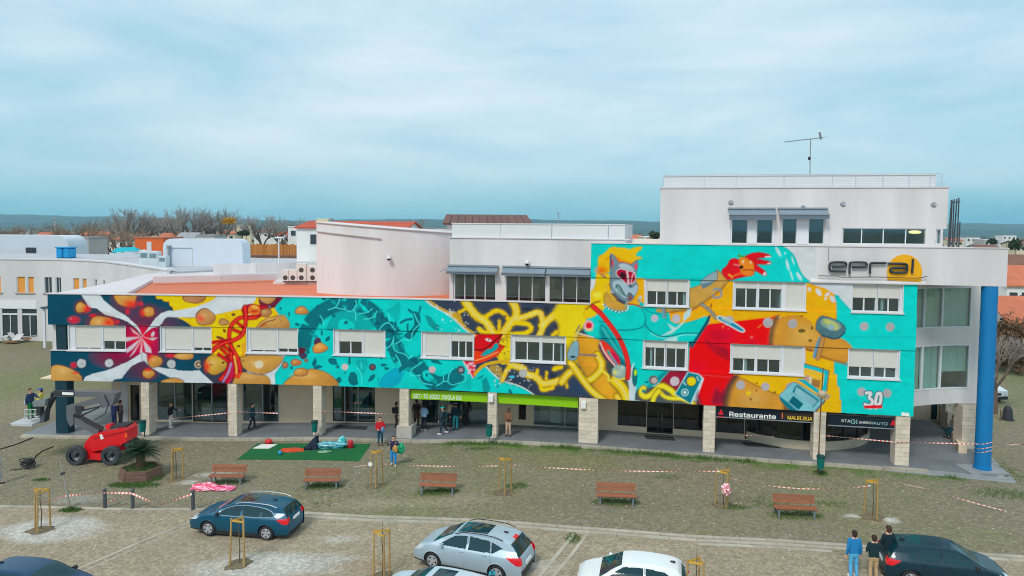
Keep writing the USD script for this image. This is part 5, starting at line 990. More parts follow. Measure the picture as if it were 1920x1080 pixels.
def glazed(u0, u1, v0, v1, off, n, mat=GLS, frame=WHT2, name='glazed_front', ratios=None):
    x0, x1 = wall_at(u0, (v0 + v1) / 2, off)[0], wall_at(u1, (v0 + v1) / 2, off)[0]; um = (u0 + u1) / 2; z1, z0 = wall_at(um, v0, off)[1], wall_at(um, v1, off)[1]; t = .05
    m = MB(); fbox(m, x0, x1, z0, z0 + t, off - .04, off + .06); fbox(m, x0, x1, z1 - t, z1, off - .04, off + .06); fbox(m, x0, x0 + t, z0 + t, z1 - t, off - .04, off + .06); fbox(m, x1 - t, x1, z0 + t, z1 - t, off - .04, off + .06)
    w = part(college, name, m, frame); ed = np.linspace(x0 + t / 2, x1 - t / 2, n + 1) if ratios is None else x0 + (x1 - x0) * np.array(ratios)
    for i, (a, b) in enumerate(zip(ed[:-1], ed[1:])):
        part(w, 'pane', fbox(MB(), a + t / 2, b - t / 2, z0 + t, z1 - t, off + .01, off + .02), mat)
        if i: part(w, 'mullion', fbox(MB(), a - t / 2, a + t / 2, z0 + t, z1 - t, off - .03, off + .05), frame)
    return w
glazed(852, 930, 513, 576, OC + .06, 4); glazed(948, 1024, 517, 578, OC + .06, 3); glazed(1029, 1108, 517, 580, OC + .06, 3)
xe = wall_at(1112, 500, OC)[0]
for u0, u1 in ((930, 948), (1024, 1029)): part(college, 'wall', fbox(MB(), wall_at(u0, 540, OC)[0], wall_at(u1, 540, OC)[0], 8.2, za_, OC + .02, OC + .25), WHT)
m = MB(); fband(m, xa, xe, 8.1, 8.2, OC, OC + 6, 2); fband(m, xa, xe, za_, za_ + .05, OC + .3, OC + 6, 2); fband(m, xa, xe, 8.2, za_, OC + 5.9, OC + 6, 2); fbox(m, xa, xa + .1, 8.2, za_, OC + .3, OC + 6); fbox(m, xe, xe + .1, 8.2, za_, OC + .3, OC + 6); part(college, 'room', m, ROOM)
g = np.random.default_rng(4); m = MB()
for u in range(960, 1100, 15): x = wall_at(u, 540, OC)[0]; fbox(m, x, x + g.uniform(.3, .8), 8.2, 8.2 + g.choice([.75, 1.2, 1.6]), OC + g.uniform(.8, 4), OC + 4.6)
part(college, 'office_furniture', m, M('office_wood', lin(176, 140, 100), .6, .2, 2), kind='stuff')
def awning(u0, u1, v0, v1, off, out=.75, drop=.2):
    x0, x1 = wall_at(u0, v0, off - .4)[0], wall_at(u1, v0, off - .4)[0]; um = (u0 + u1) / 2; z1 = wall_at(um, v0, off)[1]; z0 = wall_at(um, v1, off - out)[1]
    m = MB(); n = 6; xs = np.linspace(x0, x1, n + 1)
    for a, b in zip(xs[:-1], xs[1:]):
        p = [fpt(a, off - out), fpt(b, off - out), fpt(b, off), fpt(a, off)]
        m.hexa([(*p[0], z0 + drop - .02), (*p[1], z0 + drop - .02), (*p[2], z1 - .03), (*p[3], z1 - .03), (*p[0], z0 + drop), (*p[1], z0 + drop), (*p[2], z1), (*p[3], z1)])
    w = part(college, 'awning', m, AWN)
    part(w, 'valance', fbox(MB(), x0, x1, z0, z0 + drop, off - out - .02, off - out), M('awning_valance', lin(98, 112, 126), .6, .08, 2))
    part(w, 'front_bar', fband(MB(), x0 - .02, x1 + .02, z0 + drop - .03, z0 + drop + .04, off - out - .05, off - out + .03), ALU)
    part(w, 'cassette', fband(MB(), x0 - .03, x1 + .03, z1 - .02, z1 + .09, off - .14, off), ALU)
awning(838, 932, 499, 514, OC, .55, .16); awning(941, 1022, 501, 517, OC, .55, .16); awning(1024, 1107, 503, 519, OC, .55, .16)
m = MB(); a = fpt(xa, OC + .2); m.hexa([(a[0] - .7, a[1] + .1, za_ - .35), (a[0], a[1] + .1, za_), (a[0], a[1] + 2.4, za_), (a[0] - .7, a[1] + 2.4, za_ - .35), (a[0] - .7, a[1] + .1, za_ - .32), (a[0], a[1] + .1, za_ + .03), (a[0], a[1] + 2.4, za_ + .03), (a[0] - .7, a[1] + 2.4, za_ - .32)]); part(college, 'awning', m, AWN)
# small tiled hip roof behind the centre block
TIL = M('brown_roof_sheet', lin(108, 74, 66), .7, .15, 2, rnd=.12)
y0, y1 = 52.0, 56.0; xl0, xr0 = at_y(832, 418, y0)[0], at_y(1001, 418, y0)[0]; zb0 = at_y(915, 419.5, y0)[2]; zt0 = at_y(915, 403, y1)[2]
rf = part(college, 'hip_roof', MB().hexa([(xl0, y0, zb0 - .12), (xr0, y0, zb0 - .12), (xr0 - .3, y1 + 3, zb0 - .12), (xl0, y1 + 3, zb0 - .12), (xl0 - .1, y0, zb0), (xr0, y0, zb0), (at_y(988, 404, y1)[0], y1, zt0 - .04), (at_y(836, 403, y1)[0], y1, zt0 - .04)]), TIL)
for k in range(12):
    a, b = [xl0 - .1 + (xr0 - xl0) * q / 12 for q in (k + .04, k + .96)]; c, d = [at_y(836, 403, y1)[0] + (at_y(988, 404, y1)[0] - at_y(836, 403, y1)[0]) * q / 12 for q in (k + .04, k + .96)]
    part(rf, 'roof_sheet', MB().hexa([(a, y0 - .03, zb0 + .002), (b, y0 - .03, zb0 + .002), (d, y1, zt0 - .035), (c, y1, zt0 - .035), (a, y0 - .03, zb0 + .05), (b, y0 - .03, zb0 + .05), (d, y1, zt0 + .03), (c, y1, zt0 + .03)]), TIL)
m = MB(); m.box((xl0 + .2, y0 + .3, 8.2), (xr0 - .2, y0 + .6, zb0 - .1)); part(college, 'wall', m, WHT)
# ---- top floor
OP = 2.6
zq = lambda u, v: wall_at(u, v, OP)[1]
x0, x1, x2 = wall_at(1238, 400, OP)[0], wall_at(1768, 440, OP)[0], wall_at(1777, 400, OP)[0]
zw = zq(1500, 352); zh = zq(1770, 429)
def holed(x0, x1, z0, z1, off, th, hl, mat, name='wall'):
    m = MB(); xs = sorted({x0, x1, *[q for h in hl for q in h[:2]]})
    for a, b in zip(xs[:-1], xs[1:]):
        zz = z0
        for h in sorted([h for h in hl if h[0] <= a + 1e-6 and h[1] >= b - 1e-6], key=lambda h: h[2]):
            fband(m, a, b, zz, h[2], off, off + th); zz = h[3]
        fband(m, a, b, zz, z1, off, off + th)
    part(college, name, m, mat)
HP = [(1371, 1402, 411, 457), (1418, 1449, 411, 457), (1466, 1494, 409, 458), (1515, 1545, 409, 458), (1579, 1736, 428, 458), (1755, 1764, 430, 458)]
hl = []
for (u0, u1, v0, v1) in HP: hl.append((wall_at(u0, 440, OP)[0], wall_at(u1, 440, OP)[0], wall_at((u0 + u1) / 2, v1, OP)[1], wall_at((u0 + u1) / 2, v0, OP)[1]))
holed(x0, x1, 11.9, zw, OP, .25, hl, WHT)
m = MB(); fbox(m, x1 - .0, x2, zh, zw, OP, OP + .25); fbox(m, x0, x0 + .25, 11.9, zw, OP + .25, OP + 7); fbox(m, x2 - .25, x2, zh, zw, OP + .25, OP + 7); fbox(m, x1 - .25, x1, 11.9, zh, OP + .25, OP + 7); part(college, 'wall', m, WHT)
part(college, 'top_roof', fband(MB(), x0 - .05, x2 + .05, zw - .02, zw + .06, OP - .05, OP + 7.2, 2), COP)
for (u0, u1, v0, v1) in HP[:4] + HP[5:]: glazed(u0, u1, v0, v1, OP + .1, 1, GLS)
glazed(*HP[4], OP + .12, 4, GLS, ratios=[0, .235, .495, .76, 1])
for u0, u1, v0, v1 in ((1402, 1418, 411, 457), (1494, 1515, 409, 458)): part(college, 'white_door_panel', fbox(MB(), wall_at(u0, 440, OP)[0], wall_at(u1, 440, OP)[0], wall_at(u0, v1, OP)[1], wall_at(u0, v0, OP)[1], OP - .03, OP - .004), WHT2)
for u in (1367, 1370, 1449, 1464, 1547): x = wall_at(u, 440, OP)[0]; part(college, 'window_post', fbox(MB(), x, x + .07, zq(u, 458), zq(u, 410), OP - .05, OP - .002), WHT2)
m = MB(); fband(m, x0, x1, 11.9, 11.95, OP + .25, OP + 5, 2); fband(m, x0, x1, 14.6, 14.65, OP + .25, OP + 5, 2); fband(m, x0, x1, 11.95, 14.6, OP + 5, OP + 5.1, 2); part(college, 'room', m, ROOM)
LMP = usdkit.material(stage, '/World/Looks/warm_lamp', {'e': ('emission', dict(color=(1.0, .66, .2), strength=2.2))}, surface='e.emission')
x = wall_at(1713, 434, OP + .9)[0]; part(college, 'ceiling_lamp', MB().lathe([(0, 0), (.26, .02), (.34, .1), (.2, .17), (0, .18)], (*fpt(x, OP + .7), wall_at(1713, 438, OP + .7)[1]), 16), LMP)
awning(1367, 1455, 392, 412, OP, .6, .3); awning(1461, 1554, 392, 410, OP, .6, .25)
# roof rail and white screen wall
zr = zq(1500, 325.5)
part(college, 'roof_screen', fband(MB(), x0 + .2, x2 - .35, zw + .06, zr - .05, OP + .9, OP + 1.0), WHT2)
part(college, 'roof_screen', fband(MB(), x0 + .2, x2 - .35, zr - .05, zr, OP + .85, OP + 1.05), WHT2)
RAIL = M('rail_steel', lin(196, 202, 208), .35, .05, 3, metallic=.4)
rl = part(college, 'roof_railing', fband(MB(), x0 + .15, x2 - .3, zr - .06, zr - .02, OP + .12, OP + .16), RAIL)
for k in range(6): z = zw + .12 + k * (zr - zw - .2) / 6; part(rl, 'rail_wire', fband(MB(), x0 + .15, x2 - .3, z, z + .016, OP + .13, OP + .146, 2), RAIL)
for u in (1243, 1320, 1380, 1470, 1561, 1605, 1656, 1705, 1745, 1767): x = wall_at(u, 340, OP)[0]; part(rl, 'rail_post', fbox(MB(), x, x + .04, zw + .06, zr - .02, OP + .1, OP + .14), RAIL)
part(college, 'high_roof', fband(MB(), XH, XR - 4, Z5 - .25, Z5 - .2, .34, 10, 2), COP)
part(college, 'low_parapet', fbox(MB(), wall_at(1184, 452, OP)[0], x0 - .002, Z5 - .2, wall_at(1210, 448, OP + 1.0)[1], OP + 1.0, OP + 1.2), M('warm_parapet', lin(222, 214, 204), .8, .05, 1))
m = fbox(MB(), XH - .02, XH + .2, Z3 + .06, Z5, .34, OC + .0); fbox(m, XH, XH + .2, Z3, Z5, OC, 9); part(college, 'wall', m, WHT)
part(college, 'back_wall', MB().prism([(-31, 63.4), (-14, 63.2), (-14, 61.8), (18, 61.8), (27, 58), (27, 57.7), (18, 61.5), (-14, 61.5), (-14, 62.9), (-31, 63.1)], -1, 8.2), WHT)
# ---------------------------------------------------------------- white curved building at the left, behind the square
RWH = M('weathered_white', lin(206, 203, 203), .8, .07, .5, var2=.07, scale2=.12, stretch=(1, 1, .3))
ROO = M('grey_roof_felt', lin(176, 176, 180), .9, .12, .6, var2=.1, scale2=.1)
ORB = M('orange_blind', lin(226, 150, 62), .6, .06, 3); GLB = M('dark_window', lin(52, 62, 68), .15, .2, 1.5, spec=.6); SLS = M('sill_stone', lin(168, 150, 140), .8, .1, 2)
curved = thing('curved_building', 'weathered white curved building with orange blinds at the far left of the square', 'building', (-50, 78, 0))
LP = np.array([(-90, 79.5), (-75, 80.3), (-59.5, 80.6), (-53, 80.4), (-46.2, 77.6), (-40.8, 72.7), (-35.6, 67.3), (-31.6, 63.4)]); LP = chaikin(LP, 2, False)
_ls = np.r_[0, np.cumsum(np.hypot(*np.diff(LP, axis=0).T))]
def lpt(s, o=0.0):
    a = np.array([np.interp(s, _ls, LP[:, k]) for k in (0, 1)]); b = np.array([np.interp(s + .05, _ls, LP[:, k]) for k in (0, 1)]); c = np.array([np.interp(s - .05, _ls, LP[:, k]) for k in (0, 1)]); t = (b - c) / np.linalg.norm(b - c); return a + np.array([-t[1], t[0]]) * o
def lat(u, v, o=0.0):
    d = ray(u, v); ss = np.linspace(0, _ls[-1], 1500); P = np.array([lpt(s, o) for s in ss[::6]]); k = np.argmin(np.abs(P[:, 0] / P[:, 1] - d[0] / d[1])); return ss[::6][k], CAM_H + d[2] / d[1] * P[k, 1]
def lbox(mb, s0, s1, z0, z1, o0, o1, step=1.5):
    n = max(1, int(math.ceil((s1 - s0) / step))); q = np.linspace(s0, s1, n + 1)
    ring = np.array([[(*lpt(s, o0), z0), (*lpt(s, o0), z1), (*lpt(s, o1), z1), (*lpt(s, o1), z0), (*lpt(s, o0), z0)] for s in q]); mb.sheet(ring[:, ::-1])
    for r in (ring[0], ring[-1]): mb.add(r[:4], [[0, 1, 2, 3]])
    return mb
zr_ = lat(40, 487)[1]; zw1, zw0 = lat(40, 519)[1], lat(40, 548.5)[1]
wins = [(-12, 3, 'o'), (31, 49, 'o'), (52, 62.5, 'o'), (84, 98, 'g'), (105, 115, 'g'), (136.5, 147.5, 'o'), (153, 162, 'o'), (178, 183, 'g'), (193, 196, 'g')]
hs = sorted([(lat(a, 533)[0], lat(b, 533)[0], k) for a, b, k in wins])
shops = [(2, 32, 580, 590), (4, 32, 594, 628), (41, 68, 577, 588), (42, 69, 595, 628)]
m = MB(); e = 0.0
lbox(m, 0, _ls[-1], zw1, zr_, 0, .3); lbox(m, 0, _ls[-1], 3.0, zw0, 0, .3)
for a, b, k in hs: lbox(m, e, a, zw0, zw1, 0, .3); e = b
lbox(m, e, _ls[-1], zw0, zw1, 0, .3); s0, s1 = lat(0, 600)[0], lat(70, 600)[0]
lbox(m, 0, s0, -.8, 3.0, 0, .3); lbox(m, s1, _ls[-1], -.8, 3.0, 0, .3); part(curved, 'wall', m, RWH)
for a, b, k in hs:
    w = part(curved, 'window', lbox(lbox(MB(), a, a + .07, zw0, zw1, .05, .2), b - .07, b, zw0, zw1, .05, .2), WHT2); part(w, 'blind' if k == 'o' else 'pane', lbox(MB(), a + .07, b - .07, zw0, zw1, .14, .18), ORB if k == 'o' else GLB)
    if k == 'g': part(w, 'glazing_bar', lbox(MB(), (a + b) / 2 - .03, (a + b) / 2 + .03, zw0, zw1, .1, .139), WHT2)
    part(w, 'sill', lbox(MB(), a - .15, b + .15, zw0 - .14, zw0 - .01, -.12, .1), SLS)
f = part(curved, 'shop_front', lbox(MB(), s0, s1, 2.25, 2.45, .06, .2), WHT2)
for (u0, u1) in ((2, 33), (40, 69)):
    a, b = lat(u0, 600)[0], lat(u1, 600)[0]
    part(f, 'pane', lbox(MB(), a, b, 2.45, 2.95, .12, .16), GLB); part(f, 'pane', lbox(MB(), a, b, -.25, 2.25, .12, .16), GLB); part(f, 'mullion', lbox(MB(), (a + b) / 2 - .04, (a + b) / 2 + .04, -.25, 2.25, .08, .119), WHT2)
for (u0, u1) in ((0, 2), (33, 40), (69, 71)): part(f, 'pilaster', lbox(MB(), lat(u0, 600)[0], lat(u1, 600)[0], -.8, 3.0, .02, .3), RWH)
part(f, 'plinth', lbox(MB(), s0, s1, -.8, -.25, .05, .3), RWH); part(f, 'sign_band', lbox(MB(), s0, s1, 3.02, 4.0, -.06, -.002), M('pale_sign_band', lin(222, 222, 226), .6, .03, 2))
part(curved, 'coping', lbox(MB(), 0, _ls[-1], zr_, zr_ + .14, -.08, .8), M('coping_grey', lin(206, 204, 208), .8, .12, .8))
rp = [lpt(s, .4) for s in np.linspace(0, _ls[-1], 30)]
part(curved, 'roof', MB().prism([tuple(p) for p in rp] + [(-25, 72), (-33, 92), (-60, 100), (-90, 100)], zr_ - .5, zr_ - .12), ROO)
part(curved, 'end_wall', MB().prism([(-30.9, 63.0), (-31.6, 63.0), (-26, 72.4), (-25.3, 72.2)], -1, zr_ - .55), RWH)
lp = thing('corner_canopy', 'thin white post and dark canopy between the curved building and the mural building', 'canopy', (-49, 77, 0))
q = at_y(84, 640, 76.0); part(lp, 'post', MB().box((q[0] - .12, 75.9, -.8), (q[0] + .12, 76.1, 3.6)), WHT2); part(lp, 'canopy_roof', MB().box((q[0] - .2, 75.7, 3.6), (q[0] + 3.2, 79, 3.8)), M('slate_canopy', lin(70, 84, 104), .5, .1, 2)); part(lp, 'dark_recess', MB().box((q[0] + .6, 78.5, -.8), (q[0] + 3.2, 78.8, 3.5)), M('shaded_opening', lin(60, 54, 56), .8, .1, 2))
# things standing about on its roof
def roof_at(u, v, z): return at_z(u, v, z)
zt0_ = zr_ - .1
TNK = M('blue_plastic', lin(10, 140, 196), .45, .1, 3)
q = roof_at(117, 484, zt0_); w = 26 * q[1] / FPX; tk = thing('water_tank', 'square blue plastic water tank on the white roof at left', 'water tank', (q[0], q[1], zt0_))
for k in (-1, 1): part(tk, 'tank', MB().cbox((k * w / 4 - w / 4 + .03, 0, 0), (k * w / 4 + w / 4 - .03, w * .9, w * .72), .12), TNK, world=False)
part(tk, 'lid', MB().cbox((-w / 2 - .05, -.05, w * .72), (w / 2 + .05, w * .95, w * .8), .05), TNK, world=False)
def vault(name, label, u0, u1, vt, vb, y, depth, r, mat, extra=None):
    x0, x1 = at_y(u0, vb, y)[0], at_y(u1, vb, y)[0]; um = (u0 + u1) / 2; zt, zb = at_y(um, vt, y)[2], at_y(um, vb, y)[2]; k = np.linspace(0, math.pi / 2, 7)
    t = thing(name, label, 'building', ((x0 + x1) / 2, y, zb)); prof = [(x0, zb - 9 if extra else zb)] + [(x0 + r * (1 - math.cos(a)), zt - r + r * math.sin(a)) for a in k] + [(x1 - r * (1 - math.cos(a)), zt - r + r * math.sin(a)) for a in k[::-1]] + [(x1, zb - 9 if extra else zb)]
    m = MB().prism(prof, 0, depth); m.v = [np.c_[v[:, 0], v[:, 2] + y, v[:, 1]] for v in m.v]; part(t, 'shell', m, mat, smooth=35); return t, x0, x1, zb, zt
t, x0, x1, zb, zt = vault('rounded_roof_block', 'long white block with rounded roof edges behind the orange terrace', 306, 455, 448, 505, 73.0, 2.2, .9, M('bright_white', lin(204, 212, 222), .6, .04, .6)); part(t, 'seam', MB().box((x0 + 3.1, 72.96, zb), (x0 + 3.14, 72.999, zt - .9)), COP); part(t, 'gutter', MB().box((x0 + .3, 72.9, zt - .95), (x0 + 3, 72.999, zt - .9)), COP); part(t, 'flue', MB().cyl((x0 + .7, 72.8, zb), (x0 + .7, 72.8, zt - .9), .12, 10), ALU); part(t, 'flue_cap', MB().cyl((x0 + .7, 72.8, zt - .9), (x0 + .7, 72.8, zt - .7), .22, 10), ALU)
t, x0, x1, zb, zt = vault('vaulted_hall', 'white vaulted hall behind the curved building at far left', -60, 128, 441, 478, 110.0, 5, 1.6, M('bright_white', None), True); a = at_y(48, 464, 109.9); b = at_y(67, 474, 109.9); part(t, 'vent_grille', MB().box((a[0], 109.9, b[2]), (b[0], 109.99, a[2])), GLB)
flat = thing('flat_roofed_block', 'low grey flat roof carrying the air conditioners behind the terrace', 'building', (-20, 70, 0))
part(flat, 'roof', MB().prism([(-33, 66.5), (-14, 66), (-8, 66), (-8, 100), (-40, 100)], 7.6, 8.2), ROO); part(flat, 'wall', MB().box((-8.4, 66.3, -1), (-8, 99.8, 7.6)), RWH)
# air conditioners on a ledge by the tower
ACW = M('ac_white', lin(214, 212, 206), .5, .05, 3); ACD = M('ac_grille', lin(70, 70, 72), .6, .1, 6)
sb = single('ac_plinth', MB().prism([tuple(at_z(u, v, 8.3)[:2]) for u, v in ((512, 531), (597, 531.5), (597, 526), (524, 525))], 8.224, 8.42), COP, 'pale ledge under the air conditioners by the stair tower', 'plinth')
acs = [(535, 530, 1.0, 'small boxy air conditioner at the left end of the roof ledge', .5), (549, 530, 1.0, 'round-fronted air conditioner second from left on the roof ledge', .7), (565, 530, 1.5, 'tall twin-fan air conditioner in the middle of the roof ledge', .8), (586, 530, 1.35, 'large air conditioner touching the white stair tower', 1.0)]
for u, v, h, lb, w in acs:
    q = at_z(u, v - 1, 8.42); t = thing('air_conditioner', lb, 'air conditioner', (q[0], q[1], 8.424), group=None); part(t, 'casing', MB().cbox((-w / 2, 0, .06), (w / 2, .45, h), .03), ACW, world=False); part(t, 'feet', MB().box((-w / 2 + .05, .05, 0), (w / 2 - .05, .4, .06)), ACD, world=False)
    for k in range(2 if h > 1.2 else 1): part(t, 'fan_grille', MB().lathe([(0, .0), (.2, .0), (.22, .03), (.2, .04), (0, .045)], (0, -.002, .35 + k * .62), 18, 'y'), ACD, world=False)
cb = [(270, 470, 500, 'grey metal cabinet with a dark window on the white roof', 1.0), (287, 471, 500, 'tall pale cabinet beside the dark-windowed one on the roof', 1.0), (304, 480, 503, 'short pale box unit beside the rounded white block', .8)]
for u, vt, vb, lb, w in cb:
    y = 71.0; a = at_y(u, vb, y); h = at_y(u, vt, y)[2] - a[2]; t = thing('roof_cabinet', lb, 'cabinet', tuple(a)); part(t, 'casing', MB().cbox((-w / 2, 0, 0), (w / 2, .8, h), .03), M('cabinet_grey', lin(196, 206, 210), .5, .05, 2), world=False); part(t, 'louvre', MB().box((-w * .35, -.02, h * .55), (w * .35, -.001, h * .85)), M('louvre_blue_grey', lin(110, 134, 146), .5, .1, 6), world=False)
q = at_y(243, 487, 92); bt_ = thing('covered_boat', 'small white boat under a teal cover beyond the curved roof', 'boat', tuple(q)); HL = np.array([[(-2.1 + 4.2 * s, w * (1 - s ** 3) * k, .1 + z + .5 * s * s) for k, w, z in ((-1, .9, .8), (-1, .5, 0), (1, .5, 0), (1, .9, .8))] for s in np.linspace(0, 1, 8)])
part(bt_, 'hull', MB().sheet(HL), M('boat_white', lin(226, 230, 232), .4, .03, 2), world=False, smooth=40); part(bt_, 'cover', MB().hull([(-2, -.85, .95), (-2, .85, .95), (1.4, -.7, 1.2), (1.4, .7, 1.2), (-1.6, 0, 1.6), (.8, 0, 1.7)]), M('teal_tarp', lin(0, 164, 180), .6, .08, 2), world=False)
# ---- houses and sheds of the town
HW = {'white': lin(222, 220, 216), 'cream': lin(214, 200, 170), 'grey': lin(176, 172, 168), 'orange': lin(224, 104, 44), 'pink': lin(206, 168, 150)}
HR = {'red': lin(186, 78, 52), 'terracotta': lin(188, 108, 78), 'brown': lin(120, 84, 70), 'grey': lin(150, 150, 154), 'white': lin(216, 218, 220)}
def house(label, x, y, w, d, h, roof, wall='white', rc='red', zb=-1.3, rise=None, windows=2, rz=0.0, name='house', cat='house', door=False):
    t = thing(name, label, cat, (x, y, zb), rz); wm = M('house_wall_' + wall, HW[wall], .85, .08, .4, var2=.06, scale2=.2); rm = M('house_roof_' + rc, HR[rc], .85, .18, .8, var2=.12, scale2=.15)
    part(t, 'wall', MB().box((-w / 2, 0, 0), (w / 2, d, h)), wm, world=False)
    r = rise if rise is not None else d * .22
    if roof == 'gable':
        m = MB(); e = .3
        m.hexa([(-w / 2 - e, -e, h - .1), (w / 2 + e, -e, h - .1), (w / 2 + e, d / 2, h + r - .1), (-w / 2 - e, d / 2, h + r - .1), (-w / 2 - e, -e, h + .06), (w / 2 + e, -e, h + .06), (w / 2 + e, d / 2, h + r + .06), (-w / 2 - e, d / 2, h + r + .06)])
        m.hexa([(-w / 2 - e, d / 2, h + r - .1), (w / 2 + e, d / 2, h + r - .1), (w / 2 + e, d + e, h - .1), (-w / 2 - e, d + e, h - .1), (-w / 2 - e, d / 2, h + r + .06), (w / 2 + e, d / 2, h + r + .06), (w / 2 + e, d + e, h + .06), (-w / 2 - e, d + e, h + .06)])
        part(t, 'roof', m, rm, world=False); k = MB(); k.hull([(-w / 2 + .01, .01, h), (-w / 2 + .01, d - .01, h), (-w / 2 + .01, d / 2, h + r - .12), (w / 2 - .01, .01, h), (w / 2 - .01, d - .01, h), (w / 2 - .01, d / 2, h + r - .12)]); part(t, 'gable', k, wm, world=False)
    elif roof == 'hip':
        part(t, 'roof', MB().hull([(-w / 2 - .4, -.4, h), (w / 2 + .4, -.4, h), (w / 2 + .4, d + .4, h), (-w / 2 - .4, d + .4, h), (-w / 2 + d * .4, d / 2, h + r), (w / 2 - d * .4, d / 2, h + r)]), rm, world=False)
    else: part(t, 'roof', MB().box((-w / 2 - .1, -.1, h + .002), (w / 2 + .1, d + .1, h + .3)), rm, world=False)
    for k in range(windows):
        xx = -w / 2 + w * (k + .5) / windows; ww = min(.6, w / windows * .3); wn = part(t, 'window', MB().box((xx - ww - .08, -.05, h - 2.3), (xx + ww + .08, -.002, h - .8)), WHT2, world=False); part(wn, 'pane', MB().box((xx - ww, -.07, h - 2.2), (xx + ww, -.051, h - .9)), GLB, world=False)
    if door: part(t, 'door', MB().box((-.5, -.06, h - 2.9), (.5, -.002, h - .7)), WHT2, world=False)
    return t
def house_px(label, u0, u1, vt, y, roof='gable', **k):
    """a house whose front spans u0..u1 and whose roof tops out at vt, y metres away"""
    x0, x1 = at_y(u0, vt, y)[0], at_y(u1, vt, y)[0]; zt = at_y((u0 + u1) / 2, vt, y + 4)[2]; rise = k.pop('rise', 1.6 if roof != 'flat' else .3); zb = k.pop('zb', -1.3)
    return house(label, (x0 + x1) / 2, y, x1 - x0, k.pop('d', 8.0), zt - rise - zb, roof, rise=rise, zb=zb, **k)
house_px('bright orange flat roofed hut with one white door', 253, 306, 444, 150, 'flat', wall='orange', rc='terracotta', windows=0, door=True, d=9)
house_px('long white building with a red roof behind the stair tower', 556, 762, 415, 92, 'gable', wall='white', rc='red', windows=3, rise=.9, d=14)
SPEC = [(-40, 30, 438, 260, 'gable', 'cream', 'brown'), (35, 62, 434, 300, 'flat', 'white', 'grey'), (62, 108, 436, 230, 'gable', 'cream', 'terracotta'), (128, 166, 444, 170, 'flat', 'grey', 'grey'), (150, 200, 434, 300, 'gable', 'pink', 'terracotta'), (205, 252, 440, 220, 'hip', 'white', 'terracotta'), (255, 290, 434, 340, 'gable', 'cream', 'brown'), (296, 338, 437, 240, 'gable', 'white', 'terracotta'), (330, 364, 436, 210, 'gable', 'grey', 'grey'), (368, 402, 440, 190, 'flat', 'grey', 'grey'), (404, 440, 432, 330, 'hip', 'cream', 'terracotta'),
        (436, 470, 421, 420, 'flat', 'cream', 'white'), (476, 520, 430, 380, 'hip', 'white', 'brown'), (515, 556, 434, 300, 'gable', 'white', 'red'), (540, 600, 424, 180, 'flat', 'white', 'white'), (760, 838, 427, 240, 'flat', 'white', 'grey'), (1176, 1206, 440, 240, 'gable', 'white', 'terracotta'), (1206, 1240, 443, 200, 'flat', 'cream', 'white')]
words = ['cream house with a brown gable roof at the far left edge', 'small white flat roofed house left of the vaulted hall top', 'cream house with a terracotta gable roof above the vaulted hall', 'grey flat roofed shed right of the vaulted hall', 'pink house with a terracotta roof behind the grey shed', 'white house with a hipped roof left of the orange hut', 'far cream house with a brown roof behind the orange hut', 'white house with a terracotta roof just right of the orange hut', 'grey gabled shed behind the rounded white block', 'grey flat roofed box behind the rounded white block', 'far cream house with a hipped roof below the yellow tree', 'long cream flat roofed building right of the yellow tree', 'white house with a hipped brown roof under the bare trees', 'white house with a red gable roof left of the long red roofed building', 'white flat roofed block beside the long red roofed building', 'long white flat roofed shed right of the stair tower top', 'white house with terracotta roof in the gap left of the top floor', 'cream flat roofed house in the gap left of the top floor']
for s, w in zip(SPEC, words): house_px(w, *s[:4], s[4], wall=s[5], rc=s[6], windows=3)
SPR = [(1890, 1960, 498, 95, 'gable', 'white', 'terracotta', 2.6, 'house with a broad terracotta roof right of the white roof slab'), (1893, 1990, 478, 125, 'gable', 'pink', 'brown', 2.2, 'house with a brown roof behind the broad terracotta roof'), (1898, 1990, 556, 70, 'gable', 'white', 'terracotta', 2.4, 'low house with an orange roof at the right picture edge'), (1880, 1906, 441, 520, 'flat', 'white', 'white', .5, 'long white industrial shed far off at right'), (1812, 1838, 444, 420, 'flat', 'white', 'grey', .4, 'pale industrial shed left of the long white one'), (1846, 1872, 448, 330, 'flat', 'grey', 'white', .4, 'grey industrial shed behind the pole cluster'), (1905, 1935, 452, 260, 'gable', 'cream', 'brown', 1.2, 'cream house near the horizon at the right edge'), (1780, 1806, 447, 380, 'gable', 'cream', 'terracotta', 1.2, 'cream house behind the dark roof poles'), (1838, 1880, 459, 210, 'gable', 'white', 'brown', 1.4, 'white house with a brown roof above the roof slab')]
for u0, u1, vt, y, rf_, wl, rc, rs, lb in SPR: house_px(lb, u0, u1, vt, y, rf_, wall=wl, rc=rc, rise=rs, windows=3)
# reed fence on a flat roof
q0, q1 = at_y(455, 478, 120), at_y(572, 479, 120); house_px('white flat roofed house carrying a reed fence', 450, 576, 478, 119, 'flat', wall='white', rc='brown', windows=4)
fz = q0[2]; fh = at_y(510, 458, 120)[2] - fz; fn = thing('reed_fence', 'tall golden brown reed fence on a roof left of the stair tower', 'fence', (q0[0], 120, fz)); g = np.random.default_rng(12); nn = 46
for k in range(nn):
    a = (q1[0] - q0[0]) * k / nn; part(fn, 'reed_panel', MB().box((a + .015, 0, .02), (a + (q1[0] - q0[0]) / nn - .015, .06 + g.uniform(0, .03), fh + g.uniform(-.12, .08))), M('reed', lin(186, 122, 58), .9, .25, 2, rnd=.2, stretch=(6, 6, .5)), world=False)
part(fn, 'rail', MB().box((0, .1, fh * .7), (q1[0] - q0[0], .16, fh * .75)), M('reed', None), world=False)
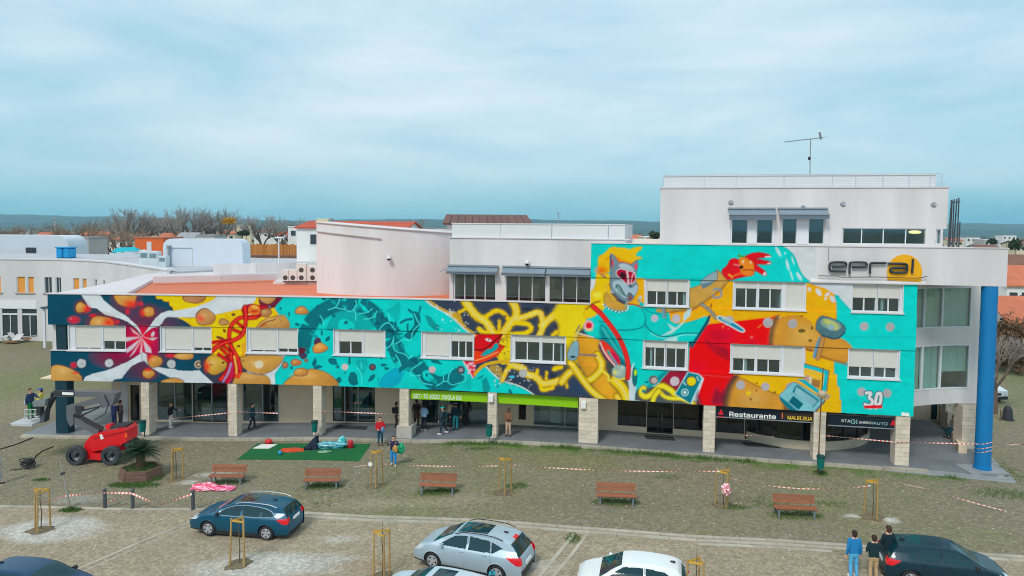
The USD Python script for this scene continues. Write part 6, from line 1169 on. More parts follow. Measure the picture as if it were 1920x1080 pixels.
# lamp standard and small masts
lq = at_y(523, 500, 64); t = thing('roof_mast', 'white mast with two folded arms left of the air conditioners', 'mast', tuple(lq)); h = at_y(523, 447, 64)[2] - lq[2]; part(t, 'pole', MB().cyl((0, 0, 0), (0, 0, h), .06, 10), WHT2, world=False); part(t, 'arm', MB().bar((0, 0, h), (.8, 0, h + .35), .08, .08), ALU, world=False); part(t, 'arm', MB().bar((0, 0, h), (-.7, 0, h + .1), .08, .08), ALU, world=False); part(t, 'head', MB().cbox((-.35, -.15, h), (.45, .15, h + .12), .04), WHT2, world=False)
lq = at_y(103, 430, 700); t = thing('water_tower', 'distant slim tower with a flat top on the left horizon', 'tower', tuple(lq)); part(t, 'shaft', MB().cyl((0, 0, -22), (0, 0, 10), .7, 10, .6), RWH, world=False); part(t, 'deck', MB().cyl((0, 0, 10), (0, 0, 11.3), 2.4, 14, 3.0), RWH, world=False)
# ---- bare trees of the town
BRK = M('bare_bark', lin(104, 88, 78), .95, .2, 2); TWG = M('bare_twigs', lin(142, 134, 128), .95, .2, .5, rnd=.15); BUD = M('brown_twigs', lin(142, 122, 104), .95, .25, .4, rnd=.2)
def grow(g, n_main, h, spread, depth, r0, up=.55):
    tr, tw = MB(), MB()
    def limb(p, d, L, r, lev):
        q = p + d * L; mid = (p + q) / 2 + g.normal(0, L * .05, 3)
        (tr if lev < 2 else tw).tube([p, mid, q], [r, r * .8, r * .62], 5 if lev < 2 else 3, cap=False)
        if lev >= depth: return
        for _ in range(g.integers(3, 5) if lev < depth - 1 else 4):
            ax = g.normal(0, 1, 3); nd = d + ax / np.linalg.norm(ax) * spread; nd[2] += up * .45; nd /= np.linalg.norm(nd); limb(p + (q - p) * g.uniform(.55, 1.0), nd, L * g.uniform(.55, .78), r * .55, lev + 1)
    base = np.array([0, 0, 0.]); top = np.array([0, 0, h * .26]); tr.tube([base, top * .5, top], [r0 * 1.3, r0, r0 * .85], 7)
    for k in range(n_main):
        a = 6.283 * k / n_main + g.uniform(-.4, .4); limb(top, np.array([math.cos(a) * spread, math.sin(a) * spread, 1.0]) / math.hypot(1, spread), h * .27, r0 * .6, 0)
    return tr, tw
TREES = []
for k, (n_, sp, dp) in enumerate(((5, .62, 4), (4, .5, 4), (6, .8, 4))):
    tr, tw = grow(np.random.default_rng(40 + k), n_, 10, sp, dp, .26); z_ = np.percentile(tw.mesh()[0][:, 2], 99.7); tr.xf(np.eye(4) * 10 / z_); tw.xf(np.eye(4) * 10 / z_); TREES.append((tr, tw))
def tree(k, x, y, z, s, label, rzz=0., twm=None, group=None, name='bare_tree'):
    tr, tw = TREES[k]; t = thing(name, label, 'tree', (x, y, z), rzz, group); 
    for nm, mb, mt in (('trunk', tr, BRK), ('crown', tw, twm or TWG)):
        v, f = mb.mesh(); part(t, nm, (v * s, f), mt, world=False)
    return t
def tree_px(k, u, vt, y, s_ratio, label, twm=None, zb=-1.3):
    q = at_y(u, vt, y); h = q[2] - zb; return tree(k, q[0], y, zb, h / 10.0, label, (u * 37 % 628) / 100, twm)
TP = [(0, 243, 389, 250, 'tall bare tree left of the orange hut'), (2, 268, 396, 270, 'bare tree leaning over the orange hut'), (1, 305, 399, 290, 'narrow bare tree between two taller ones above the white block'), (0, 345, 391, 240, 'tall bare tree above the left end of the rounded white block'), (2, 372, 387, 260, 'tallest bare tree above the rounded white block'), (1, 402, 391, 250, 'bare tree just left of the yellow tree'), (2, 415, 394, 300, 'broad bare tree behind the yellow tree'), (0, 492, 402, 260, 'bare tree right of the long cream building'), (2, 528, 405, 280, 'bare tree nearest the red roofed building'), (1, 222, 403, 300, 'small bare tree at the left end of the tree row'), (0, 450, 408, 380, 'far bare tree right of the yellow tree'), (2, 190, 412, 330, 'low bare tree left of the tree row'), (0, 775, 410, 260, 'thin bare tree right of the stair tower'), (1, 320, 402, 330, 'faint bare tree behind the white block'), (2, 290, 404, 350, 'faint bare tree behind the orange hut')]
for k, u, vt, y, lb in TP: tree_px(k, u, vt, y, 1, lb)
for k, u, vt, y, lb in ((2, 145, 410, 200, 'round brown twiggy tree above the blue tank'), (2, 215, 422, 190, 'brown bush like tree behind the blue tank'), (0, 100, 422, 260, 'brown tree above the vaulted hall'), (2, 40, 420, 280, 'brown tree at the far left horizon'), (1, 250, 428, 200, 'brown twiggy tree beside the orange hut'), (2, 8, 424, 240, 'brown tree at the left picture edge')): tree_px(k, u, vt, y, 1, lb, BUD)
LFY = M('yellow_leaves', lin(232, 170, 20), .8, .2, .6, rnd=-.25)
def leafball(name, u, v, ry, y, mat, label, n=900, size=.35, zb=-1.3, flat=.7, seed=1):
    q = at_y(u, v, y); r = ry * y / FPX; g = np.random.default_rng(seed); t = thing(name, label, 'tree', (q[0], y, zb)); part(t, 'trunk', MB().tube([(0, 0, 0), (.1, 0, (q[2] - zb) * .6), (0, 0, q[2] - zb)], [.2, .14, .06], 6), BRK, world=False)
    part(t, 'crown', leaves(g, n, r, size, flat, q[2] - zb), mat, world=False)
def leaves(g, n, r, size, flat, zc, cl=7):
    c = g.normal(0, 1, (cl, 3)); c *= (.55 * r / np.linalg.norm(c, axis=1))[:, None]; p = c[g.integers(0, cl, n)] + g.normal(0, 1, (n, 3)) * r * .28; p[:, 2] = p[:, 2] * flat + zc
    a = g.normal(0, 1, (n, 3)); a /= np.linalg.norm(a, axis=1)[:, None]; b = np.cross(a, g.normal(0, 1, (n, 3))); b /= np.linalg.norm(b, axis=1)[:, None]; s = size * g.uniform(.5, 1.2, n)[:, None]
    v = np.stack([p - a * s, p + b * s * .5, p + a * s, p - b * s * .5], 1).reshape(-1, 3); i = np.arange(n)[:, None] * 4; return v, i + np.arange(4)
leafball('yellow_tree', 430, 415, 11, 230, LFY, 'small golden yellow tree among the bare trees', 700, .3)
GRN = M('dark_green_leaves', lin(58, 78, 44), .85, .3, .5, rnd=-.3); BRS = M('brown_scrub', lin(128, 98, 70), .95, .3, .3, rnd=-.3)
for u, v, r, y, lb, s in ((454, 436, 9, 300, 'dark round evergreen before the cream building', 3), (462, 436, 8, 300, 'second dark evergreen before the cream building', 4), (1862, 452, 8, 260, 'green tree among the industrial sheds', 5), (1905, 458, 14, 170, 'grey green tree at the right horizon', 6), (1230, 440, 12, 190, 'grey tree beside the top floor wall', 7)): leafball('round_tree', u, v, r, y, GRN, lb, 700, .4, seed=s)
g = np.random.default_rng(77); vs, fs, n0 = [], [], 0
for _ in range(150):
    y = g.uniform(230, 900); u = g.uniform(-150, 2080); 
    if 760 < u < 1170: continue
    x = at_y(u, 430, y)[0]; r = g.uniform(2.5, 6.0); v, f = leaves(g, 90, r, .9, .8, r * .8 - 1.3 + 1.0); vs.append(v + [x, y, 0]); fs.append(f + n0); n0 += len(v)
single('scrub_wood', (np.vstack(vs), np.vstack(fs)), BRS, 'brown leafless scrub and woods between the town houses', 'scrub', kind='stuff')
g = np.random.default_rng(78); vs, fs, n0 = [], [], 0
for _ in range(170):
    y = g.uniform(500, 2200); u = g.uniform(-200, 2120); x = at_y(u, 430, y)[0]; r = g.uniform(4, 10.0); v, f = leaves(g, 60, r, 2.2, .55, r * .5 - 9); vs.append(v + [x, y, 0]); fs.append(f + n0); n0 += len(v)
single('far_wood', (np.vstack(vs), np.vstack(fs)), GRN, 'dark green woods on the plain towards the horizon', 'woods', kind='stuff')
# ---- right: bare plane tree, scrub bank, van, covered bin
q = at_ground(1864, 775); tree(1, q[0], q[1], float(zground(q[0])), .62, 'bare street tree just right of the blue pillar', .5)
g = np.random.default_rng(9); vs, fs, n0 = [], [], 0
for _ in range(60):
    y = g.uniform(62, 84); u = g.uniform(1878, 1990); x = at_y(u, 600, y)[0]; v, f = leaves(g, 160, g.uniform(.9, 1.8), .28, 1.0, g.uniform(.8, 4.2)); vs.append(v + [x, y, 0]); fs.append(f + n0); n0 += len(v)
single('scrub_bank', (np.vstack(vs), np.vstack(fs)), BRS, 'brown leafless hedge bank beyond the blue pillar', 'hedge', kind='stuff')
q = at_ground(1889, 787); cv = thing('covered_bin', 'dark tapered bin standing right of the bare street tree', 'bin', (q[0], q[1], float(zground(q[0])))); part(cv, 'body', MB().lathe([(0, 0), (.34, 0), (.33, .1), (.27, .7), (.16, .95), (.0, 1.0)], sides=18), M('dark_bin_plastic', lin(48, 50, 56), .5, .12, 3), world=False, smooth=40); part(cv, 'base_plate', MB().lathe([(0, .0), (.42, 0), (.42, .04), (0, .05)], sides=18), M('dark_bin_plastic', None), world=False)
q = at_ground(1876, 788); single('marker_post', MB().cyl((q[0], q[1], float(zground(q[0]))), (q[0], q[1], float(zground(q[0])) + .7), .05, 10), M('rust_brown', lin(110, 84, 70), .8, .2, 4), 'short brown post beside the dark tapered bin', 'post')
# ---------------------------------------------------------------- signs, lamps and small fittings of the building
LTG = M('letter_grey', lin(46, 52, 60), .5, .05, 4); RST = M('rust', lin(150, 92, 50), .8, .3, 6)
e = thing('name_sign', 'name epral in grey tube letters over an orange disc on the white parapet', 'sign', (0, 37, 11))
def face(u, v, o=-.1):
    x, z = wall_at(u, v, o); return np.array([*fpt(x, o), z])
def fr7(x, y): return (1440 + x / 6, 450 + y / 6)
L7 = [[(722, 300), (862, 300), (880, 285), (880, 262), (862, 250), (715, 250), (692, 272), (690, 330), (715, 352), (876, 354)], [(917, 384), (917, 262), (935, 251), (1095, 251), (1112, 270), (1110, 290), (1094, 304), (945, 304)], [(1147, 380), (1147, 270), (1165, 257), (1330, 260)], [(1345, 264), (1545, 266), (1568, 285), (1566, 345), (1550, 366), (1375, 366), (1375, 322), (1395, 314), (1555, 314)], [(1632, 212), (1622, 372)]]
for l in L7: part(e, 'letter', MB().tube([face(*fr7(*q), -.14) for q in chaikin(np.array(l, float), 1, False)], .062, 8), LTG, smooth=40)
k = np.radians(np.linspace(-18, 198, 30)); ds = [(1537 + 197 * math.cos(a), 360 - 197 * math.sin(a)) for a in k]; ds = [(1338, 450)] + ds[::-1] + [(1722, 472)]
P = np.array([face(*fr7(*q), -.06) for q in ds]); Q = np.array([face(*fr7(*q), -.02) for q in ds]); n = len(P); c0, c1 = P.mean(0), Q.mean(0)
V = np.vstack([P, Q, c0, c1]); F = [(i, (i + 1) % n, 2 * n) for i in range(n)] + [(i, n + i, n + (i + 1) % n) for i in range(n)] + [(i, n + (i + 1) % n, (i + 1) % n) for i in range(n)]
part(e, 'orange_disc', (V, F), M('sign_orange', lin(240, 172, 0), .5, .06, 2))
part(e, 'cable', MB().tube([face(*fr7(*q), -.16) for q in ((565, 402), (640, 404), (780, 405), (810, 418), (1000, 418), (1200, 416), (1450, 422), (1650, 430), (1730, 425), (1790, 408))], .022, 6), M('black_cable', lin(50, 44, 44), .6, .1, 3))
part(e, 'conduit', MB().tube([face(*fr7(*q), -.03) for q in ((682, 85), (680, 235))], .018, 6), ALU)
def lettered(t, name, text, u, v, h_px, off, mat, squeeze=1.0, bold=False):
    x, z = wall_at(u, v, off); p = fpt(x, off); y = p[1]; h = h_px * y / FPX; m = meshkit.text_mesh(text, h, .012, bold); s = float(_fd(x)); d = np.array([1, s, 0]) / math.hypot(1, s)
    V = np.asarray(m.vertices); W = np.array([*p, z]) + V[:, :1] * squeeze * d + V[:, 1:2] * [0, 0, 1] - V[:, 2:3] * np.array([-d[1], d[0], 0]); part(t, name, (W, m.faces), mat)
GRF = M('fascia_green', lin(140, 196, 0), .5, .05, 1); SGW = M('sign_white', lin(232, 232, 228), .5, .03, 3); SGN = M('sign_navy', lin(16, 30, 44), .35, .2, .8); SGB = M('sign_brown', lin(56, 40, 34), .4, .1, 1); SGR = M('sign_red', lin(214, 20, 40), .5, .06, 2); SGY = M('sign_yellow', lin(240, 196, 60), .5, .06, 2)
def board(name, label, u0, u1, vt, vb, off, mat, frame=None):
    x0, x1 = wall_at(u0, vt, off)[0], wall_at(u1, vt, off)[0]; z1 = min(wall_at((u0 + u1) / 2, vt, off)[1], Z0 - .012); z0 = wall_at((u0 + u1) / 2, vb, off)[1]; t = thing(name, label, 'sign', (*fpt(x0, off), z0)); part(t, 'panel', fband(MB(), x0, x1, z0, z1, off, off + .08, 2), mat)
    if frame:
        m = fband(fband(MB(), x0, x1, z0 - .05, z0 - .002, off - .04, off + .1, 2), x0, x1, z1 + .0, z1 + .008, off - .04, off + .1, 2); part(t, 'frame', m, frame)
    return t
t = board('green_fascia', 'lime green shop fascia with pale lettering over the busy shop window', 770, 914, 734, 751, .3, GRF); lettered(t, 'lettering', 'GET-TO JOGO  OOOLA GUIA.JOS', 775, 746, 7.6, .28, SGW, .68, True)
board('green_fascia', 'plain lime green shop fascia right of the lettered one', 933, 1084, 741, 760, .3, GRF)
t = board('restaurant_sign', 'dark restaurant signboard with white lettering and a red logo', 1343, 1525, 763, 786, .24, SGN, ALU); lettered(t, 'lettering', 'Restaurante', 1366, 780.2, 8.6, .22, SGW, 1.28, True)
t2 = t
def on_face(m, pts, off): return m.hull([face(u, v, off) for u, v in pts] + [face(u, v, off - .015) for u, v in pts])
m = MB(); on_face(m, [(1346, 778), (1357, 778), (1352, 766)], .21); part(t, 'red_logo', m, SGR); m = MB(); on_face(m, [(1345.5, 780), (1357.5, 780.5), (1357.5, 782), (1345.5, 781.5)], .21); part(t, 'red_logo', m, SGR)
m = MB(); on_face(m, [(1463, 772), (1524, 776.5), (1524, 788.5), (1463, 784)], .232); part(t, 'brown_panel', m, SGB); m = MB(); on_face(m, [(1466, 774), (1468, 774), (1468, 785), (1466, 785)], .20); part(t, 'glass_emblem', m, M('sign_orange2', lin(230, 110, 60), .5, .1, 2)); lettered(t, 'lettering', 'MALRI.GUA', 1476, 786, 6.5, .20, SGY, .88, True)
t = board('partner_sign', 'dark blue signboard with small pale logos right of the brick column', 1553, 1684, 780, 800, .24, SGN, ALU); lettered(t, 'lettering', 'STA', 1577, 791, 5, .22, SGW, 1.2); lettered(t, 'lettering', 'Gl', 1594, 794, 8, .22, M('pale_teal', lin(150, 200, 206), .5, .05, 3), 1.2); lettered(t, 'lettering', 'ENERGY', 1611, 794, 4.5, .22, SGW, 1.0); lettered(t, 'lettering', 'AUTO', 1637, 796, 5.5, .22, M('pale_teal', None), 1.2)
m = MB(); on_face(m, [(1669, 797), (1680, 798), (1675, 786)], .21); part(t, 'red_logo', m, SGR)
m = MB(); on_face(m, [(1690, 773), (1705, 774.5), (1705, 781), (1690, 779.5)], -.004); single('house_plate', m, SGW, 'small white plate at the lower right end of the mural', 'plate')
for u, v, lb in ((920, 744, 'small white box lamp on the column between the green fascias'), (1093, 756, 'white notice box at the top of the double column')):
    x, z = wall_at(u, v, .03); p = fpt(x, .03); single('column_box', MB().cbox((p[0] - .13, p[1] - .2, z - .3), (p[0] + .17, p[1] - .01, z + .14), .03), SGW, lb, 'box')
CAMW = M('camera_white', lin(220, 222, 224), .4, .03, 3); CAMD = M('camera_black', lin(30, 32, 38), .2, .1, 3)
def dome_cam(u, v, o, lb, y=None):
    if y is None: x, z = wall_at(u, v, o); p = fpt(x, o)
    else: q = at_y(u, v, y); p, z = q[:2], q[2]
    t = thing('security_camera', lb, 'camera', (p[0], p[1], z)); part(t, 'arm', MB().cbox((-.07, -.22, .06), (.07, 0, .18), .02), CAMW, world=False); part(t, 'cap', MB().lathe([(0, .1), (.13, .1), (.15, .02), (.15, -.02), (0, -.02)], (0, -.24, 0), 16), CAMW, world=False, smooth=40); part(t, 'dome', MB().lathe([(.13, -.02), (.11, -.1), (.06, -.15), (0, -.165)], (0, -.24, 0), 16), CAMD, world=False, smooth=40)
dome_cam(730, 484, 0, 'white dome camera on the curved stair tower', 47.0); dome_cam(988, 493, OC, 'white dome camera above the middle grey awning')
for u, v, lb in ((1371, 380, 'round floodlight above the left awning of the top floor'), (1581, 383, 'round floodlight above the strip window of the top floor'), (1751, 384, 'round floodlight near the right end of the top floor')):
    x, z = wall_at(u, v, OP); p = fpt(x, OP); t = thing('floodlight', lb, 'floodlight', (p[0], p[1], z)); part(t, 'bracket', MB().box((-.03, -.12, -.03), (.03, 0, .03)), CAMW, world=False); part(t, 'housing', MB().lathe([(0, 0), (.1, .0), (.17, .1), (.17, .16), (.13, .16)], (0, -.08, 0), 18, 'y'), ALU, world=False, smooth=40); part(t, 'lens', MB().lathe([(0, .14), (.13, .14)], (0, -.08, 0), 18, 'y'), CAMD, world=False)
x, z = wall_at(1505, 389, OP); p = fpt(x, OP); single('wall_sensor', MB().cbox((p[0] - .1, p[1] - .16, z - .1), (p[0] + .1, p[1] - .004, z + .12), .04), ALU, 'small grey sensor box above the right awning of the top floor', 'sensor')
for u, v, lb in ((1497, 480, 0),): pass
# aerial, poles
ty = 44.0; ab = at_y(1519, 322, ty); at_ = at_y(1520, 260, ty); t = thing('tv_aerial', 'tall thin television aerial on the top roof', 'aerial', tuple(ab)); part(t, 'mast', MB().cyl(ab + [0, 0, -1.0], at_, .035, 8), ALU)
a, b = at_y(1472, 266.5, ty), at_y(1541, 258.5, ty); part(t, 'boom', MB().cyl(a, b, .022, 6), ALU); m = MB()
for k in range(17): q = a + (b - a) * (k / 16); w = .16 + .012 * k; part(t, 'element', MB().cyl(q + [0, -w * 2, -.02], q + [0, w * 2, .06 + .02 * (k % 2)], .012, 5), ALU)
part(t, 'reflector', MB().bar(b + [-.05, 0, -.1], b + [-.15, 0, .35], .3, .02), ALU); q = at_y(1517.5, 297, ty); part(t, 'amplifier', MB().cbox(q - [.07, .05, .1], q + [.07, .05, .1], .02), CAMD)
pz = Z5; t = thing('roof_poles', 'cluster of tall dark steel poles at the right end of the roof slab', 'poles', (*at_y(1787, 464, 39)[:2], pz)); PST = M('dark_steel', lin(62, 66, 72), .5, .1, 3)
for k, (u0, u1, vt, y) in enumerate(((1777.5, 1784, 375, 38.6), (1780.5, 1785.5, 376, 39.2), (1785, 1789, 373, 38.7), (1788, 1794, 373, 39.3), (1794, 1798, 371, 38.8), (1797.5, 1800, 416, 39.4))): a = at_y(u0, 466, y); a[2] = pz; part(t, 'pole', MB().cyl(a, at_y(u1, vt, y), .036, 8), PST)
part(t, 'tie_bar', MB().cyl(at_y(1784, 380, 38.7), at_y(1800, 378, 38.8), .03, 6), PST)
q = at_y(1047, 418, 50); t = thing('roof_antenna', 'small three armed antenna behind the centre parapet', 'antenna', tuple(q)); h = at_y(1047, 398, 50)[2] - q[2]; part(t, 'mast', MB().cyl((0, 0, -1), (0, 0, h), .03, 6), ALU, world=False)
for k in range(3): part(t, 'arm', MB().cyl((0, 0, h * .9), (.28 * math.cos(k * 2.1), .28 * math.sin(k * 2.1), h * 1.02), .02, 5), ALU, world=False)
q = at_y(606, 417, 58); t = thing('roof_unit', 'beige ventilation box at the top corner of the stair tower', 'ventilation unit', tuple(q)); part(t, 'casing', MB().cbox((-.58, 0, -2), (.45, 1, .3), .03), M('beige_metal', lin(206, 196, 160), .6, .08, 2), world=False); part(t, 'fan_side', MB().box((.452, .05, -2), (.62, .95, .34)), M('grey_metal', lin(140, 146, 150), .6, .08, 2), world=False)
# ---------------------------------------------------------------- benches
WOD = M('bench_wood', lin(142, 86, 58), .5, .22, 3, rnd=.14, stretch=(1, 8, 8), obj=True); CST = M('bench_metal', lin(112, 124, 132), .5, .1, 3)
def make_bench(loc, rz, label, recl=.28):
    t = thing('bench', label, 'bench', loc, rz, 'wooden benches in a row on the square'); W = .93; a = recl
    for k in range(4): part(t, 'seat_slat', MB().cbox((-W, -.34 + k * .125, .42 + .012 * k * 0), (W, -.34 + k * .125 + .112, .46), .012), WOD, world=False)
    for k in range(3):
        z = .53 + k * .13; y = .19 + (z - .46) * a; part(t, 'back_slat', MB().bar((-W, y, z + .055), (W, y, z + .055), .035, .118, up=(0, a, 1)), WOD, world=False)
    for s in (-1, 1):
        x = s * (W - .16); m = MB(); m.bar((x, -.3, .40), (x, .2, .40), .06, .05); m.bar((x, -.28, 0), (x, -.24, .38), .07, .07, up=(0, 1, 0)); m.bar((x, .34, 0), (x, .18, .40), .07, .07, up=(0, 1, 0)); m.bar((x, .2, .38), (x, .215 + .42 * a, .86), .06, .05, up=(0, 1, 0)); part(t, 'leg', m, CST, world=False)
    return t
BL = [(427, 906, -.02, 'wooden bench beside the pink cloth'), (604, 914, .05, 'wooden bench just below the green turf mat'), (821, 924, -.06, 'wooden bench between the taped stakes in the middle of the square'), (1155, 944, -.07, 'wooden bench standing alone below the double column'), (1490, 968, -.09, 'wooden bench nearest the three people')]
bench0 = None
for u, v, rz, lb in BL:
    q = gpt(u, v); 
    if bench0 is None: bench0 = make_bench(q, rz, lb)
    else: copy_of(bench0, q, rz, lb)
# ---------------------------------------------------------------- staked saplings
STK = M('stake_wood', lin(168, 136, 84), .8, .22, 3, rnd=.1, stretch=(4, 4, .6), obj=True); STR = M('yellow_strap', lin(206, 160, 60), .6, .08, 4); SAP = M('sapling_bark', lin(96, 82, 66), .9, .2, 6); SOIL = M('pit_soil', lin(112, 100, 78), .95, .3, 4, bump=.01)
GL = [(77, 1000, 915, 'staked sapling in the pale cement patch at far left', 0), (330, 904, 838, 'staked sapling between the palm planter and the first bench', 1), (449, 1064, 969, 'staked sapling in front of the dark blue estate car', 0), (706, 917, 843, 'staked sapling with a round red and white sticker on its stake', 1), (717, 1088, 992, 'tall staked sapling left of the silver car', 2), (947, 930, 856, 'staked sapling with tape between the middle benches', 1), (1356, 954, 880, 'staked sapling with a red and white bundle of tape', 1), (1636, 975, 897, 'staked sapling nearest the blue pillar', 1), (1305, 1143, 1046, 'staked sapling in front of the white hatchback', 2)]
for i, (u, v, vt, lb, k) in enumerate(GL):
    q = gpt(u, v - 6); h = float(at_y(u, vt, q[1])[2] - q[2]); g = np.random.default_rng(100 + i); t = thing('staked_sapling', lb, 'sapling', tuple(q), [.2, -.1, .9, .1, .4, .0, .15, .1, .6][i], 'staked saplings on the square'); tops = []
    for j in range(3):
        a = 2.1 * j + .5; x, y = .34 * math.cos(a), .34 * math.sin(a); p = np.array([x * .9 + g.uniform(-.04, .04), y * .9, h - g.uniform(0, .1)]); part(t, 'stake', MB().tube([(x * 1.05, y, -.05), p], [.042, .036], 7), STK, world=False); tops.append(p - [0, 0, .07])
    for j in range(3): part(t, 'strap', MB().bar(tops[j] + [0, 0, -.02], tops[(j + 1) % 3] + [0, 0, -.02], .012, .075), STR, world=False)
    hs_ = h * (1.18 if k == 2 else .97); part(t, 'stem', MB().tube([(0, 0, 0), (.03, .02, h * .4), (-.02, 0, h * .75), (.02, .02, hs_)], [.026, .02, .016, .007], 6), SAP, world=False)
    for j in range(4): z = h * (.6 + .1 * j); a = g.uniform(0, 6.28); part(t, 'twig', MB().tube([(0, 0, z), (.2 * math.cos(a), .2 * math.sin(a), z + .22)], [.008, .004], 4), SAP, world=False)
    n = 20; kk = np.arange(n) / n * 6.283; rr = .34 + .16 * g.random(n); zz = float(zground(q[0])) - q[2]; rings = np.array([[(r * np.cos(a) * w * 1.3, r * np.sin(a) * w, .012 + zz + .05 * (1 - w) ) for a, r in zip(np.r_[kk, kk[:1]], np.r_[rr, rr[:1]])] for w in (0.02, .4, .75, 1.0)]); part(t, 'soil_pit', MB().sheet(rings), SOIL, world=False)
TPC = usdkit.material(stage, '/World/Looks/tape', {'a': ('attribute', dict(attribute='paint')), 'p': ('principled_bsdf', dict(roughness=.4))}, [('a.color', 'p.base_color')], surface='p.BSDF')
def crumple(name, label, cat, c, r, cols, n=14, seed=0, flat=1.0, loc=None):
    g = np.random.default_rng(seed); ic = trimesh.creation.icosphere(3, 1.0); v = np.array(ic.vertices); d = meshkit.fbm(v * 2.3 + seed * 9, 4, seed); v2 = v * (.55 + .9 * d)[:, None] * np.asarray(r); v2[:, 2] = np.maximum(v2[:, 2], -np.asarray(r)[2] * flat) ; k = meshkit.noise(v * 4.0 + 3, seed + 1); C = np.array([lin(*q) for q in cols])[np.clip((k * len(cols) * 1.4 - .2 * len(cols)).astype(int), 0, len(cols) - 1)]
    return single(name, (v2 + np.asarray(c), ic.faces), TPC, label, cat, color=C, smooth=True)
q = gpt(1356, 954); crumple('tape_bundle', 'bundle of crumpled red and white tape hung on a staked sapling', 'tape', q + [0, -.36, 1.05], (.2, .16, .28), [(226, 60, 84), (240, 226, 226), (200, 40, 60)], seed=5)
q = gpt(699, 917); t = single('round_sticker', MB().lathe([(0, 0), (.1, 0), (.11, .02), (0, .02)], (q[0] - .05, q[1] - .42, q[2] + 1.42), 20, 'y'), SGW, 'round white sticker with a red ring on a stake', 'sticker'); part(t, 'red_ring', MB().lathe([(.025, .024), (.075, .024)], (q[0] - .05, q[1] - .42, q[2] + 1.42), 20, 'y'), SGR)
# ---------------------------------------------------------------- barrier tape
def tape(pts, label, w=.042, per=.42, sag=0.0, red=(206, 92, 70)):
    P = np.array(pts, float); s = np.r_[0, np.cumsum(np.linalg.norm(np.diff(P, axis=0), axis=1))]; n = max(4, int(s[-1] / (per / 2)) * 2); q = np.linspace(0, s[-1], n + 1); C = np.stack([np.interp(q, s, P[:, k]) for k in range(3)], 1)
    for a, b in zip(s[:-1], s[1:]):
        k = (q >= a) & (q <= b); t = (q[k] - a) / (b - a); C[k, 2] -= sag * (b - a) * 4 * t * (1 - t) * .05
    tw = np.sin(q * 1.7) * .8; T = np.gradient(C, axis=0); T /= np.linalg.norm(T, axis=1)[:, None]; S = np.cross(T, [0, 0, 1.]); S /= np.maximum(np.linalg.norm(S, axis=1), 1e-6)[:, None]; U = np.cos(tw)[:, None] * [0, 0, 1.] + np.sin(tw)[:, None] * S
    V, F, K = [], [], []
    for i in range(n):
        c = lin(214, 208, 198) if i % 2 else lin(*red); V += [C[i] - U[i] * w / 2, C[i + 1] - U[i + 1] * w / 2, C[i + 1] + U[i + 1] * w / 2, C[i] + U[i] * w / 2]; F.append(np.arange(4) + 4 * i); K += [c] * 4
    single('barrier_tape', (np.array(V), np.array(F)), TPC, label, 'tape', color=np.array(K))
gp = lambda u, v, h: gpt(u, v) + [0, 0, h]
GQ = {i: gpt(g_[0], g_[1] - 6) for i, g_ in enumerate(GL)}
def hi(i, h, dx=0.0, dy=-.3): return GQ[i] + [dx, dy, h]
tape([hi(3, 1.25, .4), hi(5, 1.45, -.4)], 'red and white tape between the two staked saplings left of centre', sag=.2); tape([hi(3, 1.2, -.4), gpt(664, 900) + [0, 0, .7]], 'short loose end of tape left of the stickered sapling')
tape([hi(5, 1.5, .3), hi(6, 1.75, -.3)], 'long red and white tape right of the middle benches', sag=.25); tape([hi(6, 1.4, .3), hi(7, 1.55, -.3)], 'sagging red and white tape above the last bench', sag=1.0); tape([hi(7, 1.85, .3), gpt(1740, 940) + [0, 0, .6], gpt(1810, 948) + [0, 0, .25], gpt(1888, 960) + [0, 0, .03]], 'tape trailing to the ground at the right edge of the square', sag=.1)
pc = lambda u, v: np.array([*at_y(u, v, float(yf(wall_at(u, v)[0])) - .05)])
tape([pc(320, 785), pc(430, 774)], 'tape across the second bay of the arcade', .06); tape([pc(446, 772), pc(521, 775)], 'tape across the third bay of the arcade', .06); tape([pc(605, 771), pc(703, 775), pc(748, 777)], 'tape across the bay with the door mat', .06); tape([pc(1395, 816), pc(1450, 819)], 'short tape under the restaurant sign', .06)
xp = np.array([px_, py_, 0]); tape([pc(1549, 817), pc(1680, 829), xp + [-.42, -.2, 1.55]], 'tape from the signboard column to the blue pillar', .06); tape([xp + [.4, -.3, 1.5], gpt(1915, 862) + [0, 0, .9], gpt(1990, 880) + [0, 0, .8]], 'tape running right from the blue pillar', .06)
for z in (1.15, 1.35, 1.6): tape([xp + [.405 * math.cos(a), .405 * math.sin(a), z + .1 * math.sin(a * 1.5)] for a in np.linspace(0, 2 * math.pi, 14)], {1.15: 'lowest tape turn around the blue pillar', 1.35: 'middle tape turn around the blue pillar', 1.6: 'topmost tape turn around the blue pillar'}[z], .05)
# bollards
BOL = M('bollard_grey', lin(74, 80, 86), .5, .1, 4); bq = [(197, 953, 'dark grey bollard at the left end of the taped row'), (249, 954, 'middle dark grey bollard of the taped row'), (362, 956, 'dark grey bollard by the front of the blue estate car')]; b0 = None
for u, v, lb in bq:
    q = gpt(u, v)
    if b0 is None: b0 = thing('bollard', lb, 'bollard', tuple(q), 0, 'bollards on the square'); part(b0, 'post', MB().lathe([(0, 0), (.085, 0), (.085, .8), (.075, .83), (.075, .87), (.085, .89), (.085, .93), (.06, .97), (0, .98)], sides=18), BOL, world=False, smooth=30)
    else: copy_of(b0, tuple(q), 0, lb)
tape([hi(0, 1.35, .3), gpt(120, 951) + [0, 0, .55], gpt(197, 953) + [0, -.1, .8], gpt(249, 954) + [0, -.1, .8], gpt(300, 958) + [0, -.1, .32], gpt(362, 956) + [0, -.1, .8]], 'red and white tape along the bollards', .09, .36)
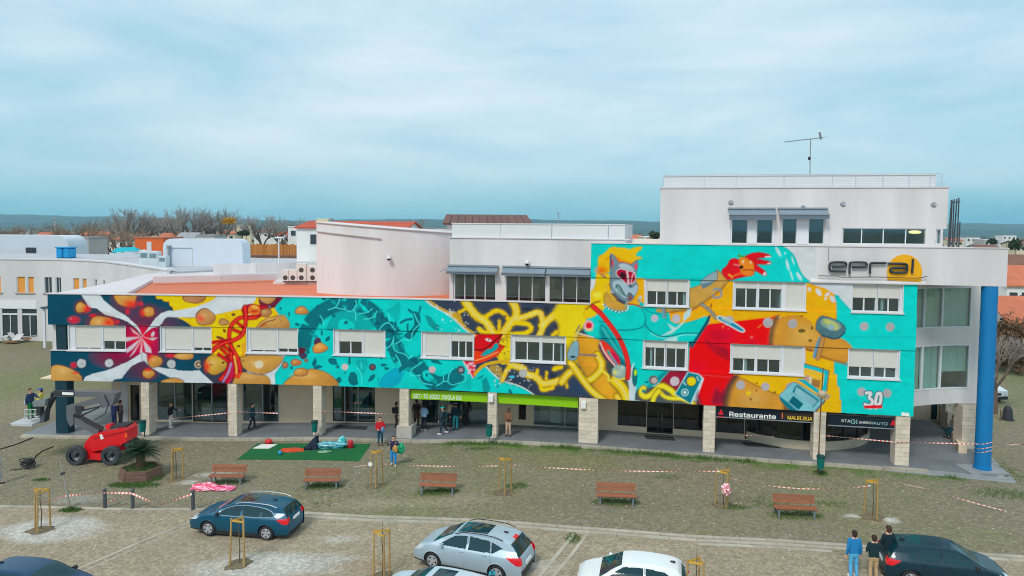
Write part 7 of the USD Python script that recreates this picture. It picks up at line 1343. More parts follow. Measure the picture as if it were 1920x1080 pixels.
tape([gpt(205, 953) + [0, -.1, .35], gpt(249, 954) + [0, -.1, .85]], 'second tape between the first two bollards', .06)
t = thing('leaning_pole', 'thin grey pole leaning left in a tuft of grass', 'pole', tuple(gpt(131, 954))); a = gpt(131, 954); b = at_y(112, 862, a[1] + .5); part(t, 'shaft', MB().tube([a, (a + b) / 2 + [.03, 0, .0], b], [.06, .05, .03], 8), M('pole_grey', lin(140, 134, 124), .7, .12, 3)); c = a + (b - a) * .72; part(t, 'clamp', MB().cyl(c - [0, .09, 0], c + [0, .09, 0], .07, 8), PST)
# waste bins
BIN = M('bin_green', lin(0, 104, 96), .4, .1, 3); BND = M('bin_dark', lin(14, 62, 60), .5, .1, 3)
def bin_(loc, label, post, h=.0):
    t = thing('waste_bin', label, 'waste bin', loc, 0, 'green waste bins along the arcade'); part(t, 'basket', MB().lathe([(0, .42), (.15, .42), (.17, .5), (.2, 1.0), (.205, 1.02), (.18, 1.02)], sides=16), BIN, world=False, smooth=35); part(t, 'hood', MB().lathe([(.215, 1.0), (.22, 1.06), (.2, 1.12), (0, 1.16)], sides=16), BND, world=False, smooth=35)
    part(t, 'post', MB().cyl((0, .2, 0), (0, .2, 1.1 if not post else post), .03, 8), PST, world=False); part(t, 'bracket', MB().box((-.05, .1, .7), (.05, .2, .8)), PST, world=False)
    return t
for u, v, lb in ((268, 823, 'green waste bin before the first stone column'), (590, 824, 'green waste bin before the column by the turf mat'), (917, 833, 'teal waste bin before the column between the green fascias')): q = at_ground(u, v - 2, True); bin_((q[0], q[1], q[2]), lb, 0)
q = gpt(1538, 893); bin_(tuple(q), 'green waste bin on the post by the restaurant sign', 1.2); t = thing('sign_post', 'tall thin brown post with a small globe rising behind the roadside bin', 'post', (q[0], q[1] + .3, q[2])); h = at_y(1553, 692, q[1])[2] - q[2]; part(t, 'shaft', MB().tube([(0, 0, 0), (.05, 0, h * .6), (.12, 0, h)], [.04, .035, .03], 8), M('brown_post', lin(104, 76, 50), .7, .15, 3), world=False); hz = at_y(1547, 742, q[1])[2] - q[2]; part(t, 'globe', MB().lathe([(0, -.24), (.15, -.19), (.24, 0), (.19, .15), (0, .24)], (.1, 0, hz), 16), M('globe_tan', lin(176, 158, 130), .5, .1, 3), world=False, smooth=True)
q = gpt(1527, 858); crumple('black_sack', 'black rubbish sack at the foot of the restaurant front', 'sack', np.array([*at_ground(1517, 838, True)]) + [0, 0, .22], (.3, .26, .36), [(24, 26, 30), (36, 38, 42)], seed=9, flat=.6)
# palm in a timber planter
q = gpt(249, 905); PLT = M('planter_timber', lin(120, 94, 80), .8, .2, 2, rnd=.12, stretch=(1, 1, 5)); t = thing('palm_planter', 'six sided brown planter with a grassy top', 'planter', tuple(q + [0, .8, 0])); hx = np.array([(1.06 * math.cos(a), .95 * math.sin(a)) for a in np.radians(np.arange(0, 360, 60) + 12)])
for k in range(3):
    for j in range(6): a, b = hx[j] * (1 - .02 * k), hx[(j + 1) % 6] * (1 - .02 * k); part(t, 'plank', MB().bar((*a, .11 + .19 * k), (*b, .11 + .19 * k), .14, .175), PLT, world=False)
part(t, 'soil', MB().prism([tuple(p * .95) for p in hx], .02, .5), SOIL, world=False)
PLM = usdkit.material(stage, '/World/Looks/palm_leaf', {'i': ('geometry', {}), 'r': ('rgb_ramp', dict(ramp=[(0, lin(26, 62, 40)), (1, lin(66, 108, 56))])), 'p': ('principled_bsdf', dict(roughness=.5)), 't': ('translucent_bsdf', dict(color=lin(60, 110, 40))), 'm': ('mix_closure', dict(fac=.2))}, [('i.random_per_island', 'r.fac'), ('r.color', 'p.base_color'), ('p.BSDF', 'm.closure1'), ('t.BSDF', 'm.closure2')], surface='m.closure')
pt = thing('palm', 'short dark green palm growing in the brown planter', 'palm', tuple(q + [0, .8, .45])); m = MB(); zt = .95; m.tube([(0, 0, 0), (0, 0, .3), (0, 0, zt)], [.22, .19, .21], 14); 
for k in range(60): g_ = k * 2.4; z = .05 + zt * k / 62; m.hull([(.2 * math.cos(g_ + d), .2 * math.sin(g_ + d), z + e_) for d, e_ in ((-.18, 0), (.18, 0), (0, .1))] + [(.25 * math.cos(g_), .25 * math.sin(g_), z + .07)])
part(pt, 'trunk', m, M('palm_bark', lin(104, 84, 66), .9, .25, 6, obj=True), world=False); g = np.random.default_rng(2)
for k in range(44):
    a = k * 2.399; el = math.radians(np.interp(k, [0, 43], [80, -25])); L = g.uniform(.95, 1.25); s = np.linspace(0, 1, 9); d = np.array([math.cos(a), math.sin(a)]); r = L * (s * math.cos(el)); z = zt + L * (s * math.sin(el) + .12 * s - .42 * s * s); C = np.c_[d[0] * r, d[1] * r, z]; m = MB(); m.tube(C, np.linspace(.016, .004, 9), 4); sd = np.array([-d[1], d[0], 0]); V, F = [], []
    for i in range(26):
        w = .12 + .85 * i / 26; p = np.array([np.interp(w, s, C[:, j]) for j in range(3)]); ln = .30 * math.sin(math.pi * min(1, w * .9 + .12)) + .06
        for sg in (-1, 1): tip = p + sd * sg * ln * .8 + np.array([*d, 0]) * ln * .5 + [0, 0, -.06 + .12 * (1 - w)]; b0_ = len(V); V += [p, p + np.array([*d, 0]) * .035, tip]; F.append((b0_, b0_ + 1, b0_ + 2))
    m.add(V, F); part(pt, 'frond', m, PLM, world=False)
# green turf mat and the things on it
TRF = M('turf', lin(16, 96, 50), .95, .16, 8, bump=.01, var2=.1, scale2=.7); A = [gpt(*p)[:2] for p in ((444, 862), (482, 832), (696, 833), (673, 865))]; n = 20; gr = []
for i in range(n + 1):
    a = A[0] + (A[3] - A[0]) * i / n; b = A[1] + (A[2] - A[1]) * i / n; gr.append([[*(a + (b - a) * j / 4), float(zground((a + (b - a) * j / 4)[0])) + .014] for j in range(5)])
single('turf_mat', MB().sheet(np.array(gr)), TRF, 'bright green artificial turf mat before the arcade', 'mat')
gm = lambda u, v, h=.02: gpt(u, v) + [0, 0, h]
c = gm(497, 838); single('white_board', MB().hexa([c + o for o in ((-.6, -.4, 0), (.4, -.4, 0), (.62, .4, 0), (-.35, .4, 0), (-.6, -.4, .03), (.4, -.4, .03), (.62, .4, .03), (-.35, .4, .03))]), SGW, 'white board lying on the left part of the turf mat', 'board')
crumple('red_ball_cloth', 'small red cloth behind the white board', 'cloth', gm(504, 832, .12), (.22, .2, .16), [(220, 50, 50), (200, 30, 40)], seed=2); crumple('orange_cloth', 'flat orange red cloth in the middle of the turf mat', 'cloth', gm(549, 845, .04), (.7, .38, .05), [(222, 80, 40), (206, 70, 40)], seed=3); single('blue_ball', MB().lathe([(0, -.13), (.09, -.09), (.13, 0), (.09, .09), (0, .13)], gm(525, 853, .13), 14), M('blue_toy', lin(20, 150, 200), .4, .05, 3), 'small blue ball on the turf mat', 'ball', smooth=True)
crumple('patterned_blanket', 'rolled turquoise patterned blanket on the turf mat', 'blanket', gm(621, 841, .2), (.95, .22, .24), [(30, 150, 160), (120, 190, 200), (20, 110, 130), (150, 200, 206)], seed=4); crumple('teal_sack', 'shiny teal sack at the right end of the rolled blanket', 'sack', gm(641, 838, .36), (.24, .22, .3), [(20, 170, 170), (150, 220, 220)], seed=6); crumple('red_bag', 'small red bag at the right end of the turf mat', 'bag', gm(657, 840, .2), (.18, .16, .28), [(196, 20, 36), (150, 14, 30)], seed=7); crumple('pale_net', 'crumpled pale net on the turf mat', 'net', gm(608, 848, .04), (.4, .2, .05), [(150, 180, 150), (90, 140, 100)], seed=8)
t = thing('dark_backpack', 'dark navy backpack lying against the rolled blanket', 'backpack', tuple(gm(586, 842))); part(t, 'sack', MB().hull([(-.5, -.2, 0), (.3, -.25, 0), (.35, .25, 0), (-.4, .25, 0), (-.3, -.15, .2), (.25, -.1, .8), (.32, .15, .85), (.0, .2, .6)]), M('navy_cloth', lin(22, 34, 56), .8, .15, 6), world=False); part(t, 'pocket', MB().cbox((-.45, -.32, .02), (.0, -.16, .22), .05), M('navy_cloth', None), world=False); part(t, 'top_flap', MB().cbox((.12, -.12, .78), (.4, .18, .95), .06), M('grey_cloth', lin(130, 120, 116), .8, .1, 5), world=False)
crumple('pink_cloth', 'crumpled pink and red cloth lying before the first bench', 'cloth', gm(385, 917, .08), (.72, .34, .2), [(226, 40, 80), (236, 190, 206), (232, 60, 100), (240, 120, 150)], seed=11, flat=.4); crumple('pink_cloth', 'paler flat half of the pink cloth nearer the bench leg', 'cloth', gm(420, 918, .06), (.62, .3, .14), [(236, 110, 170), (240, 180, 200), (226, 30, 70), (214, 60, 120)], seed=12, flat=.4)
# cable coil and cables
CBL = M('cable_black', lin(46, 44, 48), .6, .15, 4); q = gpt(52, 878); t = thing('cable_coil', 'tangled coil of dark cable on the paving at left', 'cable coil', tuple(q)); g = np.random.default_rng(6)
for k in range(12): a = np.linspace(0, 6.283, 22); r = g.uniform(.22, .4); z = .06 + .03 * k + g.uniform(0, .06); tl = g.normal(0, .25, 2); part(t, 'loop', MB().tube(np.c_[r * np.cos(a) + g.normal(0, .04), r * .8 * np.sin(a), z + tl[0] * .3 * np.cos(a) + tl[1] * .3 * np.sin(a) + .06], .028, 5, closed=True), CBL, world=False)
part(t, 'loose_end', MB().tube([(-.2, -.2, .05), (-.5, -.3, .03), (-.75, -.35, .02)], .024, 5), CBL, world=False)
single('ground_cable', MB().tube([gpt(*p) + [0, 0, .03] for p in ((110, 804), (85, 813), (60, 822), (30, 834), (0, 843), (-40, 852))], .035, 6), CBL, 'long black cable from the dark column to the left picture edge', 'cable'); single('ground_cable', MB().tube([gpt(*p) + [0, 0, .03] for p in ((62, 874), (63, 862), (68, 855), (80, 846), (100, 838))], .03, 6), CBL, 'short dark cable from the coil towards the kerb', 'cable')
# rubble by the curved building and the odd board
q = gpt(30, 640); t = thing('rubble_heap', 'heap of white boards and debris before the curved building', 'debris', tuple(q)); g = np.random.default_rng(14)
for k in range(9): c = np.array([g.uniform(-2.2, 1.6), g.uniform(-1.5, 1.5), .1 + g.uniform(0, .5)]); d = g.normal(0, 1, 3) * [1, 1, .25]; d /= np.linalg.norm(d); part(t, 'board', MB().bar(c - d * g.uniform(.4, 1.1), c + d * .8, g.uniform(.3, .8), .06), RWH if k % 3 else M('rust', None), world=False)
# ---------------------------------------------------------------- grass
GRS = usdkit.material(stage, '/World/Looks/grass', {'i': ('geometry', {}), 'r': ('rgb_ramp', dict(ramp=[(0, (.07, .15, .02)), (.6, (.14, .26, .035)), (1, (.26, .3, .08))])), 'p': ('principled_bsdf', dict(roughness=.7))}, [('i.random_per_island', 'r.fac'), ('r.color', 'p.base_color')], surface='p.BSDF')
g = np.random.default_rng(21); GV = []
def tufts(x, y, z, n, h=.14, r=.1):
    for _ in range(n):
        a = g.uniform(0, 6.283); p = np.array([x + g.normal(0, r), y + g.normal(0, r), z]); w = np.array([-math.sin(a), math.cos(a), 0]) * g.uniform(.008, .016); t = p + [math.cos(a) * h * .5 * g.random(), math.sin(a) * h * .5 * g.random(), h * g.uniform(.5, 1.2)]; GV.append([p - w, p + w, t])
for x in np.arange(-5.2, 24.3, .055):
    dn = np.clip((meshkit.noise(np.array([[x * .9, 3, 1]]), 5)[0] - .25) * 2.2, .05, 1) * (1.0 if x > 3 else .75); 
    if g.random() < dn: y = float(fpt(min(x, 22), -.66)[1]) - (max(0, x - 22) * .5 + abs(g.normal(0, .18))); tufts(x, y, float(zground(x)), int(17 * dn) + 3, .12 + .2 * dn * g.random(), .13)
def patch(u, v, rx, ry, n, h=.12):
    q = gpt(u, v)
    for _ in range(n): a, r = g.uniform(0, 6.283), math.sqrt(g.random()); x = q[0] + rx * r * math.cos(a); tufts(x, q[1] + ry * r * math.sin(a), float(zground(x)), 4, h * (1.2 - r * .7), .06)
for a in ((605, 912, 1.1, .5, 300), (821, 922, 1.1, .5, 260), (1155, 942, 1.2, .5, 260), (1490, 966, 1.3, .6, 260), (430, 904, 1.0, .4, 150), (250, 910, 1.4, .45, 420, .16), (292, 897, .4, .6, 140, .18), (133, 957, .5, .25, 160, .2), (78, 900, .45, .2, 90), (1538, 888, .4, .4, 110, .16), (1440, 942, 1.6, .7, 160), (1380, 952, .7, .3, 110), (970, 912, .6, .4, 110), (1075, 1010, .35, .5, 140, .1), (690, 822, .8, .2, 60), (900, 842, 1.2, .3, 120), (1870, 880, 1.2, 2.4, 300), (1880, 925, 1.6, .8, 240), (530, 824, .8, .1, 50), (1250, 895, .8, .4, 60), (1560, 945, .8, .4, 60), (72, 632, 2.2, 1.4, 160, .25), (600, 945, 1.4, .4, 40)): patch(*a)
q = gpt(249, 905) + [0, .8, .5]
for _ in range(260): a, r = g.uniform(0, 6.283), .8 * math.sqrt(g.random()); tufts(q[0] + r * math.cos(a), q[1] + r * math.sin(a) * .9, q[2], 4, .14, .04)
GV = np.array(GV); single('grass', (GV.reshape(-1, 3), np.arange(len(GV) * 3).reshape(-1, 3)), GRS, 'short green grass and weeds along kerbs and under the benches', 'grass', kind='stuff')

g = np.random.default_rng(33); V = []
for _ in range(420):
    u, v = g.uniform(0, 1900), g.uniform(845, 1075); p = gpt(u, v); r = g.uniform(.015, .045); a = g.uniform(0, 6.3); q = [p + [r * math.cos(a + k * 2.1), r * math.sin(a + k * 2.1), .005] for k in range(3)]; t = p + [0, 0, r * .9]; V += [q[0], q[1], t, q[1], q[2], t, q[2], q[0], t]
single('litter', (np.array(V), np.arange(len(V)).reshape(-1, 3)), M('pale_litter', lin(214, 210, 202), .8, .2, 3), 'pale pebbles and scraps scattered over the square', 'litter', kind='stuff')
# ---------------------------------------------------------------- cars
TYR = M('tyre', (.022, .022, .024), .8, .15, 6); RIM = M('rim', lin(176, 178, 182), .4, .05, 3, metallic=.25); CGL = M('car_glass', lin(8, 50, 58), .05, .12, .8, spec=.55); CBK = M('car_black_trim', (.02, .02, .022), .5, .1, 4); TAIL = M('tail_lamp', lin(220, 10, 30), .15, .12, 6, coat=.8); HEAD = M('head_lamp', lin(206, 216, 224), .1, .1, 5, coat=.8); CHR = M('chrome_trim', lin(200, 206, 210), .2, .05, 3, metallic=.8); PLT_ = M('number_plate', lin(222, 224, 226), .5, .03, 3)
def paintwork(name, c): return M(name, c, .42, .05, 1.5, metallic=.2, coat=.4, spec=.35)
def in_poly(px, pz, poly):
    poly = np.asarray(poly, float); r = np.zeros(px.shape, bool)
    for a, b in zip(poly, np.roll(poly, -1, 0)):
        if a[1] != b[1]: r ^= ((a[1] > pz) != (b[1] > pz)) & (px < (b[0] - a[0]) * (pz - a[1]) / (b[1] - a[1]) + a[0])
    return r
def car(label, S, loc, rz, paint, roof=None, name='parked_car', cat='car'):
    L, W, prof, belt, wr = S['L'], S['W'], np.array(S['prof'], float), S['belt'], S['wr']
    t = thing(name, label, cat, loc, rz); xf, xr = S['axles']; R = S['R']
    seg = np.r_[0, np.cumsum(np.hypot(*np.diff(prof, axis=0).T))]; sm = chaikin(prof, 2, False); seg2 = np.r_[0, np.cumsum(np.hypot(*np.diff(sm, axis=0).T))]; ns = 200; q = np.linspace(0, seg2[-1], ns); P = np.stack([np.interp(q, seg2, sm[:, k]) for k in (0, 1)], 1)
    top = sm[(sm[:, 1] > .3)]; ox = np.argsort(sm[:, 0]); zt = lambda x: np.interp(x, sm[ox, 0], sm[ox, 1])
    def wid(x, z, zc):
        e = np.clip((np.abs(x) - L * .28) / (L * .22), 0, 1); w = W / 2 * (1 - .17 * e ** 2.6) * (1 - .10 * np.clip(np.abs(z - .62) / .45, 0, 1.2) ** 2.2)
        k = np.clip((z - belt) / max(S['H'] - belt, .1), 0, 1); return w * (1 - (1 - wr) * k)
    # top ribbon
    ks = np.r_[-1, -.97, -.92, np.linspace(-.84, .84, 25), .92, .97, 1]; E = wid(P[:, 0], P[:, 1] - .04, None)
    G = np.zeros((ns, len(ks), 3)); T = np.gradient(P, axis=0); T /= np.linalg.norm(T, axis=1)[:, None]; N = np.stack([T[:, 1], -T[:, 0]], 1); N *= np.where(N[:, 1:2] * 1.0 + N[:, 0:1] * np.sign(P[:, 0:1]) * .8 >= 0, 1, -1)
    for j, k in enumerate(ks): d = -.018 * k * k - .05 * max(0, abs(k) - .84) ** 2 / .0256 * .8; G[:, j] = np.c_[P[:, 0] + N[:, 0] * d, E * k * (1 - .0), P[:, 1] + N[:, 1] * d]
    rid = np.zeros((ns - 1, len(ks) - 1), int); pc_ = (P[:-1] + P[1:]) / 2; kc = (ks[:-1] + ks[1:]) / 2
    NAMES = ['body']; MATS = [paint]
    def cls(nm, mt): NAMES.append(nm); MATS.append(mt); return len(NAMES) - 1
    for nm, mt, x0, x1, z0, z1, k0, k1 in S['top']:
        rid[np.ix_((pc_[:, 0] > x0) & (pc_[:, 0] < x1) & (pc_[:, 1] > z0) & (pc_[:, 1] < z1), (np.abs(kc) >= k0) & (np.abs(kc) <= k1))] = cls(nm, mt)
        if k0 > .3: rid[(rid == len(NAMES) - 1) & (kc > 0)[None]] = cls(nm, mt)
    # sides
    nx, nz = 190, 60; X = np.linspace(-L / 2 + .012, L / 2 - .012, nx); edge = np.array([np.max(np.where(np.abs(P[:, 0] - x) < .03, G[:, -1, 2], -9)) for x in X]); edge = np.where(edge < 0, zt(X) - .06, edge); Z = .2 + (edge[:, None] - .2) * np.linspace(0, 1, nz)[None]; XX = np.repeat(X[:, None], nz, 1)
    sid = np.zeros((nx - 1, nz - 1), int); xc, zc = (XX[:-1, :-1] + XX[1:, 1:]) / 2, (Z[:-1, :-1] + Z[1:, 1:]) / 2
    for nm, mt, poly in S['side']: sid[in_poly(xc, zc, poly)] = cls(nm, mt)
    for xa in (xf, xr): sid[np.hypot(xc - xa, zc - R) < R + .065] = -1
    parts = {}
    def push(cid, V, F): parts.setdefault(cid, []).append((V, F))
    def faces(grid, ids, flip, inset):
        i = np.arange(grid.shape[0] * grid.shape[1]).reshape(grid.shape[:2]); qd = np.stack([i[:-1, :-1], i[1:, :-1], i[1:, 1:], i[:-1, 1:]], -1)
        for cid in np.unique(ids):
            if cid < 0: continue
            f = qd[ids == cid]; u = np.unique(f); re = np.zeros(i.size, int); re[u] = np.arange(len(u)); push(cid, grid.reshape(-1, 3)[u], re[f][:, ::-1] if flip else re[f])
    faces(G, rid, False, 0)
    for s in (-1, 1): Y = s * wid(XX, Z, None); faces(np.stack([XX, Y, Z], -1), sid, s > 0, 0)
    first = None; order = sorted(parts)
    for cid in order:
        by = parts[cid]
        groups = [by] if cid == 0 or NAMES[cid] in ('bumper_trim', 'sunroof', 'windscreen', 'rear_window') else [[b] for b in by]
        for b in groups:
            V, F, n = [], [], 0
            for v, f in b: V.append(v); F.append(f + n); n += len(v)
            part(t, NAMES[cid], (np.vstack(V), np.vstack(F)), MATS[cid], world=False, smooth=35)
    part(t, 'underbody', MB().box((-L / 2 + .75, -W / 2 + .07, .12), (L / 2 - .75, W / 2 - .07, .5)).box((-L / 2 + .3, -W / 2 + .3, .14), (-L / 2 + .75, W / 2 - .3, .5)).box((L / 2 - .75, -W / 2 + .3, .14), (L / 2 - .3, W / 2 - .3, .5)).box((-L / 2 + .5, -W / 2 + .22, .55), (L / 2 - .9, W / 2 - .22, .8)), CBK, world=False)
    for xa in (xf, xr):
        for s in (-1, 1):
            y = s * (W / 2 - .12); w = part(t, 'wheel', MB().lathe([(R * .62, -.1), (R * .9, -.105), (R, -.07), (R, .07), (R * .9, .105), (R * .62, .1)], (xa, y, R), 30, 'y'), TYR, world=False, smooth=40)
            m = MB(); yo = y + s * .085; m.lathe([(R * .56, -.02), (R * .64, -.02), (R * .66, .02), (R * .56, .03)], (xa, yo, R), 30, 'y'); n = S.get('spokes', 5)
            for k in range(n):
                a = k * 6.283 / n + .3; d = np.array([math.cos(a), 0, math.sin(a)]); sd = np.array([-math.sin(a), 0, math.cos(a)]); c = np.array([xa, yo, R]); m.hull([c + d * R * .1 + sd * o * .045 + [0, e, 0] for o in (-1, 1) for e in (-.012, .012)] + [c + d * R * .6 + sd * o * .055 + [0, e, 0] for o in (-1, 1) for e in (-.012, .012)])
            m.lathe([(0, -.02), (R * .16, -.02), (R * .16, .02), (0, .02)], (xa, yo, R), 14, 'y'); part(w, 'rim', m, RIM, world=False); part(w, 'hub_well', MB().lathe([(0, 0), (R * .62, 0)], (xa, yo - s * .06, R), 24, 'y'), CBK, world=False)
            k = np.linspace(-.15, math.pi + .15, 26); a = np.array([(xa + (R + .065) * math.cos(q), float(s * (wid(np.array(xa + (R + .065) * math.cos(q)), np.array(R + (R + .065) * math.sin(q)), None) + .002)), R + (R + .065) * math.sin(q)) for q in k]); part(t, 'arch_lip', MB().tube(a, .016, 5), CBK if S.get('dark_arch') else paint, world=False, smooth=True)
    def on(x, z, s, o=.004): return (x, float(s * (wid(np.array(x), np.array(z), None) + o)), z)
    for s in (-1, 1):
        for ln in S['gaps']: part(t, 'door_gap', MB().tube([on(x, z, s, 0) for x, z in chaikin(np.array(ln, float), 1, False)], .006, 4), CBK, world=False)
        for x, z in S['handles']: part(t, 'handle', MB().bar(on(x - .08, z, s, .016), on(x + .08, z, s, .016), .03, .028), CBK if S.get('dark_handle') else paint, world=False)
        x, z = S['mirror']; b = on(x, z, s, .1); m = MB(); c = np.array(b); m.hull([c + o for o in ((-.05, -.09, -.05), (.06, -.08, -.04), (-.05, .09, -.05), (.05, .08, -.04), (-.05, -.09, .07), (.06, -.07, .05), (-.05, .09, .07), (.04, .07, .05))]); part(t, 'mirror', m, paint if not S.get('dark_mirror') else CBK, world=False, smooth=40)
        if S.get('rails'): part(t, 'roof_rail', MB().tube([(x, s * (W / 2 * wr - .03), float(zt(x)) + .045 - .05 * (i in (0, 6))) for i, x in enumerate(np.linspace(*S['rails'], 7))], .018, 6), CHR if S['rails'][0] < .4 else CBK, world=False)
        if S.get('trim'): part(t, 'window_trim', MB().tube([on(x, z, s, .004) for x, z in chaikin(np.array(S['trim'], float), 2, True)], .012, 5, closed=True), CHR, world=False)
    zp = S['plate']; xe = -L / 2 + .0; part(t, 'number_plate', MB().box((xe - .02, -.26, zp), (xe + .02, .26, zp + .115)), PLT_, world=False)
    part(t, 'aerial', MB().cbox((S['aer'] - .12, -.03, float(zt(S['aer'])) - .02), (S['aer'] + .06, .03, float(zt(S['aer'])) + .06), .02), CBK, world=False)
    return t
GW = lambda *a: ('windscreen', CGL, *a)
def spec(kind):
    if kind == 'estate': return dict(L=4.62, W=1.8, H=1.48, belt=.93, wr=.76, R=.325, axles=(1.36, -1.34), plate=.78, mirror=(.92, 1.0), aer=-1.3, spokes=5, rails=(.15, -1.75), dark_mirror=1, trim=[(1.1, .95), (.35, 1.33), (-.5, 1.38), (-1.35, 1.3), (-1.72, 1.08), (-1.6, 1.0), (0, .95)],
        prof=[(2.26, .2), (2.31, .42), (2.29, .62), (2.12, .78), (1.75, .89), (1.3, .98), (.62, 1.36), (.2, 1.45), (-.6, 1.48), (-1.4, 1.44), (-1.92, 1.36), (-2.02, 1.3), (-2.22, .98), (-2.28, .88), (-2.31, .55), (-2.27, .2)], top=[GW(.42, 1.26, .9, 1.5, 0, .9), ('rear_window', CGL, -2.2, -1.96, 1.0, 1.36, 0, .88), ('bumper_trim', CBK, -2.4, -2.2, 0, .34, 0, 1), ('head_lamp', HEAD, 1.95, 2.2, .7, .85, .62, .97), ('tail_lamp', TAIL, -2.4, -2.2, .78, .97, .72, 1), ('grille', CBK, 2.2, 2.5, .3, .55, 0, .6), ('sunroof', CGL, -.55, .2, 1.3, 1.6, 0, .6)],
        side=[('side_window', CGL, [(1.02, .97), (.38, 1.32), (-.12, 1.36), (-.12, .97)]), ('side_window', CGL, [(-.2, .97), (-.2, 1.36), (-1.0, 1.34), (-1.02, .99)]), ('side_window', CGL, [(-1.08, .99), (-1.06, 1.33), (-1.34, 1.27), (-1.64, 1.07), (-1.58, 1.01)]), ('tail_lamp', TAIL, [(-1.78, .94), (-2.4, .98), (-2.4, .74), (-2.1, .72)]), ('head_lamp', HEAD, [(1.75, .84), (2.2, .72), (2.25, .64), (1.95, .7)]), ('bumper_trim', CBK, [(-2.4, .2), (2.4, .2), (2.4, .27), (-2.4, .27)])],
        gaps=[[(1.02, .96), (1.0, .5), (.9, .3), (-.1, .28)], [(-.16, 1.38), (-.16, .3)], [(-1.05, 1.36), (-1.02, .8), (-1.15, .66)]], handles=[(.05, .86), (-.85, .88)])
    s = spec('estate')
    if kind == 'tall': s.update(L=4.5, W=1.83, H=1.55, belt=.95, wr=.74, R=.325, axles=(1.36, -1.3), plate=.6, mirror=(.95, 1.02), rails=(.5, -1.45), dark_mirror=0, trim=None, dark_handle=0,
        prof=[(2.2, .2), (2.25, .42), (2.22, .62), (2.05, .8), (1.7, .93), (1.42, 1.02), (.75, 1.37), (.35, 1.49), (-.4, 1.55), (-1.3, 1.53), (-1.68, 1.47), (-1.78, 1.42), (-2.12, 1.0), (-2.2, .9), (-2.25, .55), (-2.2, .2)], top=[GW(.62, 1.4, .95, 1.5, 0, .92), ('rear_window', CGL, -2.14, -1.78, .99, 1.42, 0, .97), ('bumper_trim', CBK, -2.4, -2.1, 0, .5, 0, 1), ('head_lamp', HEAD, 1.9, 2.2, .68, .88, .62, .98), ('tail_lamp', TAIL, -2.4, -2.1, .72, .99, .78, 1), ('high_brake_lamp', TAIL, -1.8, -1.66, 1.4, 1.5, 0, .28), ('grille', CBK, 2.1, 2.5, .28, .5, 0, .6), ('sunroof', CGL, -.75, .5, 1.3, 1.6, 0, .74)],
        side=[('side_window', CGL, [(1.12, 1.0), (.5, 1.36), (.0, 1.42), (.0, 1.0)]), ('side_window', CGL, [(-.1, 1.0), (-.1, 1.43), (-.95, 1.38), (-1.0, 1.02)]), ('side_window', CGL, [(-1.04, 1.03), (-1.0, 1.37), (-1.48, 1.22), (-1.12, 1.03)]), ('tail_lamp', TAIL, [(-1.62, .99), (-2.4, 1.0), (-2.4, .7), (-2.05, .72)]), ('head_lamp', HEAD, [(1.7, .88), (2.2, .74), (2.25, .62), (1.9, .7)]), ('bumper_trim', CBK, [(-2.4, .2), (2.4, .2), (2.4, .26), (-2.4, .26)])],
        gaps=[[(1.1, .98), (1.08, .5), (.95, .3), (0, .28)], [(-.05, 1.42), (-.05, .3)], [(-1.02, 1.38), (-1.0, .8), (-1.1, .66)]], handles=[(.14, .9), (-.8, .92)])
    if kind == 'hatch': s.update(L=4.2, W=1.77, H=1.48, belt=.93, wr=.75, R=.315, axles=(1.29, -1.28), plate=.62, mirror=(.84, 1.0), rails=None, trim=None, aer=-1.35, dark_mirror=1,
        prof=[(2.06, .2), (2.1, .42), (2.07, .6), (1.9, .77), (1.55, .88), (1.15, .97), (.5, 1.36), (.1, 1.46), (-.5, 1.48), (-1.3, 1.43), (-1.62, 1.36), (-1.7, 1.3), (-1.98, .98), (-2.06, .86), (-2.1, .52), (-2.06, .2)], top=[GW(.34, 1.12, .9, 1.5, 0, .9), ('rear_window', CGL, -1.98, -1.68, 1.0, 1.36, 0, .86), ('bumper_trim', CBK, -2.4, -2.0, 0, .34, 0, 1), ('head_lamp', HEAD, 1.75, 2.05, .66, .85, .6, .97), ('tail_lamp', TAIL, -2.4, -2.0, .74, .96, .66, 1), ('grille', CBK, 2.0, 2.5, .3, .5, 0, .6)],
        side=[('side_window', CGL, [(.88, .97), (.28, 1.33), (-.2, 1.37), (-.2, .97)]), ('side_window', CGL, [(-.3, .97), (-.3, 1.37), (-.95, 1.33), (-1.02, .99)]), ('side_window', CGL, [(-1.08, 1.0), (-1.02, 1.31), (-1.36, 1.2), (-1.3, 1.04)]), ('tail_lamp', TAIL, [(-1.6, .93), (-2.4, .98), (-2.4, .74), (-1.9, .7)]), ('head_lamp', HEAD, [(1.5, .84), (2.05, .7), (2.08, .6), (1.75, .68)]), ('bumper_trim', CBK, [(-2.4, .2), (2.4, .2), (2.4, .27), (-2.4, .27)])],
        gaps=[[(.9, .96), (.88, .5), (.8, .3), (-.2, .28)], [(-.25, 1.38), (-.25, .3)], [(-1.05, 1.34), (-1.0, .8), (-1.1, .64)]], handles=[(-.05, .86), (-.85, .88)])
    return s
HTR = spec('hatch'); HT3 = spec('hatch'); HT3.update(side=[('side_window', CGL, [(.86, .97), (.28, 1.33), (-.38, 1.36), (-.38, .97)]), ('side_window', CGL, [(-.46, .97), (-.46, 1.36), (-1.1, 1.3), (-1.42, 1.12), (-1.36, 1.02)])] + HTR['side'][3:], gaps=[[(.9, .96), (.88, .5), (.8, .3), (-.4, .28)], [(-.42, 1.38), (-.42, .3)]], handles=[(-.25, .86)], dark_mirror=0, axles=(1.24, -1.2), L=3.95, W=1.7); HT3['prof'] = [(x * 3.95 / 4.2, z) for x, z in HT3['prof']]
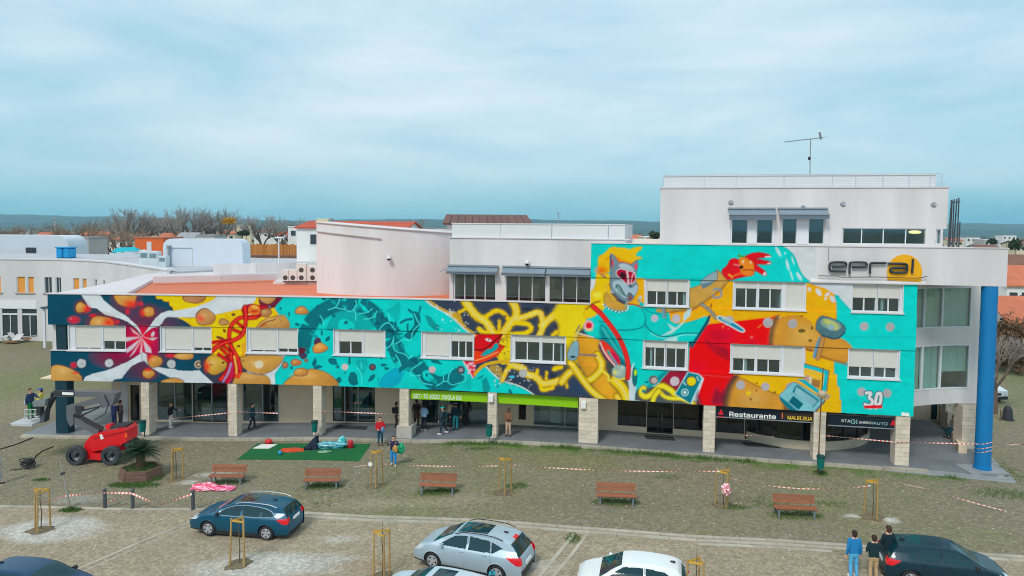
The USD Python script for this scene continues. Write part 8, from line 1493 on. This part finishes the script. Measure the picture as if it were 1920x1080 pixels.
def by_wheels(F, R, S, side):
    """side +1: its left wheels touch the two points; -1: its right wheels"""
    h = (F - R)[:2]; h /= np.linalg.norm(h); l = np.array([-h[1], h[0]]); c = (F + R)[:2] / 2 - l * side * (S['W'] / 2 - .12) - h * (S['axles'][0] + S['axles'][1]) / 2; return (c[0], c[1], float(zground(c[0]))), math.atan2(h[1], h[0])
S = spec('estate'); car('dark teal blue estate car with chrome window trim facing left', S, *by_wheels(gpt(390, 1005), gpt(503, 1012), S, 1), paintwork('paint_petrol', lin(0, 78, 104)))
S = spec('tall'); locB, rzB = by_wheels(gpt(811, 1069), gpt(934, 1089), S, 1); car('silver estate car with a black glass roof panel facing left', S, locB, rzB, paintwork('paint_silver', lin(168, 186, 198)))
def by_roof(u, v, zr, rz, dx):
    c = at_z(u, v, zr - .1)
    for _ in range(4): c = at_z(u, v, zr - .1 + float(zground(c[0])))
    d = np.array([math.cos(rz), math.sin(rz)]); p = c[:2] - d * dx; return (p[0], p[1], float(zground(p[0])))
def dirn(a, b, z): p, q = at_z(*a, z), at_z(*b, z); return math.atan2(q[1] - p[1], q[0] - p[0])
rz = dirn((1297, 1048), (1196, 1037), 1.3); car('white three door hatchback behind the tall stakes at the bottom edge', HT3, by_roof(1216, 1052, 1.45, rz, -.55), rz, paintwork('paint_white', lin(236, 240, 242)))
rz = dirn((1697, 1026), (1790, 1036), 1.35); car('dark blue green hatchback beside the three people facing right', HTR, by_roof(1740, 1019, 1.45, rz, -.5), rz, paintwork('paint_night', lin(0, 44, 58)))
rz = dirn((60, 1049), (128, 1056), 1.35); S = spec('hatch'); car('dark car in the bottom left corner with only its roof and windscreen in view', S, by_roof(56, 1064, 1.45, rz, -.2), rz, paintwork('paint_navy', lin(4, 60, 92)))
S = spec('estate'); S['trim'] = None; S['rails'] = None; car('pale car below the silver one with only its roof in view', S, by_roof(842, 1084, 1.45, rzB, -.35), rzB, paintwork('paint_pale', lin(196, 210, 220)))
# white van far right
vq = gpt(1868, 757); vn = thing('white_van', 'white van parked beyond the blue pillar facing the square', 'van', (vq[0], vq[1], vq[2]), math.radians(8)); VW = paintwork('paint_van', lin(226, 232, 236))
m = MB().prism([(0, .35), (0, .95), (.75, 1.15), (1.25, 1.95), (4.7, 2.0), (4.75, .35)], -.95, .95); m.v = [np.c_[v[:, 2], v[:, 0], v[:, 1]] for v in m.v]; part(vn, 'body', m, VW, world=False); part(vn, 'windscreen', MB().hexa([(-.8, .74, 1.17), (.8, .74, 1.17), (.75, 1.17, 1.88), (-.75, 1.17, 1.88), (-.8, .71, 1.19), (.8, .71, 1.19), (.75, 1.14, 1.9), (-.75, 1.14, 1.9)]), CGL, world=False); part(vn, 'bumper', MB().cbox((-.93, -.08, .3), (.93, .1, .55), .04), CBK, world=False); part(vn, 'grille', MB().box((-.4, -.02, .62), (.4, -.003, .8)), CBK, world=False)
for s in (-1, 1):
    part(vn, 'head_lamp', MB().cbox((s * .72 - .17, -.03, .65), (s * .72 + .17, .02, .9), .03), HEAD, world=False); part(vn, 'side_window', MB().box((s * .94 - .02, 1.25, 1.2), (s * .94 + .02, 2.4, 1.8)), CGL, world=False); part(vn, 'mirror', MB().cbox((s * 1.05 - .09, .9, 1.15), (s * 1.05 + .09, 1.0, 1.4), .03), CBK, world=False)
    for y in (.8, 3.9): part(vn, 'wheel', MB().lathe([(0, -.11), (.3, -.11), (.33, -.08), (.33, .08), (.3, .11), (0, .11)], (s * .84, y, .33), 20, 'x'), TYR, world=False)
# ---------------------------------------------------------------- boom lift
LY = float(gpt(152, 873)[1]) + 1.1; LRD = M('lift_red', lin(222, 12, 26), .35, .06, 1.5, coat=.6); LGY = M('lift_grey', lin(104, 106, 112), .5, .12, 1.5, metallic=.2); LDK = M('lift_dark', lin(52, 54, 58), .6, .12, 2); LTY = M('lift_tyre', lin(58, 62, 66), .85, .15, 4); LRM = M('lift_rim', lin(186, 190, 192), .5, .08, 3)
def Z7(x, y): return 30 + x / 5.685, 700 + y / 5.685
def lp_(x, y, d=0.0): return at_y(*Z7(x, y), LY + d)
lb = gpt(185, 876); t = thing('boom_lift', 'red boom lift with grey folded arms and a platform at far left', 'boom lift', (lb[0], LY, float(zground(lb[0]))))
def slab(pts, d0, d1, mat, nm, parent=None, shrink=.0):
    F = [lp_(*p, d0 * .35 + d1 * .65) for p in pts]; P2 = [(p[0], p[2]) for p in F]; m = MB().prism(P2, LY + d0, LY + d1); m.v = [np.c_[v[:, 0], v[:, 2], v[:, 1]] for v in m.v]; return part(parent or t, nm, m, mat, label=None)
slab([(735, 795), (755, 770), (850, 765), (960, 800), (1090, 790), (1130, 830), (1000, 868), (770, 848)], -.75, .75, LRD, 'chassis')
up = slab([(815, 760), (822, 695), (880, 625), (960, 598), (1090, 570), (1190, 545), (1232, 545), (1252, 570), (1256, 690), (1180, 722), (1060, 760), (900, 790)], -.72, .5, LRD, 'engine_hood'); slab([(830, 690), (1230, 600), (1232, 612), (832, 700)], -.735, -.722, M('lift_shade', lin(150, 8, 20), .5, .1, 2), 'hood_groove', up); slab([(1165, 640), (1178, 632), (1190, 680), (1160, 682)], -.74, -.722, M('lift_orange', lin(246, 90, 30), .5, .05, 2), 'warning_label', up); slab([(892, 655), (915, 650), (938, 695), (905, 706)], -.74, -.722, SGW, 'white_label', up); slab([(1055, 545), (1220, 528), (1222, 545), (1060, 562)], -.5, .3, LDK, 'top_vent', up); slab([(975, 540), (1035, 533), (1040, 575), (985, 580)], -.4, .0, LRD, 'control_box', up)
for x, y, r in ((685, 880, .54), (1055, 900, .54)):
    for d in (-.95, .85):
        c = lp_(x, y, -.6); c = np.array([c[0] + (d + .95) * .1, LY + d, float(zground(c[0])) + r]); w = part(t, 'wheel', MB().lathe([(.3, -.17), (r * .9, -.19), (r, -.13), (r, .13), (r * .9, .19), (.3, .17)], c, 30, 'y'), LTY, smooth=40); part(w, 'rim', MB().lathe([(0, -.1), (.12, -.14), (.14, -.08), (.28, -.1), (.32, -.17), (.3, .0)], c * [1, 1, 1], 24, 'y') if d > 0 else MB().lathe([(0, .1), (.12, .14), (.14, .08), (.28, .1), (.32, .17), (.3, .0)], c, 24, 'y'), LRM, smooth=30); part(w, 'hub', MB().cyl(c + [0, -.2, 0], c + [0, .2, 0], .1, 12), LDK)
def arm(a, b, w, d0, d1, mat, nm): 
    a, b = np.array(a, float), np.array(b, float); n = b - a; n /= np.linalg.norm(n); s = np.array([-n[1], n[0]]) * w / 2; slab([tuple(a - s), tuple(b - s), tuple(b + s), tuple(a + s)], d0, d1, mat, nm)
arm((905, 615), (625, 470), 62, -.25, .25, LGY, 'lower_arm'); arm((930, 590), (700, 470), 30, -.4, -.26, LDK, 'lower_link'); slab([(580, 330), (700, 330), (705, 400), (650, 420), (660, 520), (620, 550), (585, 470)], -.3, .3, LGY, 'pivot_block'); slab([(630, 350), (700, 345), (700, 440), (640, 450)], -.34, -.305, LDK, 'pivot_cover')
arm((660, 345), (950, 262), 52, -.22, .22, LGY, 'upper_arm'); arm((660, 470), (880, 365), 16, -.1, .0, LDK, 'strut'); arm((640, 410), (930, 345), 13, .1, .2, LGY, 'cylinder'); slab([(915, 205), (960, 195), (1040, 185), (1100, 200), (1095, 240), (1060, 330), (960, 350), (930, 300)], -.32, .32, LGY, 'knuckle')
arm((1060, 215), (395, 213), 52, -.2, .2, LGY, 'main_boom'); arm((620, 213), (400, 213), 58, -.235, -.202, LDK, 'boom_sleeve'); slab([(492, 198), (612, 205), (612, 232), (492, 230)], -.25, -.238, SGW, 'boom_label'); arm((405, 205), (335, 380), 20, -.2, -.08, LDK, 'jib_bar'); arm((430, 235), (350, 390), 16, .05, .2, LDK, 'jib_bar'); arm((350, 370), (325, 500), 24, -.15, .1, LDK, 'jib_bar'); slab([(290, 400), (345, 395), (335, 510), (300, 515)], -.25, .25, LGY, 'basket_pivot')
PLTX = [(75, 480), (300, 490), (300, 512), (90, 505)]; slab(PLTX, -.9, .7, LRM, 'platform_floor'); slab([(205, 290), (330, 260), (350, 262), (335, 340), (215, 345)], -.5, -.1, M('lift_console', lin(120, 128, 130), .6, .1, 2), 'control_console'); slab([(215, 345), (290, 345), (285, 440), (225, 440)], -.45, -.1, LDK, 'console_stand')
rl = None
for yy in (385, 435):
    P_ = [lp_(95, yy, -.9), lp_(215, yy, -.9), lp_(215, yy, .7), lp_(95, yy, .7)]; part(t, 'guard_rail', MB().tube(P_, .025, 6, closed=True), LRM)
for x in (95, 150, 205):
    for d in (-.9, .7): part(t, 'rail_post', MB().cyl(lp_(x, 385, d), lp_(x, 490, d), .025, 6), LRM)
part(t, 'fuel_can', MB().cbox(lp_(95, 325, -.5), lp_(128, 280, -.2) , .03), SGW)
part(t, 'boom_hose', MB().tube([lp_(940, 230, -.35), lp_(985, 330, -.4), lp_(950, 430, -.4), lp_(830, 500, -.35)], .03, 6), LDK)
# ---------------------------------------------------------------- people
MF = manifold3d.Manifold
def _sp(c, r, k=10): return MF.sphere(r, k).translate([float(x) for x in c])
def bone(a, b, ra, rb): return MF.batch_hull([_sp(a, ra), _sp(b, rb)])
def blob(parts_, length=.05, it=6):
    m = MF.batch_boolean(parts_, manifold3d.OpType.Add).refine_to_length(length).to_mesh(); tm = trimesh.Trimesh(np.array(m.vert_properties[:, :3]), np.array(m.tri_verts), process=True); trimesh.smoothing.filter_taubin(tm, iterations=it); return np.array(tm.vertices), np.array(tm.faces)
SKIN = M('skin', lin(206, 156, 130), .6, .06, 6); SKD = M('skin_dark', lin(120, 78, 58), .6, .06, 6)
def cloth(c): return M('cloth_%d_%d_%d' % c, lin(*c), .85, .14, 5, obj=True, bump=.004, bscale=9)
def person(label, loc, h=1.72, face=0.0, top=(40, 50, 70), legs=(40, 46, 60), hair=(44, 34, 30), shoe=(40, 40, 44), skin=None, arms=None, stride=0.0, sit=False, lean=0.0, cap=None, pack=None, sleeves=True, coat=False, turn=0.0):
    """face: direction the person looks, radians counter-clockwise from towards the camera (-y)"""
    t = thing('person', label, 'person', tuple(loc), face); s = h / 1.72; P = lambda *q: np.array(q, float) * s
    hipz = .48 if sit else .9; L, R = {}, {}
    for d, k, sg in ((L, 'l', 1), (R, 'r', -1)):
        st = stride * sg
        if sit: d['hip'], d['knee'], d['ank'] = P(.09 * sg, .1, .5), P(.12 * sg, -.34, .5), P(.12 * sg, -.32, .09)
        else: d['hip'], d['knee'], d['ank'] = P(.09 * sg, 0, .9), P(.1 * sg, -.03 - st * .5, .49), P(.11 * sg, .02 - st * (.9 if st > 0 else 1.15), .09 if st >= 0 else .14)
        d['toe'] = d['ank'] + P(.01 * sg, -.17, -.045)
    dy = .1 if sit else 0; base = -.4 if sit else 0
    ch = P(0, dy - lean * .3, 1.25 + base); nk = P(0, dy - .01 - lean * .45, 1.47 + base); hd = P(turn * .02, dy - .03 - lean * .6, 1.62 + base); wa = P(0, dy, 1.0 + base); pel = P(0, dy, .92 + base)
    A = arms or {}
    for d, k, sg in ((L, 'l', 1), (R, 'r', -1)):
        d['sh'] = nk + P(.175 * sg, 0, -.06); e, w = A.get(k, ((.08, .02, -.28), (.06, -.06, -.25))); d['el'] = d['sh'] + P(e[0] * sg, e[1], e[2]); d['wr'] = d['el'] + P(w[0] * sg, w[1], w[2])
    sk = [bone(hd + P(0, 0, .035), hd + P(0, -.012, -.045), .098 * s, .078 * s), bone(hd + P(0, 0, -.06), nk, .05 * s, .055 * s), bone(nk, wa, .07 * s, .09 * s), bone(hd + P(0, -.098, .0), hd + P(0, -.112, -.025), .012 * s, .016 * s)]
    for sg in (-1, 1): sk.append(bone(hd + P(.095 * sg, .01, .01), hd + P(.1 * sg, .01, -.02), .018 * s, .014 * s))
    for d in (L, R):
        sk += [bone(nk, d['sh'], .06 * s, .05 * s), bone(d['sh'], d['el'], .045 * s, .038 * s), bone(d['el'], d['wr'], .038 * s, .027 * s), bone(wa, d['hip'], .09 * s, .08 * s), bone(d['hip'], d['knee'], .07 * s, .05 * s), bone(d['knee'], d['ank'], .048 * s, .035 * s), bone(d['ank'], d['toe'], .035 * s, .028 * s)]
        f = d['wr'] - d['el']; f /= np.linalg.norm(f); sd = np.cross(f, [0, 1, .2]); sd /= np.linalg.norm(sd); nr = np.cross(sd, f); pm = d['wr'] + f * .085 * s; sk += [bone(d['wr'], pm, .028 * s, .034 * s)]
        for j in range(4): q = pm + sd * (j - 1.5) * .019 * s; b = q + f * .04 * s + nr * .008 * s; sk += [bone(q, b, .0095 * s, .009 * s), bone(b, b + f * (.03 - .006 * abs(j - 1.5)) * s + nr * .02 * s, .009 * s, .0075 * s)]
        q = d['wr'] + f * .03 * s + sd * .03 * s; b = q + (f * .03 + sd * .028 + nr * .01) * s; sk += [bone(q, b, .012 * s, .01 * s), bone(b, b + (f * .03 + nr * .012) * s, .01 * s, .008 * s)]
    body = part(t, 'body', blob(sk, .04, 3), skin or SKIN, world=False, smooth=True)
    tp = [MF.batch_hull([_sp(L['sh'] + P(-.02, 0, 0), .075 * s), _sp(R['sh'] + P(.02, 0, 0), .075 * s), _sp(ch + P(.1, -.02, 0), .1 * s), _sp(ch + P(-.1, -.02, 0), .1 * s)]), MF.batch_hull([_sp(ch + P(.09, -.02, 0), .105 * s), _sp(ch + P(-.09, -.02, 0), .105 * s), _sp(pel + P(.08, 0, .0), .105 * s), _sp(pel + P(-.08, 0, .0), .105 * s)]), bone(nk + P(0, .0, -.03), nk + P(0, 0, .01), .075 * s, .066 * s)]
    if coat: tp.append(MF.batch_hull([_sp(pel + P(.09, 0, 0), .115 * s), _sp(pel + P(-.09, 0, 0), .115 * s), _sp(pel + P(.1, 0, -.3), .12 * s), _sp(pel + P(-.1, 0, -.3), .12 * s)]))
    for d in (L, R):
        tp.append(bone(d['sh'], d['el'], .068 * s, .056 * s))
        if sleeves: tp.append(bone(d['el'], d['el'] + (d['wr'] - d['el']) * .92, .056 * s, .043 * s))
    part(body, 'top', blob(tp, .06), cloth(top), world=False, smooth=True)
    lg = [MF.batch_hull([_sp(pel + P(.075, 0, 0), .108 * s), _sp(pel + P(-.075, 0, 0), .108 * s), _sp(L['hip'] + P(0, 0, -.06), .095 * s), _sp(R['hip'] + P(0, 0, -.06), .095 * s)])]
    for d in (L, R): lg += [bone(d['hip'], d['knee'], .096 * s, .07 * s), bone(d['knee'], d['ank'] + P(0, 0, .02), .069 * s, .054 * s)]
    part(body, 'trousers', blob(lg, .06), cloth(legs), world=False, smooth=True)
    for d in (L, R): part(body, 'shoe', blob([bone(d['ank'] + P(0, .03, -.04), d['toe'], .048 * s, .04 * s), bone(d['ank'], d['ank'] + P(0, 0, -.04), .045 * s, .05 * s)], .04, 3), cloth(shoe), world=False, smooth=True)
    hr = MF.batch_hull([_sp(hd + P(0, .015, .05), .103 * s), _sp(hd + P(0, .035, -.02), .088 * s)]) - MF.cube([.3 * s, .2 * s, .3 * s], True).translate([float(q) for q in hd + P(0, -.14, -.08)]); m_ = hr.refine_to_length(.03).to_mesh(); part(body, 'hair', (np.array(m_.vert_properties[:, :3]), np.array(m_.tri_verts)), cloth(hair), world=False, smooth=50)
    part(body, 'eyes', MB().add(*[x for x in (lambda b: (b.vertices, b.faces))(trimesh.util.concatenate([trimesh.creation.icosphere(1, .012 * s).apply_translation(hd + P(.035 * q, -.088, .012)) for q in (-1, 1)]))]), cloth((30, 26, 26)), world=False, kind='stuff'); part(body, 'mouth', MB().cbox(hd + P(-.024, -.1, -.058), hd + P(.024, -.085, -.046), .004), cloth((150, 80, 76)), world=False)
    if cap: part(body, 'cap', MB().hull([hd + P(.1 * math.cos(a) * r, .1 * math.sin(a) * r + .005, z) for z, r in ((.05, 1.1), (.1, 1.0), (.135, .6)) for a in np.linspace(0, 6.283, 12)]).hull([hd + P(x, y, z) for x, y in ((-.08, -.09), (.08, -.09), (-.06, -.19), (.06, -.19)) for z in (.055, .07)]), cloth(cap), world=False)
    if pack: part(body, 'backpack', MB().cbox(ch + P(-.15, .09, -.24), ch + P(.15, .27, .16), .07 * s), cloth(pack), world=False)
    return t
DN = {'l': ((.06, .03, -.29), (.02, -.05, -.26)), 'r': ((.06, .03, -.29), (.02, -.05, -.26))}; FOLD = {'l': ((.08, -.04, -.27), (-.2, -.16, -.02)), 'r': ((.08, -.04, -.27), (-.2, -.16, .0))}; HIPS = {'l': ((.14, .06, -.25), (-.1, -.12, -.2)), 'r': ((.14, .06, -.25), (-.1, -.12, -.2))}; PHOTO = {'l': ((.12, -.2, -.1), (-.1, -.2, .12)), 'r': ((.14, -.18, -.12), (-.1, -.2, .14))}; REACH = {'l': ((.1, -.2, -.2), (-.05, -.25, .0)), 'r': DN['r']}
gpp = lambda u, v: at_ground(u, v, True)
pr = math.pi
person('person in a red jacket and dark jeans standing before the column with the concrete base', gpt(713, 835), 1.72, .2, (190, 22, 36), (24, 74, 92), (60, 40, 32), arms={'l': ((.1, -.05, -.26), (-.1, -.2, .05)), 'r': ((.09, .02, -.27), (-.1, -.2, -.08))})
person('person in bright blue trousers raising both hands to the face', gpt(738, 873), 1.66, .1, (40, 40, 80), (20, 140, 214), (70, 46, 36), (230, 230, 232), arms=PHOTO, stride=.06)
q = gpt(738, 873); crumple('green_bag', 'bright green bag hanging behind the blue trousered person', 'bag', q + [.36, .05, .95], (.24, .16, .3), [(0, 170, 120), (10, 150, 104)], seed=21); crumple('tan_bag', 'tan pouch at the hip of the blue trousered person', 'bag', q + [.12, -.18, 1.0], (.16, .1, .2), [(206, 160, 90), (180, 130, 70)], seed=22); crumple('blue_bundle', 'pale blue bundle held by the red jacketed person', 'bundle', gpt(713, 835) + [.2, -.3, 1.05], (.12, .1, .16), [(110, 150, 190), (70, 110, 160)], seed=23)
person('person with a black backpack half behind the column with the concrete base', gpp(743, 803), 1.72, pr * .6, (26, 30, 38), (30, 32, 40), pack=(18, 20, 26))
person('person in a long brown coat half behind the column by the lettered fascia', gpp(781, 798), 1.74, pr, (96, 58, 50), (40, 36, 40), coat=True, pack=(30, 40, 48))
person('person in a pale blue shirt with a shoulder bag at the busy shop window', gpp(795, 807), 1.7, pr * .9, (146, 184, 220), (24, 30, 44), (24, 24, 28), (226, 226, 228), arms=FOLD)
person('person striding in a dark jacket and bright teal cap before the shop window', gpp(831, 814), 1.74, -pr * .45, (20, 50, 62), (26, 50, 70), (30, 28, 28), (232, 232, 234), stride=.22, cap=(0, 176, 170), pack=(10, 56, 62), arms={'l': ((.06, -.12, -.26), (.0, -.14, -.22)), 'r': ((.06, .14, -.25), (.0, .02, -.25))})
person('person in a dark teal jacket and teal trousers looking into the shop', gpp(854, 806), 1.76, pr, (12, 44, 56), (30, 130, 140), (40, 40, 42), (20, 60, 66), cap=(150, 160, 160))
person('person in a beige top leaning towards the shop window', gpp(842, 800), 1.66, pr * .8, (206, 186, 160), (50, 60, 70), lean=.35, arms=REACH)
person('dark clad person deep in the arcade beside the shop glass', gpp(873, 796), 1.68, pr * .75, (52, 48, 48), (44, 44, 48))
person('person in a brown hoodie with beige trousers left of the double column', gpp(953, 818), 1.72, -.25, (124, 84, 64), (190, 160, 134), (50, 36, 30), skin=SKD, arms=FOLD)
person('person in white trousers leaning at the glass behind the first column', gpp(320, 802), 1.66, pr * .5, (28, 26, 30), (226, 226, 228), (150, 110, 80), (230, 230, 232), arms=REACH)
person('person in a dark top with red sleeve walking in the third bay', gpp(473, 806), 1.74, pr * .45, (20, 70, 80), (30, 40, 60), (40, 30, 28), stride=.15)
person('person in dark blue standing with a companion behind the lift arm', gpp(214, 801), 1.74, pr * .9, (24, 40, 84), (20, 36, 76), (50, 36, 30), arms=FOLD); person('person in a maroon and black jacket beside the dark blue one', gpp(226, 800), 1.76, pr * .8, (70, 48, 52), (34, 34, 42), arms=HIPS)
person('person in black standing right behind the dark teal corner column', gpp(133, 806), 1.74, -pr * .5, (34, 32, 42), (34, 36, 50), arms=FOLD)
fl = lp_(150, 485, -.2); person('person in a navy jacket and green trousers on the lift platform', lp_(158, 482, -.3), 1.72, pr * .4, (40, 56, 90), (20, 130, 70), (34, 28, 28), arms=REACH); person('person with a blue cap and yellow vest at the lift platform', lp_(275, 475, .55), 1.74, -pr * .4, (196, 190, 60), (60, 70, 110), cap=(16, 90, 170), arms=FOLD)
person('seated person in a pale jacket and teal trousers on the passage wall', np.array([*(pp[0] + (pp[1] - pp[0]) * .62 + [.1, .1]), .12]), 1.74, -pr * .42, (206, 196, 188), (20, 84, 100), (40, 32, 30), sit=True)
person('person in a two tone blue sweater and pale blue jeans left of the trio', gpt(1600, 1083), 1.76, pr, (24, 120, 178), (84, 168, 214), (48, 34, 30), (226, 228, 230), arms=DN)
person('middle person of the trio in a black tee and beige trousers', gpt(1637, 1089), 1.7, pr * .97, (14, 44, 50), (184, 154, 114), (56, 38, 30), (226, 228, 230), arms={'l': ((.08, .0, -.26), (-.08, -.2, .04)), 'r': ((.12, .02, -.24), (-.06, -.22, .06))}, sleeves=False)
person('tall person in a black top standing against the dark hatchback', gpt(1664, 1078), 1.86, pr * 1.05, (10, 36, 46), (24, 34, 44), (66, 42, 36), arms=FOLD)
person('person in pale grey half outside the left picture edge', gpt(-6, 908), 1.74, pr * .5, (176, 180, 186), (150, 156, 164), shoe=(24, 28, 34), stride=.15); person('person with a teal hood at the bottom edge beside the silver car', gpt(922, 1172), 1.75, pr, (0, 150, 170), (40, 50, 60), cap=(0, 160, 184))
